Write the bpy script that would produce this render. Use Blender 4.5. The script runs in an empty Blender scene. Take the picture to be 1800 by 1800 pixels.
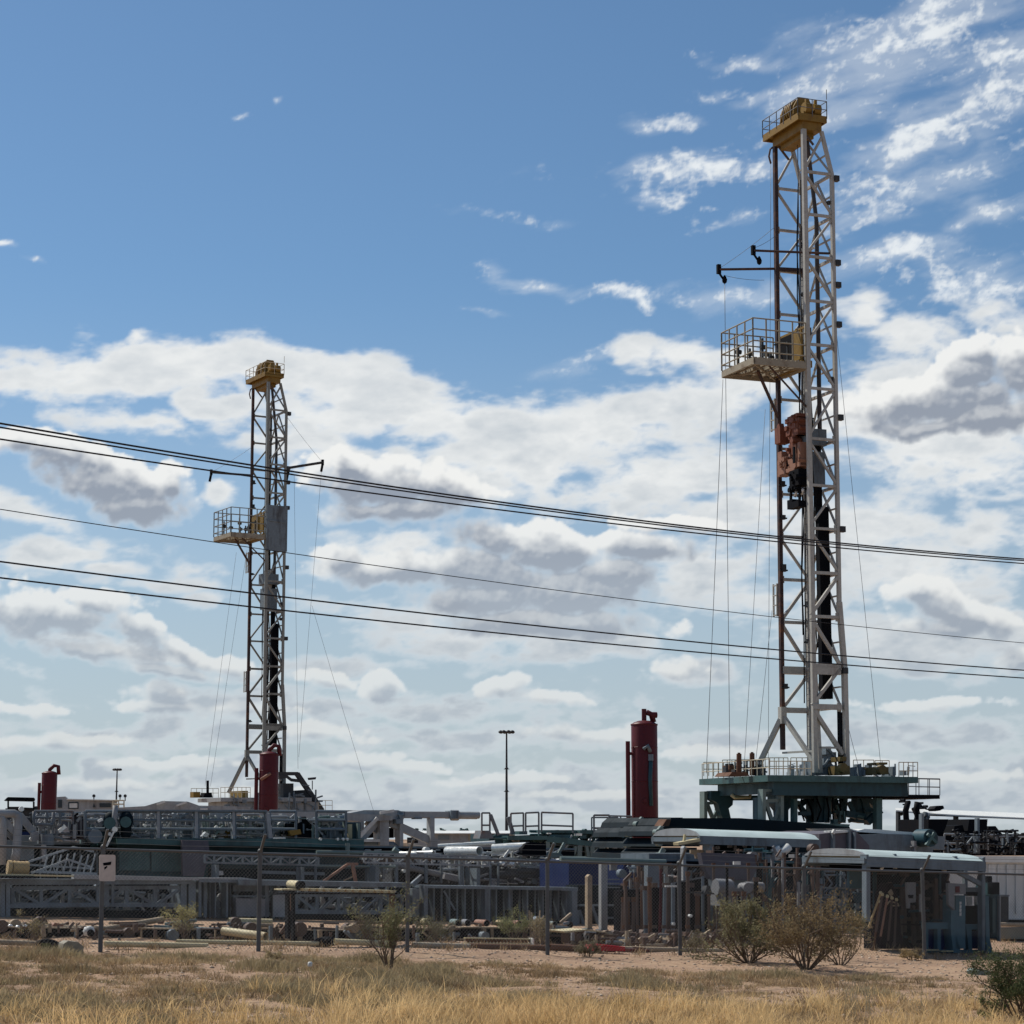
import bpy, math, random
import numpy as np
from math import sin, cos, tan, atan2, asin, radians, pi
from mathutils import Vector, Matrix
R = random.Random(7)
NR = np.random.default_rng(11)

# ------------------------------------------------------------------ camera
F_PX = 3720.0                 # focal length in pixels of the 1800 px photograph
PITCH = radians(8.79)
H_EYE = 2.26
scn = bpy.context.scene
cam_d = bpy.data.cameras.new("camera"); cam = bpy.data.objects.new("camera", cam_d)
scn.collection.objects.link(cam)
cam_d.sensor_width = 36.0; cam_d.lens = 36.0 * F_PX / 1800.0
cam_d.clip_start = 0.5; cam_d.clip_end = 20000
cam.location = (0, 0, H_EYE); cam.rotation_euler = (pi/2 + PITCH, 0, 0)
scn.camera = cam
scn.view_settings.view_transform = 'Standard'; scn.view_settings.look = 'None'
scn.view_settings.exposure = 0.0; scn.view_settings.gamma = 1.0

SUN_AZ = radians(-52)         # to the left of the view axis, beyond the subject
SUN_EL = radians(50)
sun_d = bpy.data.lights.new("sun", 'SUN'); sun = bpy.data.objects.new("sun", sun_d)
scn.collection.objects.link(sun)
sun_d.energy = 4.8; sun_d.angle = radians(0.6); sun_d.color = (1.0, 0.94, 0.84)
sdir = Vector((sin(SUN_AZ)*cos(SUN_EL), cos(SUN_AZ)*cos(SUN_EL), sin(SUN_EL)))
sun.rotation_euler = (-sdir).to_track_quat('-Z', 'Y').to_euler()

def ray(px, py):
    xc = (px-900.0)/F_PX; yc = (900.0-py)/F_PX
    return (xc, cos(PITCH)-yc*sin(PITCH), sin(PITCH)+yc*cos(PITCH))
def azel(px, py):
    x, y, z = ray(px, py)
    return atan2(x, y), atan2(z, math.hypot(x, y))
KS = 3.72
def skyp(px, py):
    a, e = azel(px, py); return a*KS, e*KS

# ------------------------------------------------------------------ world
world = bpy.data.worlds.new("World"); scn.world = world; world.use_nodes = True
nt = world.node_tree; N = nt.nodes; L = nt.links
for n in list(N): N.remove(n)
out = N.new('ShaderNodeOutputWorld'); bg = N.new('ShaderNodeBackground')
L.new(bg.outputs[0], out.inputs[0]); bg.inputs[1].default_value = 0.1
sky = N.new('ShaderNodeTexSky'); sky.sky_type = 'NISHITA'; sky.sun_disc = False
sky.sun_elevation = SUN_EL; sky.sun_rotation = SUN_AZ
sky.air_density = 1.0; sky.dust_density = 0.6; sky.ozone_density = 2.2; sky.altitude = 800

def val(x, sock):
    if hasattr(x, 'is_output'): L.new(x, sock)
    else: sock.default_value = x
def M(op, a, b=0.0, c=0.0, clamp=False):
    n = N.new('ShaderNodeMath'); n.operation = op; n.use_clamp = clamp
    val(a, n.inputs[0]); val(b, n.inputs[1]); val(c, n.inputs[2]); return n.outputs[0]
def VM(op, a, b=None, s=None):
    n = N.new('ShaderNodeVectorMath'); n.operation = op
    val(a, n.inputs[0])
    if b is not None: val(b, n.inputs[1])
    if s is not None: val(s, n.inputs[3])
    return n.outputs['Value'] if op in ('LENGTH', 'DOT_PRODUCT') else n.outputs[0]
def SS(x, lo, hi, a=0.0, b=1.0):
    n = N.new('ShaderNodeMapRange'); n.interpolation_type = 'SMOOTHSTEP'
    val(x, n.inputs[0]); val(lo, n.inputs[1]); val(hi, n.inputs[2]); val(a, n.inputs[3]); val(b, n.inputs[4])
    return n.outputs[0]
def NZ(vec, scale, detail=5.0, rough=0.55, dist=0.0, col=False, lac=2.0):
    n = N.new('ShaderNodeTexNoise'); n.noise_dimensions = '3D'
    val(vec, n.inputs['Vector']); n.inputs['Scale'].default_value = scale
    n.inputs['Detail'].default_value = detail; n.inputs['Roughness'].default_value = rough
    n.inputs['Distortion'].default_value = dist; n.inputs['Lacunarity'].default_value = lac
    return n.outputs['Color' if col else 'Fac']
def MAPP(vec, loc=(0,0,0), rot=0.0, scl=(1,1,1), t='POINT'):
    n = N.new('ShaderNodeMapping'); n.vector_type = t
    val(vec, n.inputs[0]); n.inputs[1].default_value = loc
    n.inputs[2].default_value = (0, 0, rot); n.inputs[3].default_value = scl
    return n.outputs[0]
def MIXC(f, a, b):
    n = N.new('ShaderNodeMix'); n.data_type = 'RGBA'
    val(f, n.inputs[0]); val(a, n.inputs[6]); val(b, n.inputs[7]); return n.outputs[2]

# the open sky all round, with broken cloud away from the part the backdrop below fills
tc = N.new('ShaderNodeTexCoord'); gen = tc.outputs['Generated']
sx = N.new('ShaderNodeSeparateXYZ'); L.new(gen, sx.inputs[0])
ahead = SS(sx.outputs[1], 0.70, 0.88, 1.0, 0.0)
high = SS(sx.outputs[2], 0.5, 0.65, 0.0, 1.0)
msk = M('MAXIMUM', ahead, high)
far_c = M('MULTIPLY', M('MULTIPLY', SS(NZ(gen, 3.2, 6.0, 0.6), 0.48, 0.66), msk), 0.75)
tintm = N.new('ShaderNodeMix'); tintm.data_type = 'RGBA'; tintm.blend_type = 'MULTIPLY'; tintm.inputs[0].default_value = 1.0
L.new(sky.outputs[0], tintm.inputs[6]); tintm.inputs[7].default_value = (0.70, 0.865, 0.93, 1)
hzm = SS(sx.outputs[2], 0.0, 0.27, 0.82, 0.0)
L.new(MIXC(far_c, MIXC(hzm, tintm.outputs[2], (4.8, 5.35, 5.9, 1)), (4.3, 4.7, 5.1, 1)), bg.inputs[0])
world.cycles.sampling_method = 'MANUAL'; world.cycles.sample_map_resolution = 512

# ------------------------------------------------------------------ clouds: a distant curved sky sheet
def hash2(a, b, k=0.0): return np.modf(np.abs(np.sin(a*127.1+b*311.7+k*74.7)*43758.5453))[0]
def vnoise(x, y, s=1.0, seed=0):
    x = x*s+seed*17.3; y = y*s+seed*9.1; xi, yi = np.floor(x), np.floor(y); xf, yf = x-xi, y-yi
    u = xf**3*(xf*(xf*6-15)+10); v = yf**3*(yf*(yf*6-15)+10)
    return (hash2(xi, yi)*(1-u)+hash2(xi+1, yi)*u)*(1-v)+(hash2(xi, yi+1)*(1-u)+hash2(xi+1, yi+1)*u)*v
def fbm(x, y, s, seed, octv=5, gain=.52):
    r = 0; a = 1.0; t = 0; ca, sa = cos(.62), sin(.62)
    for k in range(octv):
        r = r+a*(vnoise(x, y, s, seed+k)-.5); t += a; a *= gain; x, y = x*ca-y*sa, x*sa+y*ca; s *= 2.03
    return r/t*2.2            # about -1 .. 1
def puff(x, y, s, seed):
    """rounded billows: inverted cell distance"""
    x = x*s; y = y*s; xi, yi = np.floor(x), np.floor(y); d = np.full(x.shape, 9.0)
    for i in (-1, 0, 1):
        for j in (-1, 0, 1):
            cx_, cy_ = xi+i, yi+j; px_ = cx_+hash2(cx_, cy_, seed); py_ = cy_+hash2(cx_, cy_, seed+5.5)
            d = np.minimum(d, (x-px_)**2+(y-py_)**2)
    return 1-np.sqrt(d)*1.25
def sstep(x, a, b): t = np.clip((x-a)/(b-a), 0, 1); return t*t*(3-2*t)
def ellf(X, Y, lst, kk=0.10):
    acc = np.full(X.shape, -4.0)
    for (cx, cy, rx, ry, rot, w) in lst:
        x, y = skyp(cx, cy); a = radians(rot); dx, dy = X-x, Y-y
        q = np.hypot((dx*cos(a)+dy*sin(a))/(rx/1000.), (-dx*sin(a)+dy*cos(a))/(ry/1000.))
        f = w*(1-q); h = np.clip(kk-np.abs(acc-f), 0, None)/kk; acc = np.maximum(acc, f)+h*h*kk*.25
    return np.clip(acc, -1.6, 1.4)
# (cx, cy, rx, ry, tilt in degrees (positive: right end higher), weight) in photograph pixels
CIR = [(1660,40,260,70,12,1.0),(1560,120,240,55,14,1.15),(1700,180,230,75,22,1.3),(1480,210,170,44,14,1.15),(1600,270,230,95,26,1.3),(1750,90,120,60,20,1.0),
   (1200,290,200,30,3,.85),(1330,300,120,30,2,.8),(1170,212,75,16,-4,.7),(1215,95,45,26,-8,1.0),(1300,108,110,14,-6,.75),(1250,168,40,11,4,.6),(1330,170,60,16,18,.7),
   (1165,355,48,18,6,.85),(1250,400,110,15,10,.8),(1300,380,50,18,22,.7),(1240,370,60,9,8,.5),(1540,380,120,28,-4,.9),(1740,372,110,24,2,.95),(1610,345,60,14,0,.6),
   (870,492,44,26,-6,.9),(960,503,90,17,-8,.95),(1060,513,60,14,-8,.85),(1115,535,40,14,-34,.9),(845,552,34,6,-4,.7),(1600,450,190,40,-14,.8),(1700,500,170,40,-8,.6),(1290,520,110,22,4,.55),
   (890,383,45,5,-4,.3),(488,181,7,6,0,.7),(418,207,11,4,0,.5),(10,436,16,4,0,.7),(64,458,12,4,0,.6),(1070,610,60,16,10,.4),(1030,660,50,20,0,.4)]
BNK = [(150,665,330,50,4,1.0),(330,640,260,58,2,1.2),(500,650,240,58,-4,1.2),(240,598,40,20,0,1.0),(650,680,220,60,-14,1.2),(780,740,220,60,-14,1.1),(600,730,180,44,-6,.9),(1000,760,270,70,4,1.15),(900,830,260,60,-4,.9),(1150,840,200,60,6,.9),
   (330,700,44,24,20,1.0),(360,730,60,30,-16,1.0),(420,720,70,26,10,.8),(240,745,170,26,-4,.6),(1120,620,60,36,0,1.0),(1200,622,110,40,2,1.1),(1330,650,120,60,0,1.0),(1240,700,160,44,8,1.0),
   (1510,540,50,50,0,1.0),(1580,580,120,50,-10,.9),(1560,680,110,60,0,.9),(1640,780,240,90,0,1.0),(1480,720,90,80,0,.9),(1760,540,120,30,0,.45),(1750,830,160,50,0,.8),
   (110,975,140,38,4,1.0),(190,995,90,16,-6,.8),(60,900,120,20,-16,.7),(330,1025,170,12,-2,.6),(380,1050,60,14,0,.5),(404,865,34,30,-10,.9),(340,1000,60,10,0,.3),
   (1500,920,240,60,0,.8),(1620,1000,240,80,0,.85),(1740,930,120,60,0,.7),(1300,900,140,46,0,.8),(1240,1010,120,60,0,.8),(1330,1060,120,60,0,.7),(1560,1130,300,60,-4,.7),(1700,1110,160,60,0,.7),
   (700,960,150,40,0,.9),(560,1000,50,30,0,.8),(560,770,120,30,0,.6),(800,1110,260,50,-4,.75),(1000,1140,260,30,0,.7),(1230,1185,110,22,4,.8),(640,1170,200,14,0,.5),(300,1160,200,22,-6,.7),
   (60,1180,60,12,-10,.5),(660,1240,520,26,0,.42),(900,1300,900,30,0,.5),(300,1290,400,40,0,.5),(900,1400,2600,75,0,.62),(1500,1290,400,30,0,.45),(-150,660,200,60,0,1.0),(1950,760,150,200,0,.9)]
CUM = [(110,800,130,34,-14,1.2),(190,850,150,50,-14,1.5),(240,890,110,36,-4,1.4),(290,850,50,40,0,1.1),(30,775,70,26,0,1.1),
  (610,815,70,34,0,1.3),(680,850,160,50,-8,1.5),(790,860,110,34,-22,1.3),(700,895,150,26,0,1.2),
  (600,980,70,34,0,1.3),(700,1000,150,36,0,1.4),(830,1010,180,44,-4,1.4),(960,960,190,46,-8,1.4),(1120,965,120,30,-6,1.4),(1010,1040,170,50,0,1.5),(1080,1010,90,40,-10,1.3),(980,1100,220,34,-2,1.4),(850,1050,140,34,0,1.2),
  (80,1085,120,42,0,1.5),(170,1060,80,28,0,1.2),(240,1105,70,34,-30,1.3),(310,1140,70,24,-30,1.2),(380,1165,70,20,-10,1.2),(170,1150,110,18,-4,1.0),(300,1180,130,14,-4,.9),
  (285,1218,60,22,0,1.2),(285,1240,90,14,-4,1.0),(660,1205,50,28,0,1.2),(560,1195,60,16,-8,.9),(890,1210,55,22,0,1.3),(960,1228,70,14,-4,1.0),
  (1715,610,60,34,0,1.3),(1690,650,90,44,6,1.4),(1790,640,60,60,0,1.4),(1640,700,170,50,4,1.5),(1740,730,120,36,0,1.3),(1620,750,150,22,0,1.1),
  (1610,1040,70,30,0,1.2),(1680,1070,110,40,-22,1.3),(1650,1100,90,20,0,1.0),(1790,1165,50,26,0,1.2),(1200,1180,60,20,0,.9),(1180,925,90,18,-4,1.0),
  (430,1250,80,14,0,.8),(110,1300,120,16,0,1.0),(300,1340,110,14,0,.9),(630,1335,90,16,0,1.1),(735,1345,60,12,0,1.0),(560,1285,90,16,-6,.9),(1050,1290,120,16,0,.9),(180,1375,140,12,0,.8),
  (1250,1320,100,14,0,.8),(1620,1240,130,12,0,.8),(1690,1370,110,12,0,.8),(880,1370,110,10,0,.8),(450,1395,120,10,0,.8),(1000,1400,140,10,0,.7),(1500,1340,90,10,0,.7),(60,1240,70,10,0,.7),
  (1950,1000,120,50,0,1.2),(-150,1000,150,60,0,1.2),(-150,1250,100,30,0,1)]
def cloud_layers(X, Y, dd):
    """X, Y: regular grid of az*KS, el*KS; dd: grid step. returns opacity and colour"""
    pyx = 1475-Y*1000
    w1, w2 = fbm(X, Y, 6, 3, 4), fbm(X, Y, 6, 9, 4)
    w3, w4 = fbm(X, Y, 22, 21, 4), fbm(X, Y, 22, 29, 4)
    hz = sstep(Y, .66, 0.05)
    # high streaks
    a = radians(13); U = (X*cos(a)+Y*sin(a)); Vv = (-X*sin(a)+Y*cos(a))
    st = fbm(U*.30+w1*.03, Vv*1.35+w2*.02, 17, 40, 6, .58); st2 = fbm(U*.7+w3*.01, Vv*1.2, 46, 50, 5, .66); rp = fbm(X+w3*.012, Y*1.1+w4*.012, 60, 60, 4, .62)
    e = ellf(X+w1*.030+w3*.012, Y+w2*.016+w4*.008, CIR)
    dci = sstep(e*1.0+st*1.35+st2*.75+rp*.55, -.05, 1.55)*.97*sstep(e, -.75, .15)
    dci = np.maximum(dci, .34*sstep(e*.9+st*1.1+w1*.5, -.35, .9)*sstep(e, -1.2, .3))
    # banks
    b = fbm(X*.55+w1*.02, Y*1.5+w2*.02, 16, 70, 6, .58); b2 = fbm(X*.8+w3*.01, Y*1.5, 38, 80, 4, .5)
    eb = ellf(X+w1*.035+w3*.010, Y+w2*.016+w4*.006, BNK)
    ddb = eb*1.25+b*.90+b2*.26
    dbk = sstep(ddb, -.16, .72)*sstep(eb, -.75, .0)
    # cumulus
    f = 1+.5*hz
    bil = .62*puff(X*1.0+w3*.006, Y*f*1.25+w4*.006, 15, 1)+.33*puff(X+w3*.006, Y*f*1.2, 33, 2)+.15*puff(X+w4*.004, Y*1.2, 75, 3)+.05*puff(X, Y*1.2, 150, 4)
    ec = ellf(X+w1*.022+w3*.008, Y+w2*.012+w4*.006, CUM)
    fr = fbm(X+w3*.008, Y*1.3+w4*.008, 34, 90, 5, .5)
    dc = ec*1.5+(bil-.42)*1.25+fr*.34
    # light comes from above and a little to the left: add up the cloud that stands in its way
    th = np.clip(dc, 0, 1.4); acc = np.zeros_like(th); wsum = 0
    for k, wk in ((.006, .7), (.013, .8), (.021, .9), (.030, 1.), (.040, 1.), (.051, 1.), (.063, .9), (.076, .8)):
        sx_, sy_ = int(round(-.35*k/dd)), int(round(.94*k/dd))
        acc += wk*np.roll(np.roll(th, -sy_, 0), -sx_, 1); wsum += wk
    acc /= wsum
    gy = sstep(acc, .06, .80)*sstep(th, -.02, .35)
    soft = sstep(acc, .0, .35)
    dcu = sstep(dc, -.02-.12*soft, .38+.66*soft)*(.97-.20*hz)
    relief = np.clip((dc-np.roll(np.roll(dc, -max(1, int(.010/dd)), 0), max(1, int(.004/dd)), 1))*1.1, -.5, .5)
    g = np.clip(gy*(.92+.16*fr)-relief*.55*(.6+.4*gy), 0, 1)
    C3 = lambda *c_: np.array(c_)[None, None, :]
    L_, D_ = C3(.88, .885, .87), C3(.285, .325, .395)
    Lh, Dh = C3(.70, .73, .73), C3(.37, .43, .50)
    H = hz[..., None]; cc = (L_*(1-H)+Lh*H)*(1-g[..., None])+(D_*(1-H)+Dh*H)*g[..., None]
    # banks: white where the air is thin above, greyer low down and in their folds
    q = np.clip(.12+.75*hz+.28*b+.18*b2+.25*np.clip(ddb-.6, 0, 1)*sstep(Y, .95, .6), 0, 1)[..., None]
    cb = C3(.86, .87, .86)*(1-q)+C3(.44, .50, .56)*q
    ci = C3(.80, .84, .87)*np.ones_like(cb)*(1+.06*st[..., None])
    al = 1-(1-dci)*(1-dbk*.94)*(1-dcu)
    col = ci; col = col*(1-dbk[..., None])+cb*dbk[..., None]; col = col*(1-dcu[..., None])+cc*dcu[..., None]
    return al, col
GSTEP = radians(.042)
GA = np.arange(-radians(19), radians(19), GSTEP); GE = np.arange(-radians(1.6), radians(25.5), GSTEP)
AA, EE = np.meshgrid(GA, GE)
al, colr = cloud_layers(AA*KS, EE*KS, GSTEP*KS)
edge = sstep(radians(19)-np.abs(AA), 0, radians(2.5))*sstep(radians(25.5)-EE, 0, radians(2)); al = al*edge
RS = 9000.0; na, ne = len(GA), len(GE); I = (np.arange(ne-1)[:, None]*na+np.arange(na-1)[None]).ravel()
sky_me = bpy.data.meshes.new('sky'); Vs = np.stack([(np.sin(AA)*np.cos(EE)).ravel()*RS, (np.cos(AA)*np.cos(EE)).ravel()*RS, np.sin(EE).ravel()*RS+H_EYE], 1).astype(np.float32)
Fs = np.stack([I, I+na, I+na+1, I+1], 1).astype(np.int32)
sky_me.vertices.add(len(Vs)); sky_me.vertices.foreach_set('co', Vs.ravel()); sky_me.loops.add(Fs.size); sky_me.loops.foreach_set('vertex_index', Fs.ravel())
sky_me.polygons.add(len(Fs)); sky_me.polygons.foreach_set('loop_start', np.arange(0, Fs.size, 4, dtype=np.int32)); sky_me.update(calc_edges=True)
at = sky_me.attributes.new('cloud', 'FLOAT_COLOR', 'POINT')
at.data.foreach_set('color', np.concatenate([colr, al[..., None]], 2).reshape(-1, 4).astype(np.float32).ravel())
sm_ = bpy.data.materials.new('cloudy_sky'); sm_.use_nodes = True; nt = sm_.node_tree; N = nt.nodes; L = nt.links
for n in list(N): N.remove(n)
ca = N.new('ShaderNodeAttribute'); ca.attribute_name = 'cloud'
CLOUD_GAIN = 1.0
em = N.new('ShaderNodeEmission'); L.new(ca.outputs['Color'], em.inputs[0]); em.inputs[1].default_value = CLOUD_GAIN
tr = N.new('ShaderNodeBsdfTransparent'); mx = N.new('ShaderNodeMixShader'); L.new(ca.outputs['Alpha'], mx.inputs[0]); L.new(tr.outputs[0], mx.inputs[1]); L.new(em.outputs[0], mx.inputs[2])
mo = N.new('ShaderNodeOutputMaterial'); L.new(mx.outputs[0], mo.inputs[0]); sm_.cycles.emission_sampling = 'NONE'
sky_me.materials.append(sm_); sky_ob = bpy.data.objects.new('sky', sky_me); scn.collection.objects.link(sky_ob); sky_ob['kind'] = 'structure'

# ------------------------------------------------------------------ mesh helpers
UP = Vector((0, 0, 1))
class MB:
    def __init__(s): s.v = []; s.f = []; s.sm = []
    def add(s, vs, fs, smooth=False):
        o = len(s.v); s.v += [tuple(x) for x in vs]
        s.f += [tuple(i+o for i in f) for f in fs]; s.sm += [smooth]*len(fs); return s
    def obox(s, c, ax, ay, az_):
        c = Vector(c); vs = [c+ax*i+ay*j+az_*k for k in (-1, 1) for j in (-1, 1) for i in (-1, 1)]
        return s.add(vs, [(0,2,3,1),(4,5,7,6),(0,1,5,4),(2,6,7,3),(0,4,6,2),(1,3,7,5)])
    def bar(s, a, b, w, h=None, up=None):
        a = Vector(a); b = Vector(b); d = b-a
        if d.length < 1e-6: return s
        h = w if h is None else h; dn = d.normalized(); up = up or UP
        if abs(dn.dot(up)) > 0.97: up = Vector((0.9, 0.42, 0)).normalized()
        sd = dn.cross(up).normalized(); u2 = sd.cross(dn).normalized()
        return s.obox((a+b)/2, d/2, sd*w/2, u2*h/2)
    def tube(s, a, b, r, seg=8, r2=None, cap=True, hollow=False):
        a = Vector(a); b = Vector(b); d = (b-a); r2 = r if r2 is None else r2
        if d.length < 1e-6: return s
        d.normalize(); t = UP if abs(d.z) < 0.9 else Vector((1, 0, 0))
        x = d.cross(t).normalized(); y = d.cross(x)
        ring = [(x*cos(2*pi*i/seg)+y*sin(2*pi*i/seg)) for i in range(seg)]
        s.add([a+q*r for q in ring]+[b+q*r2 for q in ring], [(i, (i+1) % seg, seg+(i+1) % seg, seg+i) for i in range(seg)], seg > 4)
        if hollow:
            k = 0.86
            s.add([a+q*r*k for q in ring]+[b+q*r2*k for q in ring], [(i, seg+i, seg+(i+1) % seg, (i+1) % seg) for i in range(seg)], True)
            for e, rr in ((a, r), (b, r2)):
                s.add([e+q*rr for q in ring]+[e+q*rr*k for q in ring], [(i, (i+1) % seg, seg+(i+1) % seg, seg+i) for i in range(seg)])
        elif cap:
            s.add([a+q*r for q in ring], [tuple(range(seg))[::-1]]); s.add([b+q*r2 for q in ring], [tuple(range(seg))])
        return s
    def path(s, pts, r, seg=6):
        pts = [Vector(p) for p in pts]
        n = len(pts); vs = []; prev = None
        for i, p in enumerate(pts):
            d = (pts[min(i+1, n-1)]-pts[max(i-1, 0)]).normalized()
            if prev is None:
                t = UP if abs(d.z) < 0.9 else Vector((1, 0, 0)); x = d.cross(t).normalized()
            else: x = (prev - d*prev.dot(d)).normalized()
            prev = x; y = d.cross(x)
            vs += [p+(x*cos(2*pi*k/seg)+y*sin(2*pi*k/seg))*r for k in range(seg)]
        fs = [(i*seg+k, i*seg+(k+1) % seg, (i+1)*seg+(k+1) % seg, (i+1)*seg+k) for i in range(n-1) for k in range(seg)]
        fs += [tuple(range(seg))[::-1], tuple((n-1)*seg+k for k in range(seg))]
        return s.add(vs, fs, seg > 3)
    def lathe(s, c, prof, seg=20, axis=None):
        c = Vector(c); ax = (axis or UP).normalized(); t = UP if abs(ax.z) < 0.9 else Vector((1, 0, 0))
        x = ax.cross(t).normalized(); y = ax.cross(x); vs = []
        for (r, h) in prof: vs += [c+ax*h+(x*cos(2*pi*k/seg)+y*sin(2*pi*k/seg))*r for k in range(seg)]
        n = len(prof)
        fs = [(i*seg+k, i*seg+(k+1) % seg, (i+1)*seg+(k+1) % seg, (i+1)*seg+k) for i in range(n-1) for k in range(seg)]
        fs += [tuple(range(seg))[::-1], tuple((n-1)*seg+k for k in range(seg))]
        return s.add(vs, fs, True)
    def prism(s, pts, off):
        n = len(pts); off = Vector(off); pts = [Vector(p) for p in pts]
        return s.add(pts+[p+off for p in pts], [tuple(range(n))[::-1], tuple(range(n, 2*n))]+[(i, (i+1) % n, n+(i+1) % n, n+i) for i in range(n)])

def make_mesh(name, verts, faces, mat, smooth=None):
    me = bpy.data.meshes.new(name); me.from_pydata(verts, [], faces); me.materials.append(mat)
    if smooth: me.polygons.foreach_set('use_smooth', smooth)
    me.update(); return me

class T:
    """one thing: collects its parts, then links an Empty at its base with the parts as children"""
    def __init__(s, name, label, cat, group=None, kind=None):
        s.name, s.label, s.cat, s.group, s.kind, s.parts = name, label, cat, group, kind, []
    def part(s, name, mb, mat, parent=None, label=None):
        s.parts.append([name, mb, mat, parent, label]); return len(s.parts)-1
    def done(s):
        allv = [v for p in s.parts for v in p[1].v]
        if not allv: return None
        xs, ys, zs = zip(*allv); o = Vector(((min(xs)+max(xs))/2, (min(ys)+max(ys))/2, min(zs)))
        objs = []
        single = len(s.parts) == 1
        if not single:
            root = bpy.data.objects.new(s.name, None); root.empty_display_size = 0.3
            scn.collection.objects.link(root); root.location = o
        for (n, mb, mat, par, lab) in s.parts:
            me = make_mesh(n, [tuple(Vector(v)-o) for v in mb.v], mb.f, mat, mb.sm)
            ob = bpy.data.objects.new(s.name if single else n, me); scn.collection.objects.link(ob); objs.append(ob)
            if single: root = ob; ob.location = o
            else: ob.parent = objs[par] if par is not None else root
            if lab and not single: ob['label'] = lab
        root['label'] = s.label; root['category'] = s.cat
        if s.group: root['group'] = s.group
        if s.kind: root['kind'] = s.kind
        return root
def one(name, label, cat, mb, mat, group=None):
    t = T(name, label, cat, group); t.part(name, mb, mat); return t.done()

# ------------------------------------------------------------------ materials
def mat_new(name):
    m = bpy.data.materials.new(name); m.use_nodes = True; return m, m.node_tree, m.node_tree.nodes['Principled BSDF']
def paint(name, col, rough=0.5, wear=None, amt=0.35, scale=2.2, metal=0.0, bump=0.0, spec=0.22, var=0.25, streak=False):
    m, t, b = mat_new(name); n = t.nodes; l = t.links
    tcn = n.new('ShaderNodeTexCoord'); mp = n.new('ShaderNodeMapping'); l.new(tcn.outputs['Object'], mp.inputs[0])
    mp.inputs[3].default_value = (1, 1, 0.22 if streak else 1)
    a = n.new('ShaderNodeTexNoise'); a.inputs['Scale'].default_value = scale; a.inputs['Detail'].default_value = 8; a.inputs['Roughness'].default_value = 0.68
    l.new(mp.outputs[0], a.inputs['Vector'])
    r = n.new('ShaderNodeMapRange'); r.inputs[1].default_value = 0.5; r.inputs[2].default_value = 0.72; l.new(a.outputs[0], r.inputs[0])
    r.inputs[3].default_value = 0; r.inputs[4].default_value = min(1.0, amt*2)
    wear = wear or tuple(c*0.5 for c in col)
    c2 = n.new('ShaderNodeTexNoise'); c2.inputs['Scale'].default_value = scale*4; c2.inputs['Detail'].default_value = 4; l.new(tcn.outputs['Object'], c2.inputs['Vector'])
    hv = n.new('ShaderNodeMix'); hv.data_type = 'RGBA'; l.new(c2.outputs[0], hv.inputs[0])
    hv.inputs[6].default_value = (*[c*(1-var) for c in col], 1); hv.inputs[7].default_value = (*[min(1, c*(1+var)) for c in col], 1)
    x = n.new('ShaderNodeMix'); x.data_type = 'RGBA'; l.new(r.outputs[0], x.inputs[0]); l.new(hv.outputs[2], x.inputs[6]); x.inputs[7].default_value = (*wear, 1)
    l.new(x.outputs[2], b.inputs['Base Color'])
    rr = n.new('ShaderNodeMapRange'); l.new(a.outputs[0], rr.inputs[0]); rr.inputs[1].default_value = 0.3; rr.inputs[2].default_value = 0.7
    rr.inputs[3].default_value = max(0.05, rough-0.12); rr.inputs[4].default_value = min(1, rough+0.2); l.new(rr.outputs[0], b.inputs['Roughness'])
    b.inputs['Metallic'].default_value = metal; b.inputs['Specular IOR Level'].default_value = spec
    if bump:
        bp = n.new('ShaderNodeBump'); bp.inputs['Strength'].default_value = bump; bp.inputs['Distance'].default_value = 0.02
        l.new(c2.outputs[0], bp.inputs['Height']); l.new(bp.outputs[0], b.inputs['Normal'])
    return m
RUST = (0.16, 0.07, 0.035)
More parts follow.
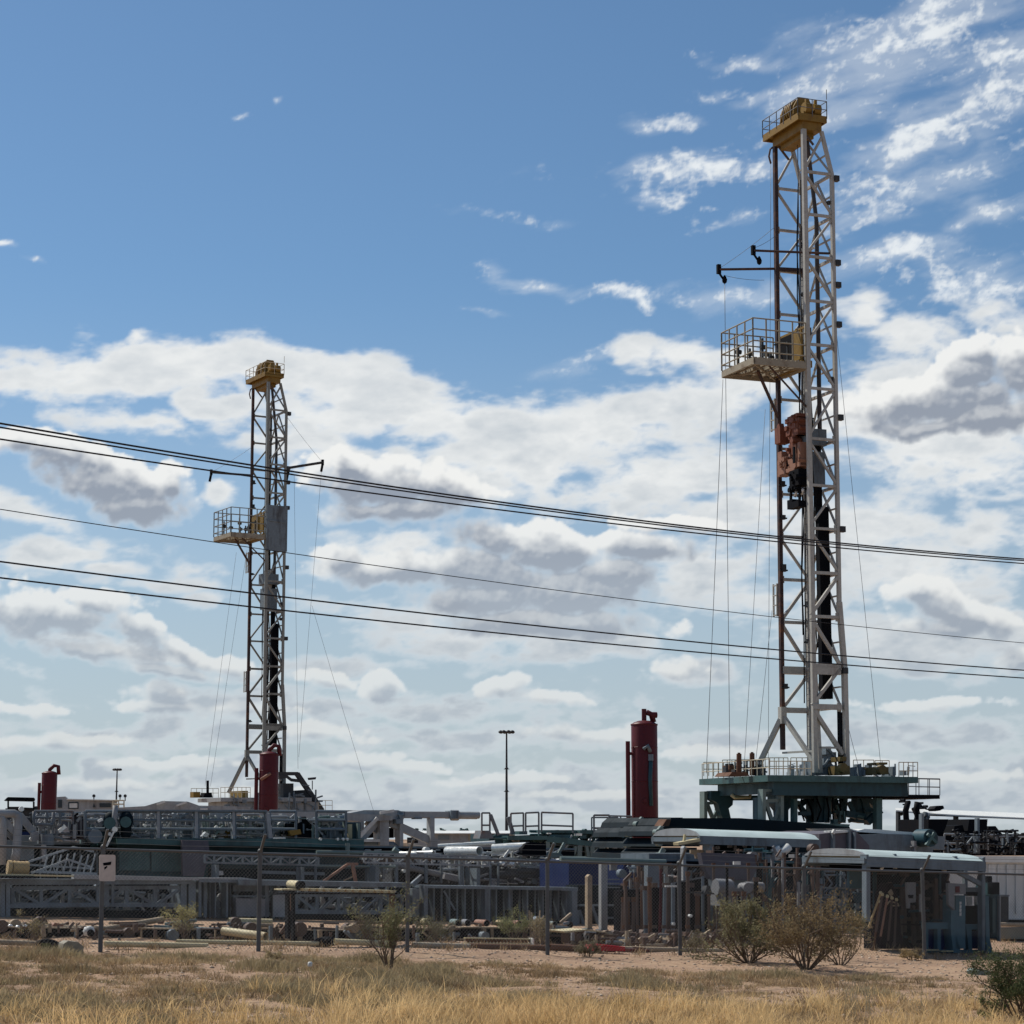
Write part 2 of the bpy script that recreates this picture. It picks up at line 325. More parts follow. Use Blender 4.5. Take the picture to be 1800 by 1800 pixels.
MT = dict(
 mast=paint('mast_paint', (.37,.36,.325), .3, (.20,.17,.14), .34, 1.4, streak=True, spec=.5),
 mast_far=paint('grey_mast_paint', (.215,.22,.20), .35, (.12,.10,.08), .4, 1.4, streak=True, spec=.4),
 mast_dk=paint('dark_mast_paint', (0.051,0.051,0.054), .45, (.10,.05,.035), .4, 1.4, streak=True),  # darker tone than the other mast paints
 rustleg=paint('rusty_tube', (.05,.033,.033), .5, RUST, .5, 1.2),
 ylw=paint('yellow_paint', (0.2232,0.1364,0.0279), .45, (.13,.07,.025), .4, 1.6),
 navyd=paint('deep_shadow_blue_steel', (.005,.013,.019), .65, (.010,.010,.010), .3, 1.2, spec=.1),  # dark paint on beams and dampers; on backings, shade put into the colour
 maroon=paint('dark_maroon_canvas', (.018,.010,.011), .8, (.03,.02,.018), .3, 2.0, spec=.1),
 ylwd=paint('grimy_yellow_paint', (.14,.10,.035), .55, (.05,.035,.02), .5, 2.2),
 deck=paint('deck_plate', (0.3,0.27,0.21), .7, (.14,.10,.07), .5, 1.2),
 crm=paint('cream_rail_paint', (.55,.50,.38), .5, RUST, .4, 3.0),
 rail=paint('rail_paint', (.14,.155,.17), .5, RUST, .35, 3.0),
 org=paint('orange_brown_paint', (.17,.062,.036), .55, (.12,.04,.025), .5, 2.5, bump=.4),
 pnk=paint('faded_orange_paint', (.27,.145,.10), .6, (.20,.08,.05), .4, 3.0, bump=.3),
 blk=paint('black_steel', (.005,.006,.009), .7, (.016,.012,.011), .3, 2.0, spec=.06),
 navy=paint('dark_blue_green_paint', (.026,.066,.082), .45, (.02,.018,.02), .4, 1.0, streak=True),
 grn=paint('green_steel_paint', (.060,.122,.125), .45, (.035,.032,.03), .35, 1.2, streak=True),
 grn2=paint('pale_green_paint', (.15,.20,.19), .45, (.12,.12,.10), .35, 1.6),
 tarp=paint('canopy_sheet', (.46,.55,.54), .42, (.20,.24,.24), .3, .8),
 gry=paint('grey_steel_paint', (.150,.185,.212), .5, (.045,.038,.035), .4, 1.5, streak=True),
 gry2=paint('light_grey_paint', (.30,.315,.325), .45, (.16,.14,.13), .35, 1.4, streak=True),
 wht=paint('white_paint', (0.594,0.603,0.585), .4, (.32,.28,.24), .3, 1.6, streak=True),
 red=paint('dark_red_paint', (.085,.010,.014), .42, (.09,.02,.02), .35, 1.5, streak=True),
 redb=paint('bright_red_plastic', (0.5,0.02,0.03), .45, (.20,.03,.03), .3, 3),
 rust=paint('rust', (0.1275,0.0638,0.0375), .8, (.07,.035,.03), .5, 2.0, bump=.5),
 rust2=paint('brown_pipe', (.10,.068,.056), .6, (.14,.085,.06), .5, 2.0, bump=.3),
 tan=paint('tan_plastic', (0.396,0.279,0.135), .5, (.25,.13,.05), .5, 2.5),
 strw=paint('straw_yellow_paint', (0.51,0.442,0.272), .55, (.28,.20,.12), .4, 3),
 galv=paint('galvanised_steel', (.115,.118,.12), .5, (.09,.085,.08), .3, 4, metal=.2),
 wire=paint('fence_wire', (.10,.105,.11), .55, (.07,.065,.06), .3, 6, metal=.3),
 shiny=paint('bright_pipe', (0.74,0.75,0.72), .22, (.40,.38,.35), .25, 3, metal=.25),
 blue=paint('blue_tank_paint', (.004,.018,.085), .4, (.01,.015,.05), .3, 1.6),
 bluec=paint('cabinet_blue_paint', (.06,.13,.165), .45, (.05,.08,.09), .35, 2.0),
 pale=paint('pale_panel_paint', (.19,.195,.205), .55, (.22,.20,.19), .35, 2.2),
 purp=paint('purple_grey_panel', (.10,.095,.115), .6, (.12,.10,.11), .35, 1.6, streak=True),
 sign=paint('faded_sign_face', (0.57,0.494,0.4465), .6, (.48,.40,.36), .25, 3),
 wood=paint('weathered_timber', (.34,.27,.19), .8, (.15,.11,.08), .5, 3, bump=.5),
 glass=paint('dark_glass', (0.03,0.04,0.05), .12, (.05,.05,.06), .2, 3),
 lamp=paint('lamp_housing', (.035,.038,.042), .5, (.10,.09,.08), .3, 4),
 cable=paint('power_cable', (0.02,0.02,0.024), .5),
 rope=paint('wire_rope', (0.1,0.1,0.11), .5, metal=.3),
 roofw=paint('white_roof_sheet', (0.7,0.71,0.68), .4, (.45,.42,.38), .25, 1.2),
 bark=paint('bark', (0.15,0.11,0.08), .85, (.08,.06,.045), .4, 8, bump=.5),
)

# ------------------------------------------------------------------ ground shape
def gz(x, y):
    """the lot falls gently to the right"""
    return -0.032*45.0*math.tanh(x/45.0)
YANG = radians(24.1)
class Fr:
    """vertical working plane that stands in the yard at a real distance; its long axis runs right and away"""
    def __init__(s, px, Y, ang=None):
        ang = YANG if ang is None else ang
        s.o = Vector(((px-900)/F_PX*Y*cos(PITCH), Y, 0)); s.U = Vector((cos(ang), sin(ang), 0)); s.V = Vector((-sin(ang), cos(ang), 0))
    def P(s, px, py, v=0.0):
        d = Vector(ray(px, py)); n = s.V; c = Vector((0, 0, H_EYE)); o = s.o+s.V*v
        t = (o-c).dot(n)/d.dot(n); return c+d*t
    def L(s, px, py, v=0.0):
        p = s.P(px, py, v); return (p-s.o).dot(s.U), p.z
    def W(s, u, v, z): return s.o+s.U*u+s.V*v+UP*z
    def poly(s, mb, pts, v0, v1):
        return mb.prism([s.P(x, y, v0) for x, y in pts], s.V*(v1-v0))
    def rect(s, mb, x0, y0, x1, y1, v0, v1, dy=0.0):
        return s.poly(mb, [(x0, y0), (x1, y0+dy), (x1, y1+dy), (x0, y1)], v0, v1)
    def bar(s, mb, a, b, w, t=None, v=0.0):
        return mb.bar(s.P(*a, v), s.P(*b, v), t or w, w)
    def tube(s, mb, a, b, r, v=0.0, seg=8, **k):
        return mb.tube(s.P(*a, v), s.P(*b, v), r, seg, **k)
    def path(s, mb, pts, r, v=0.0, seg=6):
        return mb.path([s.P(x, y, v) for x, y in pts], r, seg)
    def disc(s, mb, px, py, r, v0, v1, seg=20):
        p = s.P(px, py, v0); return mb.tube(p, p+s.V*(v1-v0), r, seg)
# ================================================================== DRILLING RIGS
def zat(py, Y):
    yc = (900.0-py)/F_PX
    return H_EYE+Y*(sin(PITCH)+yc*cos(PITCH))/(cos(PITCH)-yc*sin(PITCH))
YR = 136.0
ZF = zat(1358, YR)                                    # floor height of the near rig
LV = [zat(p, YR)-ZF for p in (1345,1242,1170,1083,1006,928,852,770,681,604,527,449,375,300)]
ZC = zat(226, YR)-ZF                                  # underside of the crown
WV, WU = 4.0, 2.1
class Rig:
    def __init__(s, px, Y, ang, zf, lean=.0075):
        s.lean = lean
        s.o = Vector(((px-900)/F_PX*Y*cos(PITCH), Y, 0)); s.zf = zf
        s.U = Vector((cos(ang), sin(ang), 0)); s.V = Vector((-sin(ang), cos(ang), 0)); s.ang = ang
    def W(s, u, v, z): return s.o+s.U*(u+s.lean*z)+s.V*v+UP*(z+s.zf)
    def box(s, mb, u0, u1, v0, v1, z0, z1):
        return mb.obox(s.W((u0+u1)/2, (v0+v1)/2, (z0+z1)/2), s.U*(u1-u0)/2, s.V*(v1-v0)/2, UP*(z1-z0)/2)
    def bar(s, mb, a, b, w, h=None): return mb.bar(s.W(*a), s.W(*b), w, h)
    def tube(s, mb, a, b, r, seg=8, **k): return mb.tube(s.W(*a), s.W(*b), r, seg, **k)
    def path(s, mb, pts, r, seg=5): return mb.path([s.W(*p) for p in pts], r, seg)
def rail_uv(rg, mb, u0, v0, u1, v1, z, h=1.1, n=4, mids=(0.52,), r=0.035):
    """a handrail run between two deck points"""
    for i in range(n+1):
        t = i/n; u = u0+(u1-u0)*t; v = v0+(v1-v0)*t
        rg.tube(mb, (u, v, z), (u, v, z+h), r*1.15, 5)
    for k in tuple(mids)+(1.0,):
        rg.tube(mb, (u0, v0, z+h*k), (u1, v1, z+h*k), r, 5)

def build_mast(t, rg, far=False):
    m, md = MT['mast_far' if far else 'mast'], MT['mast_dk']
    tapered = lambda z: max(0.0, (z-LV[-1])/(ZC-LV[-1]))
    def C(kind, z):
        k = tapered(z)
        return {'A': (0, WV), 'B': (0, 0), 'C': (WU-0.75*k, 0), 'D': (WU-0.75*k, WV)}[kind]+(z,)
    zb = LV[1]
    # legs
    mb = MB(); rg.bar(mb, (0, WV, LV[1]-2.6), C('A', ZC), 0.26); t.part('leg', mb, MT['rustleg'])
    mb = MB(); rg.bar(mb, (0.14, 0.0, 0), C('B', ZC), 0.25, 0.30); t.part('leg', mb, m)
    mb = MB(); rg.bar(mb, (0.62, 0.2, 0), (0.3, 0.2, LV[2]), 0.26); t.part('leg_strut', mb, m)
    mb = MB(); rg.bar(mb, (WU+.35, 0, 0), (WU+.3, 0, LV[2]), 0.34, .3); rg.bar(mb, (WU+.3, 0, LV[2]), (WU, 0, LV[3]+1.0), 0.3); rg.bar(mb, (WU, 0, LV[3]+1.0), C('C', LV[-1]), 0.24); rg.bar(mb, C('C', LV[-1]), C('C', ZC), 0.22); t.part('leg', mb, m)
    mb = MB(); rg.bar(mb, (WU-.1, WV, 0), C('D', LV[-1]), 0.24); rg.bar(mb, C('D', LV[-1]), C('D', ZC), 0.22); t.part('leg', mb, m)
    # side faces
    for (a, b, s0) in (('A', 'D', 0), ('B', 'C', 0)):
        mb = MB(); zz = LV[1:]+[ZC-0.2]
        for i in range(len(zz)-1):
            w = 0.17 if i > 3 else 0.2
            if i == 0: w = .34
            rg.bar(mb, C(a, zz[i]), C(b, zz[i]), w)
            if i == 1:
                g0, g1 = C(a, zz[i]), C(b, zz[i])
                rg.box(mb, 0, WU, g0[1]-.1, g0[1]+.1, zz[i]-.55, zz[i]+.15) if b == 'C' else rg.bar(mb, g0, g1, .5)
            lo, hi = (a, b) if i % 2 == 0 else (b, a)
            rg.bar(mb, C(lo, zz[i]+.1), C(hi, zz[i+1]-.1), 0.15 if i > 2 else .2)
            p = C(lo, zz[i]+.15); q = C(b, zz[i])          # gusset plates at the joints
            rg.box(mb, q[0]-.28, q[0]+.02, q[1]-.03, q[1]+.03, zz[i]-.28, zz[i]+.28)
            q = C(a, zz[i]); rg.box(mb, q[0]-.02, q[0]+.26, q[1]-.03, q[1]+.03, zz[i]-.24, zz[i]+.24)
        t.part('side_bracing', mb, m)
    mb = MB(); zz = LV[1:]+[ZC-.2]
    for i in range(len(zz)-1):
        rg.bar(mb, C('C', zz[i]), C('D', zz[i]), 0.18)
        lo, hi = ('C', 'D') if i % 2 else ('D', 'C')
        if True:
            hm = (zz[i]+zz[i+1])/2; rg.bar(mb, C('C', hm), C('D', hm), .10)
            mid = (WU, WV/2, zz[i+1]); k = tapered(zz[i+1]); mid = (WU-.75*k, WV/2, zz[i+1])
            rg.bar(mb, C('C', zz[i]), mid, 0.12); rg.bar(mb, C('D', zz[i]), mid, 0.12)
    t.part('back_bracing', mb, m)
    # base braces
    mb = MB()
    rg.bar(mb, (0, WV, LV[1]+.2), (0, WV, LV[1]-.9), 0.42); rg.bar(mb, (-.1, WV+.05, LV[1]-.6), (-1.3, WV+1.6, 0), 0.30)
    rg.bar(mb, (.05, WV, LV[1]-.4), (.55, 0.7, .6), 0.26); rg.bar(mb, (0.1, 0, LV[1]-.2), (WU+.1, .1, 1.2), 0.28, .25)
    rg.bar(mb, (0, WV, 1.4), (.5, .8, 1.4), .13); rg.bar(mb, (.6, 0, 1.6), (WU, 0, 1.6), .13)
    t.part('base_brace', mb, m)
    # dark service tube that runs up inside the back face
    mb = MB(); q = .12
    rg.box(mb, WU-.75, WU-.35, 1.3, 1.6, LV[1]+.6, LV[7]); rg.box(mb, WU-.85, WU-.1, .9, 1.3, LV[1]+.6, LV[6]-1.2)
    t.part('hose_tray', mb, MT['blk'])
    mb = MB(); rg.tube(mb, (WU-.55, 1.2, LV[7]-.2), (WU-.55, 1.2, LV[-2]), .15); rg.tube(mb, (WU-.55, 1.2, LV[-2]), (WU-1.2, 1.2, ZC), .14)
    t.part('standpipe', mb, md)
    mb = MB(); rg.box(mb, WU+.1, WU+.45, .15, .5, 0, LV[1]-.3); rg.tube(mb, (WU+.2, .6, .3), (WU+.2, .6, LV[1]), .13); t.part('lower_tube', mb, MT['blk'])
    mb = MB(); rg.box(mb, .25, WU-.15, 1.0, 2.3, LV[7]-.2, LV[7]+.9); rg.box(mb, .5, WU-.2, 1.2, 2.4, LV[7]-2.8, LV[7]-.6); t.part('service_loop_box', mb, MT['gry'])
    # ladder
    mb = MB(); lu = WU-.45; z = .2
    for dv in (0, .42): rg.bar(mb, (lu, WV-.75+dv, .2), (lu, WV-.75+dv, LV[-2]), .05)
    while z < LV[-2]: rg.bar(mb, (lu, WV-.75, z), (lu, WV-.33, z), .03); z += .42
    t.part('ladder', mb, MT['rail'])
    mb = MB()
    for i, (u, v) in enumerate(((.75, 2.2), (.85, 2.35), (.95, 1.9), (1.05, 2.05), (1.1, 2.4))):
        rg.tube(mb, (u, v, LV[7]+.6 if not far else LV[4]), (u, v, ZC), .018, 4)
    t.part('drill_line', mb, MT['rope'])
    mb = MB(); 
    for i in range(5):
        u, v = R.uniform(.5, 1.7), R.uniform(.6, 3.4); z0 = LV[1]+R.uniform(0, 6); z1 = LV[R.choice((9, 11, 13))]
        rg.path(mb, [(u+R.uniform(-.12, .12), v+R.uniform(-.12, .12), z0+(z1-z0)*k/8) for k in range(9)], R.uniform(.03, .06))
    t.part('cable_bundle', mb, MT['blk'])
    mb = MB()
    for i in range(1, 13):
        z = LV[i]+R.uniform(.4, 2.0); q = R.choice(((.15, WV-.15), (WU-.15, .15), (.2, .1), (WU-.2, WV-.2)))
        rg.box(mb, q[0]-.14, q[0]+.14, q[1]-.14, q[1]+.14, z, z+R.uniform(.2, .5)); rg.tube(mb, (q[0]-.3, q[1], z+.1), (q[0]+.3, q[1], z+.1), .06, 6)
    t.part('clamp_set', mb, MT['lamp'])
    # monkey board
    zM = LV[8]+(LV[9]-LV[8])*.42+(.5 if not far else .2)
    ub = -4.0
    mb = MB(); 
    for k in range(12): rg.box(mb, ub+.02+k*.345, ub+.27+k*.345, -.1, WV+.5, zM-.07, zM)
    for u in (ub, -.05): rg.box(mb, u, u+.12, -.1, WV+.5, zM-.45, zM-.072)
    rg.bar(mb, (ub+.1, .1, zM-.4), (0, WV+.3, zM-.4), .1); rg.bar(mb, (ub+.1, WV+.3, zM-.4), (0, .1, zM-.4), .1)
    for k in range(5): rg.box(mb, ub+.7+k*.7, ub+.78+k*.7, -.05, WV+.45, zM-.3, zM-.072)
    for v in (-.1, WV+.36): rg.box(mb, ub, .1, v, v+.12, zM-.5, zM-.074)
    i0 = t.part('monkey_board', mb, MT['deck'])
    mb = MB(); H = 2.6
    for (a0, b0, a1, b1, n) in ((ub, -.05, ub, WV+.45, 4), (ub, -.05, -.1, -.05, 4), (ub, WV+.45, -.1, WV+.45, 4)):
        rail_uv(rg, mb, a0, b0, a1, b1, zM, H, n, (.14, .42, .72), .05)
    t.part('safety_cage', mb, MT['deck'] if not far else MT['mast_far'], i0)
    mb = MB()
    for (u, v, h) in ((-3.3, 3.4, 1.6), (-2.9, 2.5, 1.2), (-1.9, 2.6, 2.0), (-1.3, 1.6, 1.2), (-2.4, 1.2, .8), (-.9, 3.3, 1.3)):
        rg.bar(mb, (u, v, zM), (u, v, zM+h), .12); rg.tube(mb, (u-.15, v, zM+h*.7), (u+.2, v, zM+h*.7), .16, 8)
    rg.bar(mb, (-1.5, 1.7, zM+1.4), (-.4, 1.7, zM+1.5), .1); rg.bar(mb, (-.5, 1.7, zM), (-.5, 1.7, zM+1.7), .12)
    t.part('racking_fixture', mb, MT['lamp'], i0)
    mb = MB()
    rg.bar(mb, (-2.6, WV*.5, zM-.4), (0, WV, LV[8]-1.3), .16); t.part('board_strut', mb, MT['rustleg'])
    mb = MB(); rg.tube(mb, (-2.6, .4, zM-.4), (-.05, 0.05, LV[8]-1.3), .07); t.part('board_strut', mb, MT['rustleg'])
    mb = MB()
    rg.box(mb, -.05, .06, 2.0, WV-.2, zM+.55, zM+2.3)
    t.part('wind_wall', mb, MT['blk'] if not far else MT['ylw'])
    mb = MB()
    for v in (0.25, .9, 1.6): rg.bar(mb, (.1, v, zM), (.1, v, zM+2.6), .12)
    rg.box(mb, .04, .1, 1.0, 2.0, zM+.4, zM+2.3)
    for z in (.1, 2.45): rg.bar(mb, (.1, .1, zM+z), (.1, WV-.2, zM+z), .14)
    rg.box(mb, -.3, .5, .2, WV-.1, zM-.3, zM+.16)
    t.part('wall_frame', mb, MT['ylw'])
    # plates with holes on the far leg
    for zc in (LV[8]-1.0, LV[3]+1.5):
        mb = MB()
        for k in range(4): rg.bar(mb, (-.12, WV+.25, zc-1.0+k*.66), (-.12, WV+.85, zc-1.0+k*.66), .12, .07)
        for v in (.3, .8): rg.bar(mb, (-.12, WV+v, zc-1.1), (-.12, WV+v, zc+1.1), .1, .1)
        t.part('hinge_plate', mb, MT['mast'])
    for z in (LV[-1]-.3, LV[-3]-.3, LV[-4]+1.2, LV[5], LV[2]-.3, LV[7]+1.5, LV[10]-1.5):
        mb = MB(); rg.box(mb, WU+.1, WU+.45, -.25, .1, z-.16, z+.22); t.part('junction_box', mb, MT['lamp'])
    # crown
    mb = MB(); u0, u1, v0, v1 = -.55, 1.65, -.25, 4.75
    rg.box(mb, -.1, 1.35, -.05, WV+.15, ZC, ZC+.75); rg.box(mb, .2, 1.1, .6, WV-.4, ZC-.35, ZC-.01)
    i1 = t.part('crown_frame', mb, MT['ylw'])
    mb = MB(); rg.box(mb, u0, u1, v0, v1, ZC+.755, ZC+.85)
    for (a, b, c, d) in ((u0, u0+.1, v0, v1), (u1-.1, u1, v0, v1), (u0+.11, u1-.11, v0, v0+.1), (u0+.11, u1-.11, v1-.1, v1)): rg.box(mb, a, b, c, d, ZC+.55, ZC+1.02)
    t.part('crown_deck', mb, MT['ylw'], i1)
    mb = MB()
    for (a0, b0, a1, b1, n) in ((u0, v0, u0, v1, 5), (u1, v0, u1, v1, 5), (u0, v0, u1, v0, 2), (u0, v1, u1, v1, 2)):
        rail_uv(rg, mb, a0, b0, a1, b1, ZC+.86, 1.2, n, (.5,), .03)
    rg.tube(mb, (u1, v0, ZC+2.2), (u1, v0, ZC+2.9), .025)
    t.part('handrail', mb, MT['rail'] if not far else MT['crm'], i1)
    mb = MB()
    for v in (1.2, 1.5, 1.8, 2.1, 2.4):
        mb.tube(rg.W(.55, v, ZC+1.75), rg.W(.55, v+.14, ZC+1.75), .86, 20)
    rg.tube(mb, (.55, 1.0, ZC+1.75), (.55, 2.8, ZC+1.75), .2)
    t.part('crown_sheave', mb, MT['ylw'], i1)
    mb = MB()
    for v in (.95, 2.75):
        mb.prism([rg.W(-.25, v, ZC+.86), rg.W(1.35, v, ZC+.86), rg.W(1.3, v, ZC+1.9), rg.W(.95, v, ZC+2.6), rg.W(.2, v, ZC+2.6), rg.W(-.2, v, ZC+1.9)], rg.V*.12)
    for (u, v) in ((.3, .15), (1.0, .2), (.6, 3.6)):
        mb.tube(rg.W(u-.2, v, ZC+1.5), rg.W(u+.3, v, ZC+1.5), .42, 14); rg.box(mb, u-.3, u+.4, v-.2, v+.2, ZC+.86, ZC+1.25)
        rg.box(mb, u-.05, u+.12, v-.1, v+.1, ZC+1.8, ZC+2.2)
    t.part('sheave_guard', mb, MT['ylw'], i1)
    mb = MB(); rg.path(mb, [(.0, WV+.1, ZC+.1), (-.1, WV+.5, ZC), (-.15, WV+.62, ZC-.5), (-.05, WV+.55, ZC-1.0)], .07)
    for v in (.3, WV-.3): rg.bar(mb, (.1, v, ZC-.02), (.9, v, ZC-.9), .12)
    t.part('crown_hook', mb, MT['rust2'], i1)

def cable(name, label, a, b, sag=0.0, r=0.016, mat='rope', group='guy wires of the drilling rigs', n=10):
    mb = MB(); a = Vector(a); b = Vector(b)
    mb.path([a.lerp(b, i/n)-UP*sag*4*(i/n)*(1-i/n) for i in range(n+1)], r, 4)
    one(name, label, 'cable', mb, MT[mat], group)

# ---- near rig -----------------------------------------------------------------
A1 = radians(21.2)
rg = Rig(1432, YR, A1, ZF)
t = T('drilling_rig', 'tall near drilling rig with pale lattice mast and yellow crown at the right', 'drilling rig', 'drilling rigs')
build_mast(t, rg)
# rig floor
mb = MB()
def fbox(mb, px0, px1, v0, v1, py0, py1, f=None):
    f = f or FS; u0 = f.L(px0, (py0+py1)/2, v0)[0]; u1 = f.L(px1, (py0+py1)/2, v0)[0]
    xm = (px0+px1)/2; z1 = f.L(xm, py0, v0)[1]; z0 = f.L(xm, py1, v0)[1]
    return mb.obox(f.W((u0+u1)/2, (v0+v1)/2, (z0+z1)/2), f.U*abs(u1-u0)/2, f.V*abs(v1-v0)/2, UP*abs(z1-z0)/2)
FS = Fr(1424, YR-3.2, A1)      # front edge plane of the floor
fbox(mb, 1350, 1614, 0, 9.6, 1364, 1375); i_f = t.part('rig_floor', mb, MT['grn'])
mb = MB(); fbox(mb, 1360, 1596, .4, 1.1, 1375.5, 1399); fbox(mb, 1270, 1500, 8.6, 9.3, 1375.5, 1392); fbox(mb, 1360, 1370, 1.11, 8.59, 1375.5, 1395); fbox(mb, 1588, 1596, 1.11, 8.59, 1375.5, 1395)
fbox(mb, 1430, 1442, 1.11, 8.59, 1375.5, 1397); fbox(mb, 1500, 1512, 1.11, 8.59, 1375.5, 1397)
t.part('floor_beam', mb, MT['navy'], i_f)
# handrails around the floor (cream, a few rusty)
def prail(f, mb, x0, x1, yt, yb, n, v, dy=0.0, r=.03, mids=(.5,)):
    for i in range(n+1):
        x = x0+(x1-x0)*i/n; d = dy*i/n
        f.tube(mb, (x, yt+d), (x, yb+d), r, v, 5)
    for k in (0,)+tuple(mids): f.tube(mb, (x0, yt+(yb-yt)*k), (x1, yt+dy+(yb-yt)*k), r, v, 5)
for q in ((1237, 1272, 1340, 1364, 4, 9.4), (1270, 1336, 1336, 1364, 8, 9.3, -1), (1345, 1385, 1332, 1362, 5, 9.3), (1390, 1420, 1332, 1362, 3, 9.3), (1500, 1536, 1336, 1366, 2, 9.3), (1538, 1563, 1337, 1367, 2, 9.3), (1580, 1613, 1340, 1370, 4, .2), (1352, 1426, 1338, 1364, 6, .1)):
    mb = MB(); prail(FS, mb, *q); t.part('floor_handrail', mb, MT['crm'], i_f)
mb = MB()
for k in range(13):
    p_ = FS.P(1352, 1364, .1)+FS.V*(9.3*k/12); mb.tube(p_, p_+UP*1.05, .03, 5)
    if k < 12:
        for h_ in (.52, 1.05): mb.tube(p_+UP*h_, p_+FS.V*(9.3/12)+UP*h_, .03, 5)
t.part('floor_handrail', mb, MT['crm'], i_f)
mb = MB(); prail(FS, mb, 1292, 1340, 1337, 1362, 9, 5, 0, .05); t.part('dark_handrail', mb, MT['rail'], i_f)
for (x, y0) in ((1299, 1325), (1322, 1324)):
    mb = MB(); FS.tube(mb, (x, y0), (x, 1363), .16, 3.0); FS.tube(mb, (x, y0-2), (x, y0), .09, 3.0); t.part('mouse_hole_pipe', mb, MT['rust'], i_f)
mb = MB(); FS.poly(mb, [(1281, 1364), (1318, 1364), (1312, 1357), (1287, 1357)], 2.0, 4.0); FS.rect(mb, 1282, 1345, 1296, 1363, 5.0, 6.0); t.part('iron_roughneck', mb, MT['rust'], i_f)
mb = MB()
for (x0, y0, x1, y1) in ((1476, 1346, 1494, 1362), (1541, 1348, 1562, 1361), (1480, 1330, 1488, 1338), (1545, 1340, 1560, 1344)): FS.rect(mb, x0, y0, x1, y1, 1.5, 3.0)
FS.disc(mb, 1484, 1350, .3, 1.1, 1.5); FS.disc(mb, 1552, 1353, .3, 1.1, 1.5)
t.part('floor_winch', mb, MT['ylwd'], i_f)
mb = MB()
for (x0, y0, x1, y1) in ((1448, 1333, 1462, 1362), (1460, 1322, 1470, 1340), (1436, 1345, 1450, 1362), (1510, 1348, 1522, 1364), (1425, 1338, 1436, 1362), (1566, 1348, 1574, 1366), (1452, 1312, 1461, 1326)): FS.rect(mb, x0, y0, x1, y1, 3.2, 4.4)
FS.path(mb, [(1455, 1315), (1468, 1330), (1470, 1350), (1480, 1362)], .08, 3.1); FS.path(mb, [(1447, 1350), (1456, 1336), (1470, 1338)], .1, 3.0)
t.part('drawworks', mb, MT['gry'], i_f)
for (xa, xb, m_) in ((1275, 1345, 'lamp'), (1385, 1475, 'gry2'), (1495, 1600, 'gry')):
    mb = MB()
    for k in range(34):
        x = R.uniform(xa, xb); y = R.uniform(1342, 1360); v_ = R.uniform(2, 7); q = R.random()
        if q < .4: FS.bar(mb, (x, y), (x+R.uniform(-2, 2), 1363), R.uniform(.05, .14), v=v_)
        elif q < .7: FS.rect(mb, x, y, x+R.uniform(2, 8), 1363, v_, v_+.5)
        else: FS.bar(mb, (x, y), (x+R.uniform(5, 14), y+R.uniform(-4, 8)), R.uniform(.04, .09), v=v_)
    t.part('floor_machinery', mb, MT[m_], i_f)
# cantilevered walkway at the right
mb = MB(); fbox(mb, 1596, 1652, .8, 5, 1397, 1404); fbox(mb, 1505, 1596, .9, 1.5, 1399, 1403); t.part('walkway', mb, MT['blk'], i_f)
mb = MB(); prail(FS, mb, 1597, 1652, 1368, 1397, 3, .8, 1); t.part('walkway_handrail', mb, MT['rail'], i_f)
mb = MB(); prail(FS, mb, 1610, 1652, 1369, 1397, 2, 4.8, 1); t.part('walkway_handrail', mb, MT['rail'], i_f)
# substructure frames
FB = Fr(1424, YR-2.5, A1)
mb = MB()
for (x0, x1, yt, yb, m_) in ((1238, 1270, 1391, 1442, 8.6), (1341, 1378, 1387, 1444, 0)):
    mb = MB()
    FB.rect(mb, x0, yt, x0+5.5, yb, m_, m_+.7); FB.rect(mb, x1-5.5, yt, x1, yb, m_, m_+.7); FB.rect(mb, x0+5.6, yt, x1-5.6, yt+4.5, m_+.05, m_+.6)
    FB.bar(mb, (x0+4, yt+20), (x0+16, yb), .22, v=m_+.3); FB.bar(mb, (x0+4, yt+21), (x1-8, yt+20), .2, v=m_+.3); FB.bar(mb, (x1-4, yt+22), (x1-18, yb), .2, v=m_+.35)
    t.part('lift_frame', mb, MT['grn2'])
mb = MB()
FB.poly(mb, [(1250, 1390), (1290, 1390), (1288, 1415), (1281, 1421), (1286, 1444), (1272, 1444), (1262, 1412), (1250, 1405)], 8.2, 8.9)
FB.rect(mb, 1287, 1398, 1335, 1407, 8.3, 8.6)
FB.poly(mb, [(1362, 1388), (1398, 1388), (1396, 1412), (1386, 1424), (1386, 1444), (1374, 1444), (1372, 1425), (1362, 1412)], 2.0, 3.0)
FB.rect(mb, 1331, 1402, 1338, 1444, 1.0, 1.6)
for (a, b, w) in (((1404, 1418), (1420, 1404), .3), ((1404, 1430), (1424, 1430), .25), ((1400, 1410), (1426, 1444), .3), ((1426, 1400), (1426, 1446), .5), ((1440, 1400), (1440, 1446), .5), ((1453, 1400), (1450, 1446), .45),
                  ((1462, 1404), (1478, 1446), .5), ((1480, 1446), (1484, 1402), .35), ((1486, 1430), (1520, 1436), .4), ((1510, 1400), (1506, 1446), .7), ((1492, 1410), (1506, 1440), .25),
                  ((1520, 1424), (1547, 1424), .25), ((1524, 1446), (1547, 1424), .4), ((1524, 1404), (1547, 1424), .35), ((1526, 1434), (1536, 1440), .25), ((1516, 1402), (1528, 1448), .5)):
    FB.bar(mb, a, b, w, v=R.uniform(1.5, 4))
FB.rect(mb, 1395, 1396, 1520, 1404, 2.5, 3.4)
t.part('substructure_brace', mb, MT['navy'])
for q in ((1541, 1399, 1551, 1468, .6, 1.1), (1396, 1404, 1402, 1446, 1.2, 1.7), (1466, 1440, 1473, 1452, 1.2, 1.7)): mb = MB(); FB.rect(mb, *q); t.part('support_leg', mb, MT['grn'])
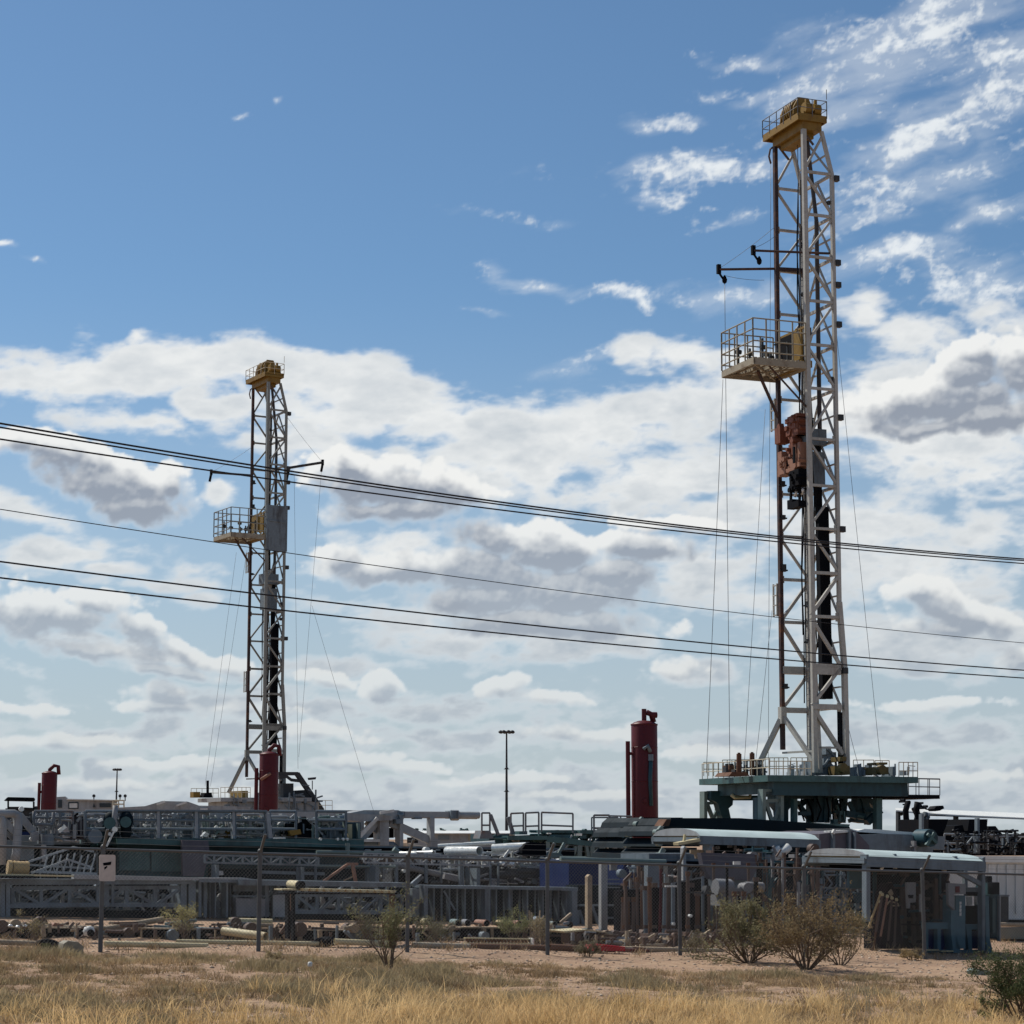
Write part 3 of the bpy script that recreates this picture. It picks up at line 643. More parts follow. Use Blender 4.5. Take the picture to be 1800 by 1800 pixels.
mb = MB(); FB.poly(mb, [(1196, 1439), (1330, 1442), (1494, 1449), (1490, 1464), (1330, 1459), (1196, 1456)], -.6, 4.5); FB.poly(mb, [(1330, 1463), (1488, 1466), (1488, 1520), (1330, 1520)], .5, 5)
t.part('base_box', mb, MT['grn'])
mb = MB()
for k in range(30):
    x = R.uniform(1392, 1545); y = R.uniform(1400, 1440); q = R.random(); v_ = R.uniform(1, 8); w_ = R.uniform(.05, .16)
    if q < .4: FB.bar(mb, (x, y), (x+R.uniform(-3, 3), min(1446, y+R.uniform(10, 36))), w_, v=v_)
    elif q < .7: FB.bar(mb, (x, y), (x+R.uniform(8, 22), y+R.uniform(-12, 14)), w_, v=v_)
    else: FB.rect(mb, x, y, x+R.uniform(3, 8), y+R.uniform(3, 9), v_, v_+.5)
t.part('under_floor_steelwork', mb, MT['grn'])
mb = MB(); FB.path(mb, [(1286, 1397), (1292, 1402), (1318, 1401), (1319, 1393)], .13, 6); t.part('bent_pipe', mb, MT['strw'])
mb = MB()
for k in range(9): FB.path(mb, [(1410+k*9+R.uniform(-3, 3), 1402), (1412+k*9+R.uniform(-8, 8), 1418+R.uniform(-6, 6)), (1416+k*9+R.uniform(-8, 8), 1443)], .06, 1.2+R.uniform(0, 2))
t.part('hydraulic_hose', mb, MT['blk'])
# tugger booms
mb = MB(); rgz = lambda py: zat(py, YR)-ZF
rg.tube(mb, (-2.1, WV-.6, rgz(422)), (WU, .3, rgz(440)+.1), .085)
rg.tube(mb, (-3.7, WV+1.4, rgz(452)+.2), (-.15, WV+.1, rgz(458)+.5), .09); rg.bar(mb, (0, WV, rgz(458)+.45), (WU, .9*WV, rgz(458)+.45), .26)
t.part('tugger_boom', mb, MT['rustleg'])
for (u, v, z) in ((-2.1, WV-.6, rgz(422)), (-3.7, WV+1.4, rgz(452)+.2)):
    mb = MB(); rg.box(mb, u-.1, u+.15, v-.1, v+.15, z-.3, z+.35); rg.path(mb, [(u, v, z-.2), (u+.25, v-.2, z-.7)], .08)
    mb.lathe(rg.W(u+.3, v-.3, z-1.05), [(.04, 0), (.15, .1), (.18, .28), (.1, .5), (.04, .6)], 10)
    t.part('boom_pulley', mb, MT['blk'])
t.done()
# top drive and travelling block hang in the mast
t = T('top_drive', 'rusty orange top drive and travelling block hanging inside the near mast', 'top drive')
FT = Fr(1396, YR+1.8, radians(-58))
rz = lambda py: zat(py, YR+1.5)-ZF
mb = MB()
def blob(mb, u0, u1, v0, v1, py0, py1, n=12, j=.25):
    z1, z0 = rz(py0), rz(py1)
    for i in range(n):
        a, b = R.uniform(v0, v1), R.uniform(z0, z1); w = R.uniform(.14, .42)
        q = R.random()
        if q < .5: rg.box(mb, u0+R.uniform(0, j), u1-R.uniform(0, j), max(v0, a-w), min(v1, a+w), max(z0, b-w*.6), min(z1, b+w*.6))
        else: mb.tube(rg.W(u0+R.uniform(-j, j), a, b), rg.W(u1, a, b), w*.5, 10)
mb.tube(rg.W(-.3, 1.55, rz(748)), rg.W(.5, 1.55, rz(748)), .72, 18); rg.box(mb, -.25, .4, .8, 2.2, rz(764), rz(740)); blob(mb, -.4, .5, .75, 2.4, 730, 768, 34)
i_t = t.part('travelling_block', mb, MT['org'])
mb = MB(); rg.box(mb, -.45, .3, 3.0, 3.75, rz(772), rz(744)); rg.bar(mb, (-.1, 3.5, rz(744)), (-.1, 3.6, rz(737)), .35); rg.bar(mb, (-.1, 3.2, rz(770)), (-.1, 3.5, rz(762)), .4); t.part('block_cover', mb, MT['org'], i_t)
mb = MB(); rg.box(mb, -.3, .35, 2.6, 3.7, rz(830), rz(801)); rg.box(mb, -.25, .3, 3.2, 3.75, rz(801), rz(786)); rg.box(mb, -.35, .2, .45, .8, rz(822), rz(782)); rg.box(mb, -.35, .2, 1.05, 1.3, rz(822), rz(784)); rg.box(mb, -.35, .2, .45, 1.3, rz(824), rz(818)); rg.box(mb, -.3, .2, 1.3, 2.6, rz(828), rz(821)); blob(mb, -.35, .4, .5, 3.8, 798, 828, 34)
t.part('drive_body', mb, MT['pnk'])
mb = MB(); rg.tube(mb, (-.1, 1.5, rz(800)), (-.1, 1.6, rz(768)), .28); rg.tube(mb, (-.1, 2.1, rz(798)), (-.1, 1.9, rz(768)), .18); blob(mb, -.3, .2, 1.3, 2.2, 770, 800, 16); t.part('swivel', mb, MT['org'])
mb = MB(); rg.box(mb, -.2, .15, 2.55, 2.75, rz(822), rz(806)); rg.box(mb, -.65, -.56, .7, .95, rz(818), rz(790)); t.part('slot_plate', mb, MT['blk'])
mb = MB(); rg.box(mb, -.4, .4, .65, 1.9, rz(856), rz(828)); blob(mb, -.4, .3, .7, 2.0, 834, 862, 20); rg.box(mb, -.3, .3, .9, 2.2, rz(893), rz(882)); rg.box(mb, -.2, .3, 1.9, 2.6, rz(892), rz(876))
for v in (1.0, 2.2): rg.bar(mb, (-.1, v, rz(856)), (-.1, v+.1, rz(884)), .14)
rg.path(mb, [(-.1, 1.0, rz(858)), (-.1, .9, rz(868)), (-.1, 1.3, rz(874))], .09)
t.part('pipe_handler', mb, MT['blk'])
mb = MB(); rg.path(mb, [(0, 1.1, rz(858)), (0, .8, rz(864)), (0, 1.0, rz(871))], .1); rg.path(mb, [(0, 2.0, rz(860)), (0, 1.7, rz(864)), (0, 1.9, rz(872))], .1); t.part('elevator_link', mb, MT['shiny'])
t.done()
Wt = rg.W
gl = [('thin cable from the upper boom tip up to the near mast leg', Wt(-2.1, WV-.6, rgz(418)), Wt(0, WV, rgz(385))),
      ('thin cable from the long lower boom tip up to the near mast leg', Wt(-3.7, WV+1.4, rgz(446)), Wt(0, WV, rgz(368))),
      ('hoist cable from the long lower boom past the monkey board to the floor', Wt(-3.4, WV+1.1, rgz(464)), Wt(-4.3, 3.2, 0)),
      ('slack cable under the long lower boom of the near mast', Wt(-3.4, WV+1.2, rgz(458)), Wt(-.8, WV+.3, rgz(466))),
      ('long cable beside the far leg from the crown hook down to the floor', Wt(-.05, WV+.55, ZC-1), Wt(-.6, WV+.9, 1.0)),
      ('guy cable to the right of the near mast down to the floor rail', Wt(WU+.2, .2, rgz(560)), Wt(5.0, 0, .2)),
      ('short guy cable fanning right from the near mast to the floor edge', Wt(WU+.3, .2, rgz(1240)), Wt(3.6, .5, .5)),
      ('guy cable from the monkey board to the two rusty floor posts', Wt(-.9, WV+.2, rgz(700)), Wt(-3.6, 2.5, .8)),
      ('guy cable with turnbuckle from the far leg down to the floor', Wt(-.2, WV+.9, rgz(1060)), Wt(-2.4, 3.2, 1.0)),
      ('faint outer hoist cable left of the near mast down to the floor edge', Wt(-3.95, WV+.4, LV[8]+(LV[9]-LV[8])*.42-.1), Wt(-5.6, 4, 0))]
for lab, a, b in gl: cable('guy_wire', lab, a, b, 0.1, .014 if 'hoist' not in lab else .018)

# ---- far rig ------------------------------------------------------------------
YL = 218.0; A2 = radians(30.5)
rf = Rig(459, YL, A2, zat(1392, YL), -.002)
t = T('drilling_rig', 'smaller distant drilling rig with a dark tarp on its mast at the left', 'drilling rig', 'drilling rigs')
build_mast(t, rf, True)
fz = lambda py: zat(py, YL)-rf.zf
mb = MB(); rf.box(mb, -.1, WU+.15, -.35, -.2, fz(968), fz(888)); rf.bar(mb, (0, -.36, fz(915)), (WU-.2, -.36, fz(917)), .12); t.part('mast_tarp', mb, MT['gry'])
mb = MB(); rf.tube(mb, (WU, .2, fz(820)), (WU+3.9, -.8, fz(806)), .14); rf.tube(mb, (-4.2, WV+1.0, fz(824)), (0, WV, fz(826)), .12); t.part('tugger_boom', mb, MT['lamp'])
for (u, v, z) in ((WU+3.9, -.8, fz(806)), (-4.2, WV+1.0, fz(824)), (WU+.3, 0, fz(824))):
    mb = MB(); rf.box(mb, u-.12, u+.12, v-.1, v+.1, z-.3, z+.3); rf.path(mb, [(u, v, z-.2), (u-.15, v, z-1.0)], .14); t.part('boom_pulley', mb, MT['blk'])
mb = MB(); rf.box(mb, .7, WU-.3, 1.4, 2.4, fz(1036), fz(1012)); rf.box(mb, .8, WU-.4, 1.5, 2.3, fz(1008), fz(998)); t.part('travelling_block', mb, MT['mast'])
FL = Fr(461, YL-4, A2)
mb = MB(); FL.rect(mb, 388, 1402, 548, 1409, 0, 6); FL.rect(mb, 400, 1409.5, 560, 1426, .5, 5.5); i_f = t.part('rig_floor', mb, MT['gry2'])
mb = MB(); prail(FL, mb, 336, 384, 1386, 1402, 5, 5.6); prail(FL, mb, 388, 440, 1384, 1402, 7, .2); prail(FL, mb, 560, 584, 1407, 1424, 2, .5); t.part('floor_handrail', mb, MT['crm'], i_f)
mb = MB(); FL.rect(mb, 340, 1392, 352, 1402, 4.6, 5.5); FL.rect(mb, 425, 1390, 436, 1402, 2, 5); t.part('floor_winch', mb, MT['ylw'], i_f)
mb = MB(); FL.poly(mb, [(357, 1402), (374, 1402), (372, 1393), (360, 1394)], 4, 5); FL.bar(mb, (365, 1396), (365, 1372), .22, v=4.5); t.part('iron_roughneck', mb, MT['blk'], i_f)
mb = MB()
for (a, b, w) in (((488, 1360), (523, 1360), .35), ((522, 1360), (566, 1425), .45), ((500, 1362), (512, 1371), .25), ((512, 1371), (530, 1373), .3), ((490, 1366), (505, 1364), .4)): FL.bar(mb, a, b, w, v=1.0)
FL.rect(mb, 498, 1377, 516, 1404, 1.5, 4); FL.poly(mb, [(516, 1390), (545, 1388), (560, 1424), (500, 1424)], 2, 4); t.part('driller_cabin_frame', mb, MT['lamp'])
mb = MB()
for k in range(60):
    x = R.uniform(395, 560); y = R.uniform(1392, 1424); v_ = R.uniform(-.3, .4); q = R.random()
    if x > 500 and q < .5: y = R.uniform(1378, 1420)
    if q < .4: FL.bar(mb, (x, y), (x+R.uniform(-2, 2), 1425), R.uniform(.08, .2), v=v_)
    elif q < .7: FL.bar(mb, (x, y), (x+R.uniform(6, 16), y+R.uniform(-5, 8)), R.uniform(.08, .18), v=v_)
    else: FL.rect(mb, x, y, x+R.uniform(3, 8), y+R.uniform(3, 8), v_, v_+.5)
t.part('floor_machinery', mb, MT['gry'])
mb = MB(); FL.tube(mb, (549, 1372), (549, 1388), .05, 1); FL.poly(mb, [(545, 1367), (556, 1366), (555, 1370), (546, 1371)], .8, 1.4); t.part('flood_lamp', mb, MT['lamp'])
t.done()
for lab, a, b in (('guy wire on the left of the distant rig, inner strand', rf.W(-.4, WV, fz(960)), rf.W(-4.0, WV, .6)), ('guy wire on the left of the distant rig, outer strand', rf.W(-1.6, WV, fz(965)), rf.W(-4.6, WV, .6)),
  ('cable from the right boom of the distant rig up to its mast', rf.W(WU, 0, fz(728)), rf.W(WU+3.9, -.8, fz(806))), ('hoist line hanging from the right boom of the distant rig', rf.W(WU+3.8, -.8, fz(815)), rf.W(WU+1.6, -.8, fz(1330))),
  ('vertical hoist line close to the right of the distant mast', rf.W(WU+1, 0, fz(830)), rf.W(WU+1.9, 0, fz(1350))), ('long slanting guy wire to the right of the distant rig', rf.W(WU+3.0, -.5, fz(1060)), rf.W(WU+9.5, -2.5, fz(1430))),
  ('cable from the left boom of the distant rig up to its mast', rf.W(-4.2, WV+1, fz(824)), rf.W(0, WV, fz(775)))):
    cable('guy_wire', lab, a, b, .1, .014)
# ================================================================== THE YARD
def draw(F, mb, ops):
    for o in ops:
        k = o[0]
        if k == 'r': F.rect(mb, *o[1:])
        elif k == 'p': F.poly(mb, *o[1:])
        elif k == 'b': F.bar(mb, o[1], o[2], o[3], None, o[4])
        elif k == 's':               # a pitched sheet: low front edge at v0, higher back edge at v1
            fr_, bk_, v0, v1 = o[1:]; A_ = [F.P(x, y, v0) for x, y in fr_]; B_ = [F.P(x, y, v1) for x, y in bk_]; n_ = len(A_); dn = UP*-.06
            mb.add(A_+B_+[p+dn for p in A_+B_], [(i, i+1, n_+i+1, n_+i) for i in range(n_-1)]+[(2*n_+i+1, 2*n_+i, 3*n_+i, 3*n_+i+1) for i in range(n_-1)]+[(i+1, i, 2*n_+i, 2*n_+i+1) for i in range(n_-1)]+[(n_+i, n_+i+1, 3*n_+i+1, 3*n_+i) for i in range(n_-1)]+[(0, n_, 3*n_, 2*n_), (2*n_-1, n_-1, 3*n_-1, 4*n_-1)])
        elif k == 't': F.tube(mb, o[1], o[2], o[3], o[4], 10)
        elif k == 'h': mb.tube(F.P(*o[1], o[2]), F.P(*o[3], o[4]), o[5], 16, hollow=True)
        elif k == 'x': mb.tube(F.P(*o[1], o[2]), F.P(*o[3], o[4]), o[5], 12)
        elif k == 'd': F.disc(mb, *o[1:])
        elif k == 'c': F.path(mb, o[1], o[2], o[3])
        elif k == 'rail': prail(F, mb, *o[1:6], o[6], *o[7:])
        elif k == 'l': mb.lathe(F.P(*o[1], o[2]), o[3], 24)
        elif k == 'net':             # tangle of thin steelwork and pipes
            x0, y0, x1, y1, v0, v1, n = o[1:]
            for i in range(n):
                x = R.uniform(x0, x1); y = R.uniform(y0, y1); v = R.uniform(v0, v1); q = R.random(); w = R.uniform(.03, .09); h_ = (y1-y0)
                if q < .32: ya = R.uniform(y0, y0+h_*.5); F.bar(mb, (x, ya), (x+R.uniform(-1.5, 1.5), min(y1, ya+h_*R.uniform(.35, .9))), w, None, v)
                elif q < .58: F.tube(mb, (x, y), (min(x1, x+R.uniform(12, 48)), y+R.uniform(-2, 3)), w*.6, v, 6)
                elif q < .80: F.bar(mb, (x, y), (min(x1, x+R.uniform(6, 18)), max(y0, min(y1, y+R.choice((-1, 1))*R.uniform(6, 18)))), w*.8, None, v)
                elif q < .92: ww = R.uniform(2, 7); hh = R.uniform(2, 7); F.rect(mb, x, y, min(x1, x+ww), min(y1, y+hh), v, v+.3)
                else: F.disc(mb, x, y, R.uniform(.06, .16), v, v+.2, 10)
        elif k == 'blob':            # rough machinery: many small blocks and drums inside a pixel box
            x0, y0, x1, y1, v0, v1, n = o[1:]
            for i in range(n):
                x = R.uniform(x0, x1); y = R.uniform(y0, y1); w = R.uniform(.1, .3)*(x1-x0); h = R.uniform(.12, .35)*(y1-y0); v = R.uniform(v0, v1)
                q = R.random()
                if q < .45: F.rect(mb, max(x0, x-w), max(y0, y-h), min(x1, x+w), min(y1, y+h), v, v+R.uniform(.2, .7))
                elif q < .75: F.tube(mb, (x-w, y), (x+w, y+R.uniform(-2, 2)), h*.012, v, 8)
                else: F.disc(mb, x, y, min(h*.016, .16), v, v+.3, 12)
def TH(F, name, label, cat, parts, group=None):
    t = T(name, label, cat, group)
    for p in parts:
        if p[0] in SPLIT and len(p[2]) > 1 and not any(o_[0] == 'blob' for o_ in p[2]):
            for o_ in p[2]: mb = MB(); draw(F, mb, [o_]); t.part(p[0], mb, MT[p[1]])
            continue
        mb = MB(); draw(F, mb, p[2]); t.part(p[0], mb, MT[p[1]], p[3] if len(p) > 3 else None)
    return t.done()
SPLIT = set('post leg window end_plate buttress hook guard valve white_fitting shiny_fitting chrome_fitting damper hood lug plate upright brace block panel lamp gauge strip_light rung white_tag shelf lower_panel stake cross_panel body housing support_leg cover_fold trim pale_fitting painted_sunlight dark_panel skid_and_backing rack_post rim top_beam light_beam diagonal web flange dark_backing shade purlin_stub rail_pipe wheel bracket foot box painted_gap_light opening frame_post clip pipe bag steel_sheet deck tank_wall engine patch sheet sunlit edge arm bar roof head blade'.split())

# ---------------------------------------------------------------- fence
FN = Fr(182, 39.4)
u_end = FN.L(1623, 1600)[0]; SP = u_end/6.0
def fbase(u): p = FN.W(u, 0, 0); return Vector((p.x, p.y, gz(p.x, p.y)))
def ftop(u): return fbase(u)+UP*1.84
t = T('chain_link_fence', 'grey chain link fence with angled barbed wire arms along the front of the yard', 'fence')
i0, i1 = -4, 9
for i in range(i0, i1):
    u = i*SP; b = fbase(u); mb = MB(); mb.tube(b-UP*.1, b+UP*1.86, .042, 10); mb.lathe(b+UP*1.86, [(.05, 0), (.05, .04), (.02, .07)], 10); ip = t.part('post', mb, MT['galv'])
    mb = MB(); e = b+UP*1.88-FN.V*.3+UP*.32
    mb.bar(b+UP*1.85, e, .05, .03); t.part('barb_arm', mb, MT['galv'], ip)
mb = MB(); mb.path([ftop(i0*SP+k*(i1-1-i0)*SP/60) for k in range(61)], .024, 8); t.part('top_rail', mb, MT['galv'])
for k in range(3):
    mb = MB(); mb.path([ftop((i0+j*.5)*SP)+(-FN.V*.3+UP*.34)*(.35+.31*k)-UP*(.02 if j % 2 else 0) for j in range(2*(i1-1-i0)+1)], .0035, 3); t.part('barbed_wire', mb, MT['wire'])
H_F = 1.80; ST = .072
for i in range(i0, i1-1):
    mb = MB(); a0 = i*SP+.03; a1 = (i+1)*SP-.03; k = a0-H_F
    while k < a1:
        for sgn in (1, -1):
            # wire from (k, 0) to (k+H, H) or mirrored, clipped to the bay
            ua, ub_ = k, k+H_F; za, zb_ = (0, H_F) if sgn > 0 else (H_F, 0)
            ta = max(0.0, (a0-ua)/H_F); tb = min(1.0, (a1-ua)/H_F)
            if tb-ta > .01:
                p = [(ua+H_F*tt, za+(zb_-za)*tt) for tt in (ta, tb)]
                P_ = [fbase(q[0])+UP*(q[1]+.03)+FN.V*.02*sgn*.5 for q in p]; mb.tube(P_[0], P_[1], .0022, 3, cap=False)
        k += ST
    t.part('wire_mesh', mb, MT['wire'])
t.done()
# ---------------------------------------------------------------- sign on its post by the fence
t = T('warning_sign', 'pale faded sign plate with peeling black marks in front of the leftmost visible fence post', 'sign')
FSg = Fr(188, 39.0); pts = []
x0, x1, y0, y1, r = 174.5, 203, 1502.5, 1549, 3
for (cx, cy, s0) in ((x1-r, y0+r, -90), (x1-r, y1-r, 0), (x0+r, y1-r, 90), (x0+r, y0+r, 180)):
    for k in range(5): a = radians(s0+k*22.5); pts.append((cx+r*cos(a), cy+r*sin(a)))
mb = MB(); FSg.poly(mb, pts, 0, .012); i_s = t.part('plate', mb, MT['sign'])
mb = MB(); FSg.poly(mb, [(181, 1517), (196, 1514.5), (195, 1520), (190, 1521), (182, 1521.5)], -.004, -.001); FSg.poly(mb, [(183, 1525), (188, 1521.8), (189, 1524), (184, 1529)], -.004, -.001); t.part('peeled_mark', mb, MT['blk'], i_s)
mb = MB(); FSg.rect(mb, 183, 1550, 187, 1552, .013, .05); FSg.rect(mb, 183, 1506, 187, 1508, .013, .05); t.part('bracket', mb, MT['galv'])
t.done()

# ---------------------------------------------------------------- frames at real distances behind the fence
FC = Fr(200, 54); FD = Fr(400, 62); FE = Fr(700, 78); FG = Fr(960, 90)

FQ0 = Fr(1600, 48.2); FN2 = FN
# lying mast sections / steel racks in the middle distance
def trus(ops, x0, x1, yt, yb, n, dyt, dyb, v, w=.09):
    W_ = x1-x0; yt_ = lambda x: yt+dyt*(x-x0)/W_; yb_ = lambda x: yb+dyb*(x-x0)/W_
    for vv in (v, v+1.6):
        ops += [('b', (x0, yt_(x0)), (x1, yt_(x1)), w, vv), ('b', (x0, yb_(x0)), (x1, yb_(x1)), w*1.1, vv)]
        for i in range(n+1): x = x0+W_*i/n; ops.append(('b', (x, yt_(x)), (x, yb_(x)), w, vv))
        for i in range(n):
            xa, xb = x0+W_*i/n, x0+W_*(i+1)/n
            ops.append(('b', (xa, yb_(xa)), (xb, yt_(xb)), w*.8, vv) if i % 2 else ('b', (xa, yt_(xa)), (xb, yb_(xb)), w*.8, vv))
    return ops
o = trus([], 22, 322, 1561, 1590, 6, -1, 1, 0)
TH(FC, 'mast_section', 'grey lattice mast section lying behind the sign at the far left', 'mast section', [
  ('lattice', 'gry', o),
  ('top_beam', 'gry', [('p', [(-40, 1544), (340, 1547), (340, 1554), (-40, 1556)], -.2, .3), ('r', 20, 1551, 105, 1560, .4, .6), ('p', [(-40, 1590), (180, 1588), (180, 1594), (-40, 1597)], -.1, .2)]),
  ('end_plate', 'gry', [('r', 2, 1552, 9, 1618, -.25, 1.2), ('r', 11, 1552, 18, 1616, -.25, 1.2), ('r', 318, 1550, 328, 1600, -.1, 1.2), ('r', 332, 1549, 344, 1606, -.1, 1.2), ('r', 182, 1553, 192, 1594, -.1, .4), ('r', 196, 1553, 201, 1594, -.1, .4)]),
  ('skid_and_backing', 'navyd', [('p', [(-60, 1598), (180, 1600), (360, 1604), (360, 1638), (-60, 1636)], .3, 2.2), ('r', -60, 1548, 345, 1606, 1.0, 2.6), ('p', [(-60, 1612), (360, 1616), (360, 1619), (-60, 1615)], .15, .3)]),  # skid, plus a dark backing for the shade inside the lattice
  ('perforated_strip', 'navyd', [('r', 24+i*14, 1553.5, 33+i*14, 1559, .2, .39) for i in range(6)]),
 ], 'lattice sections stored in the yard')
o = trus([], 640, 860, 1500, 1516, 11, 6, 6, -.6, .05)
TH(FD, 'lattice_boom', 'long pale lattice boom lying behind the middle of the fence', 'lattice boom', [('lattice', 'gry2', o), ('foot', 'gry', [('r', 660, 1522, 666, 1556, -.5, .4), ('r', 838, 1526, 844, 1558, -.5, .4)])])
o = trus([], 360, 560, 1503, 1516, 12, 5, 5, -1.0, .05)
TH(FD, 'lattice_boom', 'pale lattice boom leaning in front of the long mud tank', 'lattice boom', [('lattice', 'gry', o), ('foot', 'gry', [('r', 380, 1520, 385, 1545, -.9, -.4), ('r', 530, 1524, 535, 1548, -.9, -.4)])])
TH(FC, 'steel_rack', 'dark upright steel plate rack with a pale panel between two lattice sections', 'rack', [
  ('plate', 'gry', [('r', x, 1549, x+w, 1612, v, v+.5) for x, w, v in ((349, 5, 0), (358, 6, .2), (368, 3, .4), (378, 2, .1), (398, 3, 0), (392, 2, .5), (404, 2, .3), (486, 6, .2), (466, 7, -.1))]),
  ('pale_panel', 'pale', [('p', [(414, 1579), (466, 1580), (466, 1611), (416, 1611)], -.15, -.05)]),
  ('grille', 'gry', [('p', [(350, 1545), (500, 1548), (500, 1552), (350, 1551)], -.3, .8), ('r', 410, 1553, 464, 1567, .2, .3), ('r', 408, 1574, 468, 1577, -.1, .1)]),
  ('dark_backing', 'navyd', [('r', 345, 1549, 505, 1640, .9, 2.0)]),  # dark backing added for the shade behind the plates
  ('door_panel', 'gry2', [('r', 480, 1573, 504, 1612, -.1, -.02)]),
 ])
o = trus([], 520, 706, 1573, 1603, 5, 1, 1, 0)
TH(FC, 'mast_section', 'second lattice mast section under the flat grey beam behind the scalloped pipe rack', 'mast section', [
  ('lattice', 'gry', o),
  ('top_beam', 'gry', [('p', [(420, 1546), (722, 1552), (722, 1560), (420, 1556)], -.4, .4)]),
  ('skid_and_backing', 'navyd', [('r', 505, 1606, 720, 1640, .3, 2.2), ('r', 505, 1553, 720, 1605, 1.0, 2.4)]),  # skid with a dark mass behind it as the lattice's inner shade
 ], 'lattice sections stored in the yard')
o = [('r', 748+i*13.7, 1560+i*.18, 750.5+i*13.7, 1618, R.choice((0, .1, .25)), .3) for i in range(20)]
TH(FC, 'steel_rack', 'long dark rack with closely spaced upright bars behind the middle of the fence', 'rack', [
  ('upright', 'gry', o),
  ('frame', 'gry', [('p', [(745, 1556), (1016, 1560), (1016, 1566), (745, 1561)], -.2, .5), ('r', 746, 1556, 752, 1622, -.3, .1), ('r', 853, 1562, 862, 1622, -.2, .2), ('r', 1006, 1566, 1015, 1630, -.3, .2), ('r', 725, 1562, 737, 1612, -.2, .3), ('r', 894, 1562, 898, 1600, -.1, .2)]),
  ('dark_backing', 'navyd', [('p', [(715, 1556), (1006, 1562), (1006, 1642), (715, 1640)], .6, 2.4)]),  # dark backing puts in the shade behind the upright bars
  ('diagonal', 'gry', [('b', (780, 1566), (800, 1600), .04, -.05), ('b', (724, 1556), (742, 1540), .12, 0)]),
 ])
TH(FC, 'pipe_stand', 'low blue grey frame with cross bars beside two upright posts behind the fence', 'frame', [
  ('frame', 'gry', [('r', 1018, 1590, 1086, 1593, 0, .2), ('b', (1040, 1592), (1052, 1625), .08, 0), ('r', 1014, 1600, 1019, 1632, 0, .2), ('b', (1018, 1600), (1030, 1640), .08, .1), ('r', 1066, 1612, 1092, 1615, 0, .2)]),
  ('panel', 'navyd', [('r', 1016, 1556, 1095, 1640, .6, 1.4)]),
  ('rung', 'gry', [('r', 1068, 1545+i*7, 1090, 1547+i*7, -.1, 0) for i in range(3)]),
 ])
# junk close behind the fence ---------------------------------------------------
JG = 'pipes lying on the ground behind the fence'
def pipe_on(name, lab, a, va, b, vb, r, m, grp=JG, F=FN, cat='pipe'):
    mb = MB(); mb.tube(F.P(*a, va), F.P(*b, vb), r, 12, hollow=True)
    one(name, lab, cat, mb, MT[m], grp)
pipe_on('pipe', 'pale pipe lying along the ground left of the sign post', (-30, 1655), 1, (70, 1659), 1, .05, 'wood')
pipe_on('pipe', 'long pale pipe across the ground just right of the sign post', (183, 1659), 1.2, (365, 1663), 1.2, .055, 'strw')
pipe_on('pipe', 'thin tan pipe above the ground at the left behind the small dry bush', (-20, 1622), 6, (90, 1629), 6, .05, 'wood')
pipe_on('pipe', 'thin tan pipe passing behind the sign post at knee height', (60, 1629), 5, (285, 1634), 5, .05, 'wood')
pipe_on('pipe', 'slanting pipe raised to the right beside the sign post', (184, 1633), 5, (288, 1615.5), 5, .06, 'wood')
pipe_on('pipe', 'short green tinted pipe behind the small leafy sapling', (290, 1625), 6, (345, 1618), 6, .04, 'grn2')
pipe_on('pipe', 'long grey green pipe running right of the leafy sapling', (270, 1630), 5, (490, 1640), 5, .05, 'grn2')
pipe_on('pipe', 'thick bright pipe with a dark open mouth left of the rack post', (392, 1636.5), 4, (467, 1646), 3, .085, 'strw')
pipe_on('pipe', 'short pale pipe on top of the timbers left of the second fence post', (402, 1619), 5, (478, 1621), 5, .07, 'strw')
pipe_on('pipe', 'long pale pipe on the ground between the second and third fence posts', (310, 1655), 2, (560, 1659), 2, .045, 'strw')
pipe_on('pipe', 'pale ribbed pipe on the ground left of the slender green shrub', (588, 1655), 1.5, (690, 1659), 1.5, .06, 'strw')
pipe_on('pipe', 'dull olive pipe on the ground right of the slender green shrub', (725, 1661), 1.5, (850, 1665), 1.5, .06, 'deck')
pipe_on('pipe', 'rusty pipe on the ground along the middle of the fence', (826, 1664), 1.5, (960, 1667), 1.5, .07, 'rust')
pipe_on('pipe', 'dark red pipe on the ground between the fourth and fifth fence posts', (966, 1665), 1.5, (1080, 1671), 1.5, .07, 'rust')
pipe_on('pipe', 'pale pipe at the foot of the standing pipes near the fifth fence post', (1085, 1668), 1.5, (1270, 1672), 1.5, .06, 'wood')
pipe_on('pipe', 'thin pale pipe ahead of the low blue frame', (1080, 1650), 3, (1105, 1652), 3, .05, 'pale')
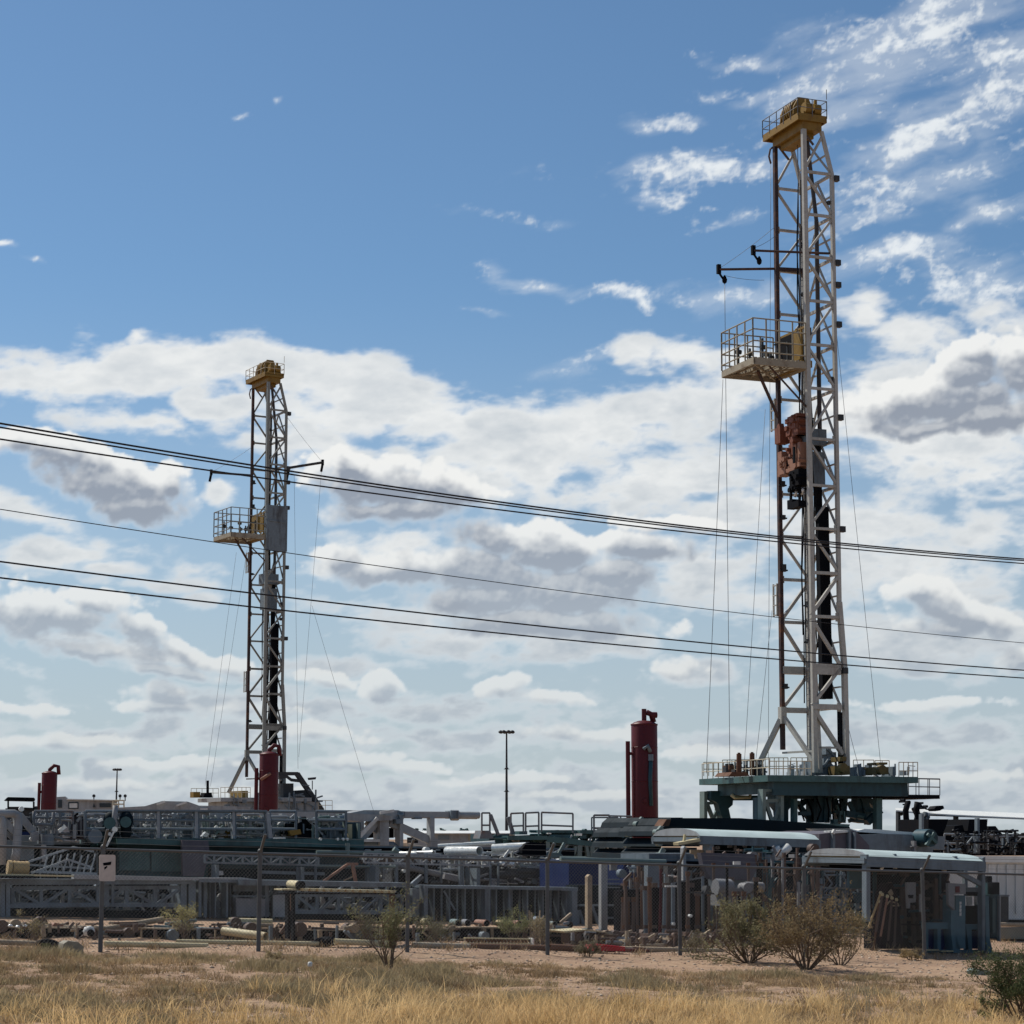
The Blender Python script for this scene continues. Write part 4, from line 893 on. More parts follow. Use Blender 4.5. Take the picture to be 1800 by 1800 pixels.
for i, (x0, x1, y, v, m, lab) in enumerate(((-30, 170, 1641, 4.5, 'rust2', 'dark heap of beams behind the small dry bush at the left'), (190, 290, 1647, 4.5, 'blk', 'black beam under the slanting pipe'),
   (250, 345, 1643, 4.2, 'rust2', 'dark timber pack below the leafy sapling'), (350, 470, 1644, 4.4, 'rust2', 'dark steel beam beneath the thick bright pipe'),
   (480, 640, 1645, 4.6, 'rust2', 'long dark beam right of the rack posts'), (640, 810, 1643, 4.6, 'rust2', 'long dark beam behind the slender green shrub'), (810, 960, 1641, 4.4, 'rust2', 'long dark beam below the row of cut pipe stubs'), (965, 1100, 1648, 4.2, 'blk', 'black beam below the pale plank'))):
    TH(FN, 'steel_beam', lab, 'beam', [
      ('web', 'blk', [('r', x0, y-9.5, x1, y+9, v+.1, v+.16, 1.5)]),  # web kept tall and black to fill in the junk row's shade
      ('flange', 'rust2' if i % 2 else 'wood', [('r', x0, y-12, x1, y-9.6, v, v+.3, 1.5), ('r', x0, y+9.1, x1, y+11, v, v+.3, 1.5)]),  # paler flanges carry a painted top highlight
      ('block', 'wood', [('r', x0+(x1-x0)*k, y+11.2, x0+(x1-x0)*k+7, y+14, v-.1, v+.5) for k in (.05, .5, .9)])], 'steel beams stacked on the ground behind the fence')
TH(FN, 'steel_grating', 'flat rusty lattice girder on the ground right of the slender green shrub', 'girder', [
  ('chord', 'strw', [('r', 818, 1648, 938, 1650, 2.5, 2.6, 2), ('r', 818, 1656.5, 938, 1658.5, 2.5, 2.6, 2)]),
  ('lacing', 'rust', [('b', (820+i*6, 1650), (824+i*6, 1657), .035, 2.55) for i in range(19)]),
  ('end_post', 'shiny', [('r', 936, 1649, 939, 1662, 2.4, 2.6)])])
# pipe rack with the scalloped pale top
TH(FN, 'pipe_rack', 'black pipe rack with a scalloped pale top edge left of the slender shrub', 'rack', [
  ('rack_frame', 'blk', [('r', 506, 1566, 510, 1650, 3.4, 3.6), ('r', 515.5, 1566, 519, 1654, 3.0, 3.15), ('r', 496, 1569, 700, 1572, 3.0, 3.6), ('r', 506, 1571, 519, 1640, 4.0, 4.1)]),
  ('scalloped_edge', 'strw', [('p', [(532+i*12.7, 1561.5+i*.3), (544+i*12.7, 1561.8+i*.3), (541+i*12.7, 1566.5+i*.3), (535+i*12.7, 1566.5+i*.3)], 2.7, 3.2) for i in range(13)]+[('r', 495, 1562.5, 520, 1565, 2.7, 3.2)]),
  ('rack_post', 'rust', [('r', 511, 1571, 515, 1600, 3.6, 3.8), ('r', 690, 1566, 694, 1652, 3.2, 3.4)]),
 ])
TH(FN, 'oil_drum', 'small pale yellow drum lying on the left end of the black pipe rack', 'drum', [
  ('barrel', 'strw', [('x', (510, 1554.5), 3.6, (526, 1556), 3.0, .09)]), ('lid', 'blk', [('x', (526.2, 1556), 3.0, (530, 1556.6), 2.9, .095)])])
# row of cut pipe stubs
for x0, x1, m, lab in ((795, 806, 'grn2', 'green cut pipe stub at the left end of the row'), (815, 823, 'pale', 'pale cut pipe stub beside the green one'), (838, 856, 'pnk', 'pinkish cut pipe stub in the middle of the row'),
    (875, 890, 'tan', 'tan cut pipe stub behind the pale sapling'), (901, 913, 'pnk', 'rusty pink stub right of the pale sapling'), (917, 928, 'wood', 'crooked pale stub by the broken stakes'), (952, 975, 'grn2', 'greenish stub behind the fourth visible fence post'), (712, 722, 'tan', 'tan stub half hidden by the slender green shrub'), (744, 753, 'strw', 'small straw coloured stub right of the slender shrub'), (990, 1002, 'rust', 'rusty stub at the right end of the row')):
    y = 1617+ (x0-795)*.02
    TH(FN, 'pipe_stub', lab, 'pipe', [('pipe', m, [('h', (x0, y+4), 5.6, (x1, y+5), 5.0, .075)]), ('dark_mouth_disc', 'blk', [('x', (x1-1.2, y+5), 5.01, (x1-.8, y+5), 5.0, .066)])], 'row of cut pipe stubs on the beam')  # black disc stands for the shade inside the pipe mouth
TH(FN, 'timber_plank', 'long pale yellow plank lying across blocks in front of the upright posts', 'plank', [
  ('plank', 'strw', [('p', [(990, 1637), (1032, 1633.5), (1068, 1638.5), (1066, 1639.8), (1030, 1636.5), (992, 1640)], 2.4, 3.2)]), ('block', 'rust2', [('r', 1000, 1641, 1010, 1658, 2.6, 3.0), ('r', 1050, 1641, 1056, 1660, 2.6, 3.0)])])
TH(FN, 'plastic_barrier', 'bright red moulded barrier section lying at the foot of the fence', 'barrier', [
  ('body', 'redb', [('p', [(1036, 1671), (1044, 1661), (1058, 1662), (1062, 1665), (1098, 1667), (1100, 1672.5)], .5, .9)]), ('edge', 'redb', [('t', (1046, 1661), (1098, 1666.5), .03, .6)])])
TH(FN, 'red_scrap', 'small dull red scrap on the ground right of the red barrier', 'scrap', [('sheet', 'red', [('p', [(1108, 1668), (1142, 1669), (1140, 1673.5), (1110, 1673)], .9, 1.2), ('p', [(1120, 1665), (1136, 1666), (1134, 1668), (1122, 1667.8)], 1.0, 1.2)])])
TH(FN, 'broken_stakes', 'bundle of crooked broken stakes with dry leaves beside the fourth visible fence post', 'stakes', [
  ('stake', 'wood', [('b', (938+R.uniform(-6, 14), 1650), (938+R.uniform(-8, 20), 1604+R.uniform(-4, 16)), .03, 4+R.uniform(-.3, .3)) for _ in range(9)]+[('b', (985, 1622), (1004, 1606), .06, 4.4)])])
TH(FN, 'black_bag', 'black lumpy bag on the ground between the rack and the slender green shrub', 'bag', [('bag', 'blk', [('l', (573, 1664), 2.2, [(.05, 0), (.22, .03), (.26, .1), (.18, .17), (.05, .2)]), ('l', (562, 1665), 2.3, [(.05, 0), (.16, .03), (.15, .1), (.05, .13)])])])
TH(FN, 'hay_bale', 'small olive bale resting on the ground left of the sign post', 'bale', [('bale', 'strw', []), ('body', 'deck', [('p', [(109, 1676), (112, 1659), (120, 1654), (138, 1656), (147, 1664), (146, 1677)], -1.2, -.8)])][1:])
TH(FN, 'tyre', 'old dark tyre lying on the ground left of the small bale', 'tyre', [('tyre', 'blk', [('c', [(82+17*cos(a*.52), 1663+7*sin(a*.52)) for a in range(13)], .07, .6), ('l', (85, 1668), .7, [(.1, 0), (.25, .02), (.24, .12), (.1, .13)])])])
TH(FN, 'round_lamp', 'pale round lamp housing lying against the beams left of the sign post', 'lamp housing', [('shell', 'wht', [('l', (156, 1646), 3.2, [(.02, 0), (.09, .02), (.12, .1), (.09, .18), (.02, .2)])]), ('dark_opening_disc', 'blk', [('d', 160, 1640, .07, 3.05, 3.1)])])  # black disc painted in for the dark inside of the shell
for i, (x, y) in enumerate(((18, 1627), (31, 1629), (44, 1627))):
    TH(FN, 'metal_cap', ('leftmost', 'middle', 'rightmost')[i]+' of three small shiny caps on the beams at the far left', 'cap', [('cap', 'shiny', [('l', (x, y+2), 4.0, [(.045, 0), (.05, .02), (.03, .045), (.01, .05)])])], 'three shiny caps')
TH(FN, 'rag', 'small pink rag draped on the pipe behind the fence at the left', 'rag', [('cloth', 'pnk', [('p', [(90, 1629), (97, 1622), (107, 1624), (115, 1629)], 4.8, 5.1)])])
TH(FN, 'litter_can', 'tiny white object on the grass in front of the third fence post', 'litter', [('can', 'wht', [('l', (545, 1699), -8, [(.03, 0), (.035, .01), (.035, .06), (.02, .07)])])])
TH(FN, 'white_litter', 'torn white plastic lying under the large brown shrub', 'litter', [('sheet', 'wht', [('c', [(1351, 1700), (1358, 1703), (1366, 1704), (1373, 1700), (1383, 1702), (1384, 1706)], .025, -3), ('p', [(1352, 1700), (1362, 1702), (1368, 1706), (1356, 1705)], -3.1, -2.9)])])
TH(FN, 'white_litter', 'pale plastic tub lying by the dark green bush at the right edge', 'litter', [('tub', 'grn2', [('p', [(1718, 1708), (1722, 1703), (1740, 1706), (1743, 1712), (1732, 1715), (1720, 1714)], -9.6, -9.3)])])
# tan drum standing on the flat beam, far left
TH(FC, 'storage_drum', 'tan ribbed plastic drum lying on the long flat beam at the far left', 'drum', [
  ('barrel', 'tan', [('x', (22, 1525), .3, (50, 1526), .3, .165)]), ('rim', 'tan', [('x', (13, 1524.5), .3, (20, 1525), .3, .18), ('x', (24, 1525), .3, (26, 1525), .3, .175), ('x', (46, 1526), .3, (48, 1526), .3, .175)])])
TH(FC, 'steel_beam', 'long flat beam with pale upper face carrying the tan drum', 'beam', [
  ('flange', 'strw', [('p', [(-60, 1535), (130, 1539), (130, 1541.5), (-60, 1538)], -.5, -.3)]), ('web', 'blk', [('p', [(-60, 1538.3), (60, 1540), (60, 1543), (-60, 1543)], -.6, -.2)]),
  ('light_beam', 'gry2', [('p', [(130, 1537), (180, 1539), (180, 1546), (130, 1545)], -.3, 0), ('p', [(203, 1539), (350, 1543), (430, 1543), (450, 1546), (300, 1548), (203, 1547)], -.3, 0)])])
# aluminium stairs, lying
o = [('b', (50, 1515), (130, 1489), .05, 1.0), ('b', (130, 1489), (165, 1497), .05, 1.0), ('b', (55, 1535), (120, 1511), .05, .6), ('b', (120, 1511), (160, 1524), .05, .6), ('b', (50, 1520), (165, 1527), .05, 1.2), ('b', (60, 1532), (170, 1536), .06, .4)]
o += [('b', (75+i*12, 1534), (84+i*12, 1505-i*1.5+(6 if i > 4 else 0)), .035, .8) for i in range(8)]+[('b', (65+i*14, 1529-i*4), (70+i*14, 1536), .03, .7) for i in range(5)]
TH(FC, 'access_stairs', 'light metal stair flight lying on the beam left of the sign', 'stairs', [('stringer', 'gry2', o)])

# ---------------------------------------------------------------- left machinery
TH(FD, 'tube_frame', 'pale grey rounded tube frame with diagonal braces at the far left', 'frame', [
  ('upright', 'gry2', [('c', [(-30, 1431), (0, 1430), (24, 1430), (31, 1433), (32, 1440), (29, 1500), (26, 1512)], .13, 0), ('c', [(-10, 1436), (4, 1436), (6, 1450), (4, 1520)], .11, 0)]),
  ('brace', 'gry2', [('b', (6, 1440), (28, 1466), .16, .1), ('b', (34, 1432), (58, 1462), .18, .3), ('b', (8, 1462), (28, 1478), .12, .2), ('t', (77, 1485), (78, 1515), .07, -.3), ('b', (60, 1462), (62, 1478), .2, .2)]),
  ('cross_panel', 'gry', [('r', 32, 1468, 95, 1486, .8, 1.6), ('r', -30, 1476, 60, 1512, .9, 1.8), ('r', 74, 1466, 93, 1483, -.2, .5)]),
 ])
TH(FD, 'winch_unit', 'dark winch unit with small lamps and hoses behind the pale tube frame', 'winch', [
  ('housing', 'lamp', [('blob', 28, 1434, 60, 1480, 2, 3.5, 16), ('r', 36, 1440, 52, 1452, 2, 3), ('blob', -20, 1436, 22, 1475, 1.5, 3, 10)]), ('tank', 'blue', [('r', 36, 1462, 52, 1468, 1.8, 2.0)]),
  ('rail', 'rail', [('rail', 60, 128, 1426, 1448, 3, .6, 0, .04), ('c', [(60, 1426), (59, 1440), (61, 1449), (92, 1450), (94, 1444), (94, 1428)], .05, .4)]),
  ('white_fitting', 'shiny', [('b', (103, 1462), (115, 1452), .1, .5), ('b', (90, 1443), (95, 1439), .09, .5), ('d', 56, 1475, .06, .2, .3), ('d', 38, 1422, .07, .3, .4)])])
TH(FD, 'gabled_housing', 'purple grey engine housing with a gabled dark roof behind the stairs', 'housing', [
  ('wall', 'purp', [('p', [(123, 1440), (135, 1431), (147, 1431), (147, 1476), (123, 1473)], 1.2, 3.5)]), ('roof', 'blk', [('p', [(121, 1440), (135, 1429), (148, 1429), (148, 1431), (136, 1432), (123, 1441.5)], 1.0, 3.6)]), ('door', 'blk', [('p', [(135, 1472), (135, 1462), (138, 1459), (140, 1462), (140, 1473)], 1.14, 1.19)])])
TH(FD, 'mud_pump', 'dark green mud pump with two round dampers behind the sign', 'pump', [
  ('damper', 'navyd', [('l', (193, 1474), .5, [(.1, 0), (.14, .1), (.15, .3), (.19, .4), (.205, .55), (.16, .7), (.04, .76)]), ('l', (221, 1474), .5, [(.1, 0), (.15, .1), (.16, .35), (.2, .45), (.2, .6), (.12, .73), (.03, .77)])]),
  ('damper_flange', 'grn', [('x', (193, 1447), .25, (193, 1447), .4, .17), ('x', (221, 1445), .25, (221, 1445), .4, .16)]),
  ('body', 'navy', [('p', [(178, 1486), (180, 1462), (196, 1455), (206, 1462), (208, 1486)], .8, 2), ('p', [(211, 1484), (213, 1458), (228, 1452), (236, 1470), (250, 1474), (252, 1484)], .8, 2), ('blob', 150, 1450, 182, 1484, 1, 2.5, 14)]),
  ('wheel', 'gry', [('d', 168, 1470, .2, .4, .8), ('c', [(228, 1470), (236, 1468), (246, 1472), (250, 1482)], .04, .5)]),
  ('chrome_fitting', 'shiny', [('d', 202, 1458, .08, .2, .4), ('d', 193, 1466, .05, .2, .35), ('b', (187, 1488), (200, 1462), .05, .1), ('b', (172, 1444), (180, 1440), .07, .3), ('d', 152, 1443, .05, .6, .7)]),
  ('hose', 'gry2', [('c', [(203, 1416), (201, 1440), (204, 1455)], .08, .3)])])
TH(FD, 'dark_backing_box', 'added dark backing for the shade behind the lying stairs at the far left', 'dark backing', [('shell', 'navyd', [('p', [(-120, 1484), (206, 1486), (206, 1552), (-120, 1550)], 1.6, 4)]), ('lid', 'gry', [('p', [(-120, 1481), (206, 1483), (206, 1485.8), (-120, 1483.8)], 1.5, 4.1)]), ('rib', 'gry', [('r', x_, 1488, x_+2, 1545, 1.5, 1.58) for x_ in (-20, 45, 70, 100, 140, 170)])])  # box added so the space behind the stairs reads as shade
TH(FD, 'dark_backing_box', 'added dark backing for the shade behind the manifold pipes and brown frame', 'dark backing', [('shell', 'blk', [('p', [(640, 1490), (1010, 1494), (1010, 1566), (640, 1566)], 3.2, 5)]), ('lid', 'gry', [('p', [(640, 1487), (1010, 1491), (1010, 1493.8), (640, 1489.8)], 3.1, 5.1)]), ('rib', 'gry', [('r', x_, 1494, x_+2, 1560, 3.1, 3.18) for x_ in (690, 760, 830, 900, 960)])])  # added backing; its black stands for shade behind the manifold
# long deck tank with railings
TH(FD, 'mud_tank', 'long dark blue green mud tank carrying the railed machinery deck', 'tank', [
  ('tank_wall', 'navy', [('p', [(206, 1480), (640, 1486), (640, 1566), (206, 1566)], 1, 5)]),
  ('deck_edge', 'grn', [('p', [(206, 1474), (640, 1474), (640, 1490), (206, 1484)], .4, 5.2)]),
  ('panel', 'grn', [('r', 210, 1493, 263, 1530, .9, .96), ('r', 266, 1493, 318, 1532, .9, .96)]),
  ('side_panel', 'purp', [('p', [(320, 1476), (366, 1477), (368, 1494), (358, 1541), (322, 1540)], .2, .38)]),
  ('rail_pipe', 'gry', [('b', (460, 1533), (570, 1536), .09, .3), ('b', (370, 1499), (630, 1502), .06, .1)]),
  ('label_plate', 'wht', [('p', [(379, 1530), (392, 1531), (393, 1538), (381, 1539)], .7, .75)]),
  ('dark_tank_backing', 'navyd', [('r', 370, 1527, 640, 1546, .8, 3)])])  # dark backing below the deck, shade put into its colour
rl = []
for x0, x1 in ((150, 276), (281, 342), (348, 409), (413, 466), (474, 520), (556, 608)):
    rl += [('rail', x0, x1, 1426, 1473, max(1, int((x1-x0)/60)), .6, .5, .045, (.33, .66))]
TH(FD, 'guard_railing', 'grey guard railing along the deck of the long mud tank', 'railing', [
  ('rail', 'gry', rl), ('post', 'gry2', [('r', 276, 1425, 281, 1473, .5, .7), ('r', 343, 1425, 348, 1473, .5, .7), ('r', 409, 1426, 413, 1474, .5, .7), ('b', (470, 1430), (475, 1474), .12, .5)]),
  ('cap_beam', 'gry', [('p', [(206, 1423), (470, 1424), (470, 1427), (206, 1426)], .45, .75)])])
TH(FD, 'pump_engine', 'engine and pump set with a yellow guard on the railed deck', 'engine', [
  ('block', 'blk', [('blob', 425, 1438, 462, 1470, 1.5, 3, 16), ('blob', 505, 1440, 552, 1486, .6, 2.4, 24), ('r', 512, 1462, 552, 1486, 1, 2.2)]),
  ('guard', 'ylw', [('r', 385, 1452, 404, 1472, 1.2, 2), ('p', [(508, 1460), (528, 1458), (530, 1466), (512, 1469)], .5, .9)]),
  ('piping', 'gry', [('blob', 560, 1438, 606, 1474, 1, 2.5, 30), ('blob', 482, 1440, 505, 1472, 1, 2, 14), ('r', 322, 1440, 340, 1474, 1.2, 2)]),
  ('shiny_fitting', 'shiny', [('d', 267, 1441, .07, 1, 1.1), ('d', 255, 1451, .05, 1, 1.1), ('r', 253, 1466, 270, 1469, 1, 1.2), ('r', 290, 1466, 301, 1470, 1, 1.2), ('r', 308, 1462, 319, 1470, 1, 1.2), ('b', (282, 1446), (288, 1439), .08, 1), ('b', (292, 1452), (298, 1443), .08, 1), ('p', [(355, 1470), (362, 1462), (368, 1466), (364, 1471)], 1, 1.2), ('b', (376, 1459), (382, 1452), .09, 1), ('r', 374, 1467, 380, 1471, 1, 1.2), ('r', 480, 1472, 502, 1474.5, .4, .6), ('d', 392, 1445, .06, 1, 1.1), ('r', 434, 1437, 446, 1441, 1, 1.2)]+[('d', x, 1475, .04, .3, .4) for x in (564, 594, 604, 611)]),
 ])
TH(FD, 'control_cabinet', 'dark green cabinet with a pale door strip at the right end of the tank deck', 'cabinet', [
  ('body', 'navy', [('r', 610, 1446, 634, 1482, 1, 2.4)]), ('frame', 'grn2', [('r', 629, 1447, 633, 1482, .8, .95), ('r', 556, 1438, 608, 1440, .7, .9), ('r', 606, 1438, 609, 1478, .7, .9)]), ('door', 'strw', [('r', 612, 1449, 619, 1474, .9, .97)])])
TH(FD, 'manifold_pipes', 'pale green manifold pipes and posts right of the mud tank', 'pipes', [
  ('pipe', 'grn2', [('t', (556, 1498), (700, 1499), .055, 0), ('t', (558, 1522), (695, 1524), .04, 0), ('t', (611, 1482), (611, 1502), .07, 0), ('t', (692, 1492), (700, 1498), .08, 0)]),
  ('post', 'gry', [('r', x, 1500, x+w, 1552, .05, .15) for x, w in ((554, 3), (646, 5), (695, 5), (654, 2), (748, 4), (775, 3))]),
  ('valve', 'shiny', [('r', 636, 1505, 647, 1511, .1, .3), ('d', 659, 1508, .07, .1, .3), ('d', 671, 1508, .06, .1, .3), ('d', 711, 1531, .05, .1, .3)]),
  ('backing', 'blk', [('p', [(640, 1496), (960, 1508), (960, 1562), (640, 1556)], 2.2, 3), ('r', 700, 1516, 780, 1556, .6, 1.4)]),  # black sheets put in as the shade behind the pipes
  ('brown_beam', 'rust2', [('p', [(640, 1507), (760, 1506), (760, 1514), (640, 1518)], .5, .9)])])
TH(FD, 'a_frame', 'faded brown folding A frame of timber colour on the flat beam', 'frame', [('leg', 'pnk', [('b', (569, 1549), (610, 1520), .07, -.8), ('b', (610, 1519), (629, 1519), .08, -.8), ('b', (620, 1520), (625, 1550), .09, -.8)]), ('strut', 'wood', [('b', (604, 1548), (622, 1540), .04, -.6)])])

# white lying mast arm
TH(FE, 'mast_section', 'pale grey folded mast section with round nosed tube pointing right', 'mast section', [
  ('beam', 'gry2', [('p', [(400, 1425), (600, 1428), (690, 1434), (690, 1442), (640, 1444), (560, 1440), (400, 1431)], 0, 1.2), ('p', [(600, 1432), (640, 1424), (700, 1424), (710, 1428), (710, 1440), (660, 1440)], .2, 1.4)]),
  ('arm', 'gry2', [('x', (708, 1432), .4, (842, 1433), .4, .13), ('r', 705, 1427, 795, 1437, .25, .6), ('x', (793, 1433), .4, (805, 1433), .4, .2), ('x', (804, 1433), .4, (838, 1433.5), .4, .14)]),
  ('leg', 'gry2', [('r', 668, 1438, 684, 1486, .1, .8), ('r', 703, 1440, 709, 1492, .2, .7), ('r', 757, 1437, 764, 1492, .2, .6), ('b', (632, 1476), (668, 1436), .28, .4), ('b', (684, 1445), (770, 1484), .28, .5), ('b', (645, 1444), (672, 1470), .24, .6)]),
  ('painted_sunlight', 'wht', [('r', 632, 1475, 668, 1480, -.1, .6), ('b', (631, 1472), (663, 1438), .12, -.1), ('b', (668, 1429), (692, 1425), .1, -.1), ('p', [(716, 1482), (740, 1486), (760, 1491), (720, 1492)], .8, 1.4)]),  # white strips put the sunlight on these faces into the colour
  ('bracket', 'gry', [('blob', 694, 1424, 712, 1440, 0, .6, 7), ('r', 730, 1437, 742, 1440, .2, .6), ('r', 793, 1425, 806, 1439, .1, .7), ('r', 697, 1440, 708, 1448, 0, .5)]),
 ], 'lattice sections stored in the yard')
TH(FE, 'equipment_skid', 'dark engine skid seen beneath the pale folded mast section', 'skid', [
  ('engine', 'blk', [('p', [(636, 1474), (650, 1458), (660, 1458), (668, 1472)], 1.5, 2.5), ('r', 682, 1455, 692, 1473, 1.0, 1.6), ('r', 724, 1472, 735, 1482, 1.5, 2)]), ('body', 'gry', [('c', [(634, 1486), (660, 1483), (690, 1484), (700, 1494)], .12, .4), ('blob', 634, 1484, 700, 1500, 1, 2, 14)]),
  ('panel', 'pale', [('r', 693, 1456, 702, 1472, 1.4, 1.6), ('r', 760, 1490, 764, 1496, 1.4, 1.6)])])
# long white roofed shed far behind
FX = Fr(800, 150, radians(4))
TH(FX, 'storage_shed', 'distant low grey shed with a white roof edge behind the pale mast arm', 'shed', [
  ('wall', 'gry2', [('r', 728, 1464.5, 905, 1500, 0, 10)]), ('roof', 'roofw', [('s', [(726, 1464.4), (907, 1464.4)], [(728, 1460.2), (905, 1460.2)], -.4, 6)]), ('door', 'deck', [('r', 823, 1465.5, 845, 1478, -.1, -.02)]), ('window', 'gry', [('r', 770, 1468, 790, 1476, -.1, -.02)])])
TH(Fr(1480, 66), 'dark_backing_box', 'added dark backing for the shade in the gap between the two canopies', 'dark backing', [('shell', 'blk', [('r', 1436, 1521, 1560, 1660, 0, 3)]), ('lid', 'gry', [('r', 1434, 1518, 1562, 1520.8, -.1, 3.1)]), ('rib', 'navy', [('r', x_, 1526, x_+2, 1650, -.08, -.01) for x_ in (1445, 1470, 1495, 1515)])])  # dark box added to fill the gap between canopies with shade
TH(Fr(1180, 64), 'dark_backing_box', 'added dark backing for the shade behind the upright rusty pipes', 'dark backing', [('shell', 'blk', [('r', 1060, 1514, 1262, 1640, 1, 3)]), ('lid', 'gry', [('r', 1141, 1500, 1262, 1513.8, 1.2, 3.1)]), ('rib', 'gry', [('r', x_, 1518, x_+3, 1630, .9, .99) for x_ in (1150, 1180, 1205, 1235)])])  # black mass added as the shade behind the standing pipes
TH(Fr(1740, 60), 'dark_backing_box', 'added dark backing for the shade behind the cabin frame by the container', 'dark backing', [('shell', 'blk', [('r', 1668, 1594, 1757, 1664, 0, 1.5)]), ('lid', 'gry', [('r', 1666, 1591, 1757, 1593.8, -.1, 1.6)])])  # added dark filler for the shade behind the cabin frame
for F_, nm, lab, bx_, n_, ms in (
    (FD, 'pipe_tangle', 'tangle of grey pipes and brackets behind the deck railing at the left', (60, 1428, 345, 1474, .9, 1.6), 120, ('gry2', 'pale', 'gry')),
    (FD, 'pipe_tangle', 'tangle of pipes and fittings behind the deck railing around the engine set', (345, 1430, 610, 1474, .9, 1.6), 150, ('gry2', 'grn2', 'gry')),
    (FD, 'pipe_tangle', 'tangle of stacked pipes, rods and brackets left of the fourth fence post', (640, 1494, 985, 1556, .2, 1.8), 210, ('gry2', 'wht', 'gry')),
    (FC, 'pipe_tangle', 'shadowed rods and struts inside the first lying lattice section', (0, 1560, 345, 1600, .35, .9), 70, ('gry', 'gry2', 'gry')),
    (FC, 'pipe_tangle', 'shadowed rods and struts beside the dark plate rack', (345, 1556, 720, 1622, .45, .85), 90, ('gry', 'gry2', 'gry')),
    (FG, 'pipe_tangle', 'fine braces and hoses below the green truss platform', (860, 1468, 1110, 1508, -.2, 1.4), 90, ('grn', 'gry2', 'blk')),
    (Fr(1180, 60), 'pipe_tangle', 'rods, hooks and brackets behind the upright rusty pipes', (1095, 1520, 1262, 1650, 0, .8), 110, ('rust2', 'gry', 'pale')),
    (Fr(1350, 57), 'pipe_tangle', 'pumps, rods and hoses in the shade of the first canopy', (1250, 1486, 1440, 1640, 0, .9), 150, ('rust2', 'navy', 'pale')),
    (Fr(1500, 60), 'pipe_tangle', 'shadowed pipework in the gap between the canopies', (1440, 1530, 1530, 1650, 0, .9), 60, ('gry', 'navy', 'rust2')),
    (FQ0, 'pipe_tangle', 'tools and rods stored deep under the second canopy', (1532, 1530, 1668, 1660, 1.5, 1.9), 44, ('rust2', 'navy', 'maroon')),
    (Fr(1700, 90), 'pipe_tangle', 'pipework on the black generator skid under the open shed', (1655, 1458, 1800, 1500, .3, .7), 60, ('lamp', 'blk', 'gry')),
    (Fr(100, 98), 'pipe_tangle', 'pipes and rails on the machinery at the far left', (0, 1428, 210, 1480, 0, 1), 90, ('gry2', 'gry', 'pale')),
    (FN2, 'scrap_row', 'scattered rods, clamps and offcuts on the ground behind the fence at the left', (0, 1622, 480, 1656, 4, 5.5), 110, ('rust2', 'wood', 'gry')),
    (FN2, 'scrap_row', 'scattered rods, clamps and offcuts on the ground behind the fence at the middle', (480, 1622, 1000, 1658, 4, 5.5), 110, ('rust2', 'wood', 'gry')),
    (FN2, 'scrap_row', 'scattered rods and offcuts at the foot of the standing pipes', (1000, 1636, 1300, 1664, 2, 4), 70, ('rust2', 'wood', 'pale'))):
    vs, fs, ss, mi = [], [], [], []
    for q in range(3):
        mb = MB(); draw(F_, mb, [('net',)+bx_+(n_//(1, 2, 4)[q],)]); k0 = len(vs); vs += mb.v; fs += [tuple(i+k0 for i in f) for f in mb.f]; ss += mb.sm; mi += [q]*len(mb.f)
    o0 = Vector(vs[0]); me = make_mesh(nm, [tuple(Vector(v)-o0) for v in vs], fs, MT[ms[0]], ss); me.materials.append(MT[ms[1]]); me.materials.append(MT[ms[2]]); me.polygons.foreach_set('material_index', mi)
    ob = bpy.data.objects.new(nm, me); ob.location = o0; scn.collection.objects.link(ob); ob['label'] = lab; ob['category'] = 'scrap'; ob['kind'] = 'stuff'
# bright pipes stacked mid distance
PG = 'bright pipes stacked behind the upright bar rack'
for k, (a, va, b, vb, r, m, lab) in enumerate((((700, 1502), 1, (762, 1500), 0, .09, 'shiny', 'short bright pipe at the left of the stacked pipes'), ((786, 1496), 1.2, (843, 1496), -.4, .14, 'shiny', 'wide bright pipe with a black open mouth left of the lamp post foot'),
    ((770, 1487), 2, (870, 1481), 1, .06, 'shiny', 'thin bright pipe lying highest in the stack'), ((866, 1491), 1, (925, 1488), .2, .13, 'shiny', 'wide bright pipe leading to the black bell mouth'), ((830, 1514), 1, (905, 1520), 0, .07, 'shiny', 'broken glinting pipe under the wide ones'),
    ((895, 1519), 1, (985, 1527), 0, .07, 'shiny', 'lower glinting pipe near the blue tank'), ((700, 1521), .5, (810, 1545), 0, .09, 'pale', 'slanting pale pipe running down right to the rack'), ((760, 1508), 1, (900, 1512), 1, .06, 'pale', 'dull long pipe through the middle of the stack'))):
    mb = MB(); mb.tube(FD.P(*a, va), FD.P(*b, vb), r, 16, hollow=True); one('pipe', lab, 'pipe', mb, MT[m], PG)
TH(FD, 'bell_mouth', 'black flared bell mouth fitting at the end of the wide bright pipe', 'fitting', [('bell', 'blk', [('p', [(918, 1492), (924, 1483), (932, 1480), (960, 1482), (960, 1506), (926, 1505), (918, 1500)], 0, .8)]), ('lug', 'grn2', [('b', (963, 1506), (975, 1482), .08, -.2), ('b', (982, 1500), (992, 1482), .08, -.2), ('p', [(965, 1507), (972, 1499), (985, 1499), (992, 1507)], -.3, .1)])])
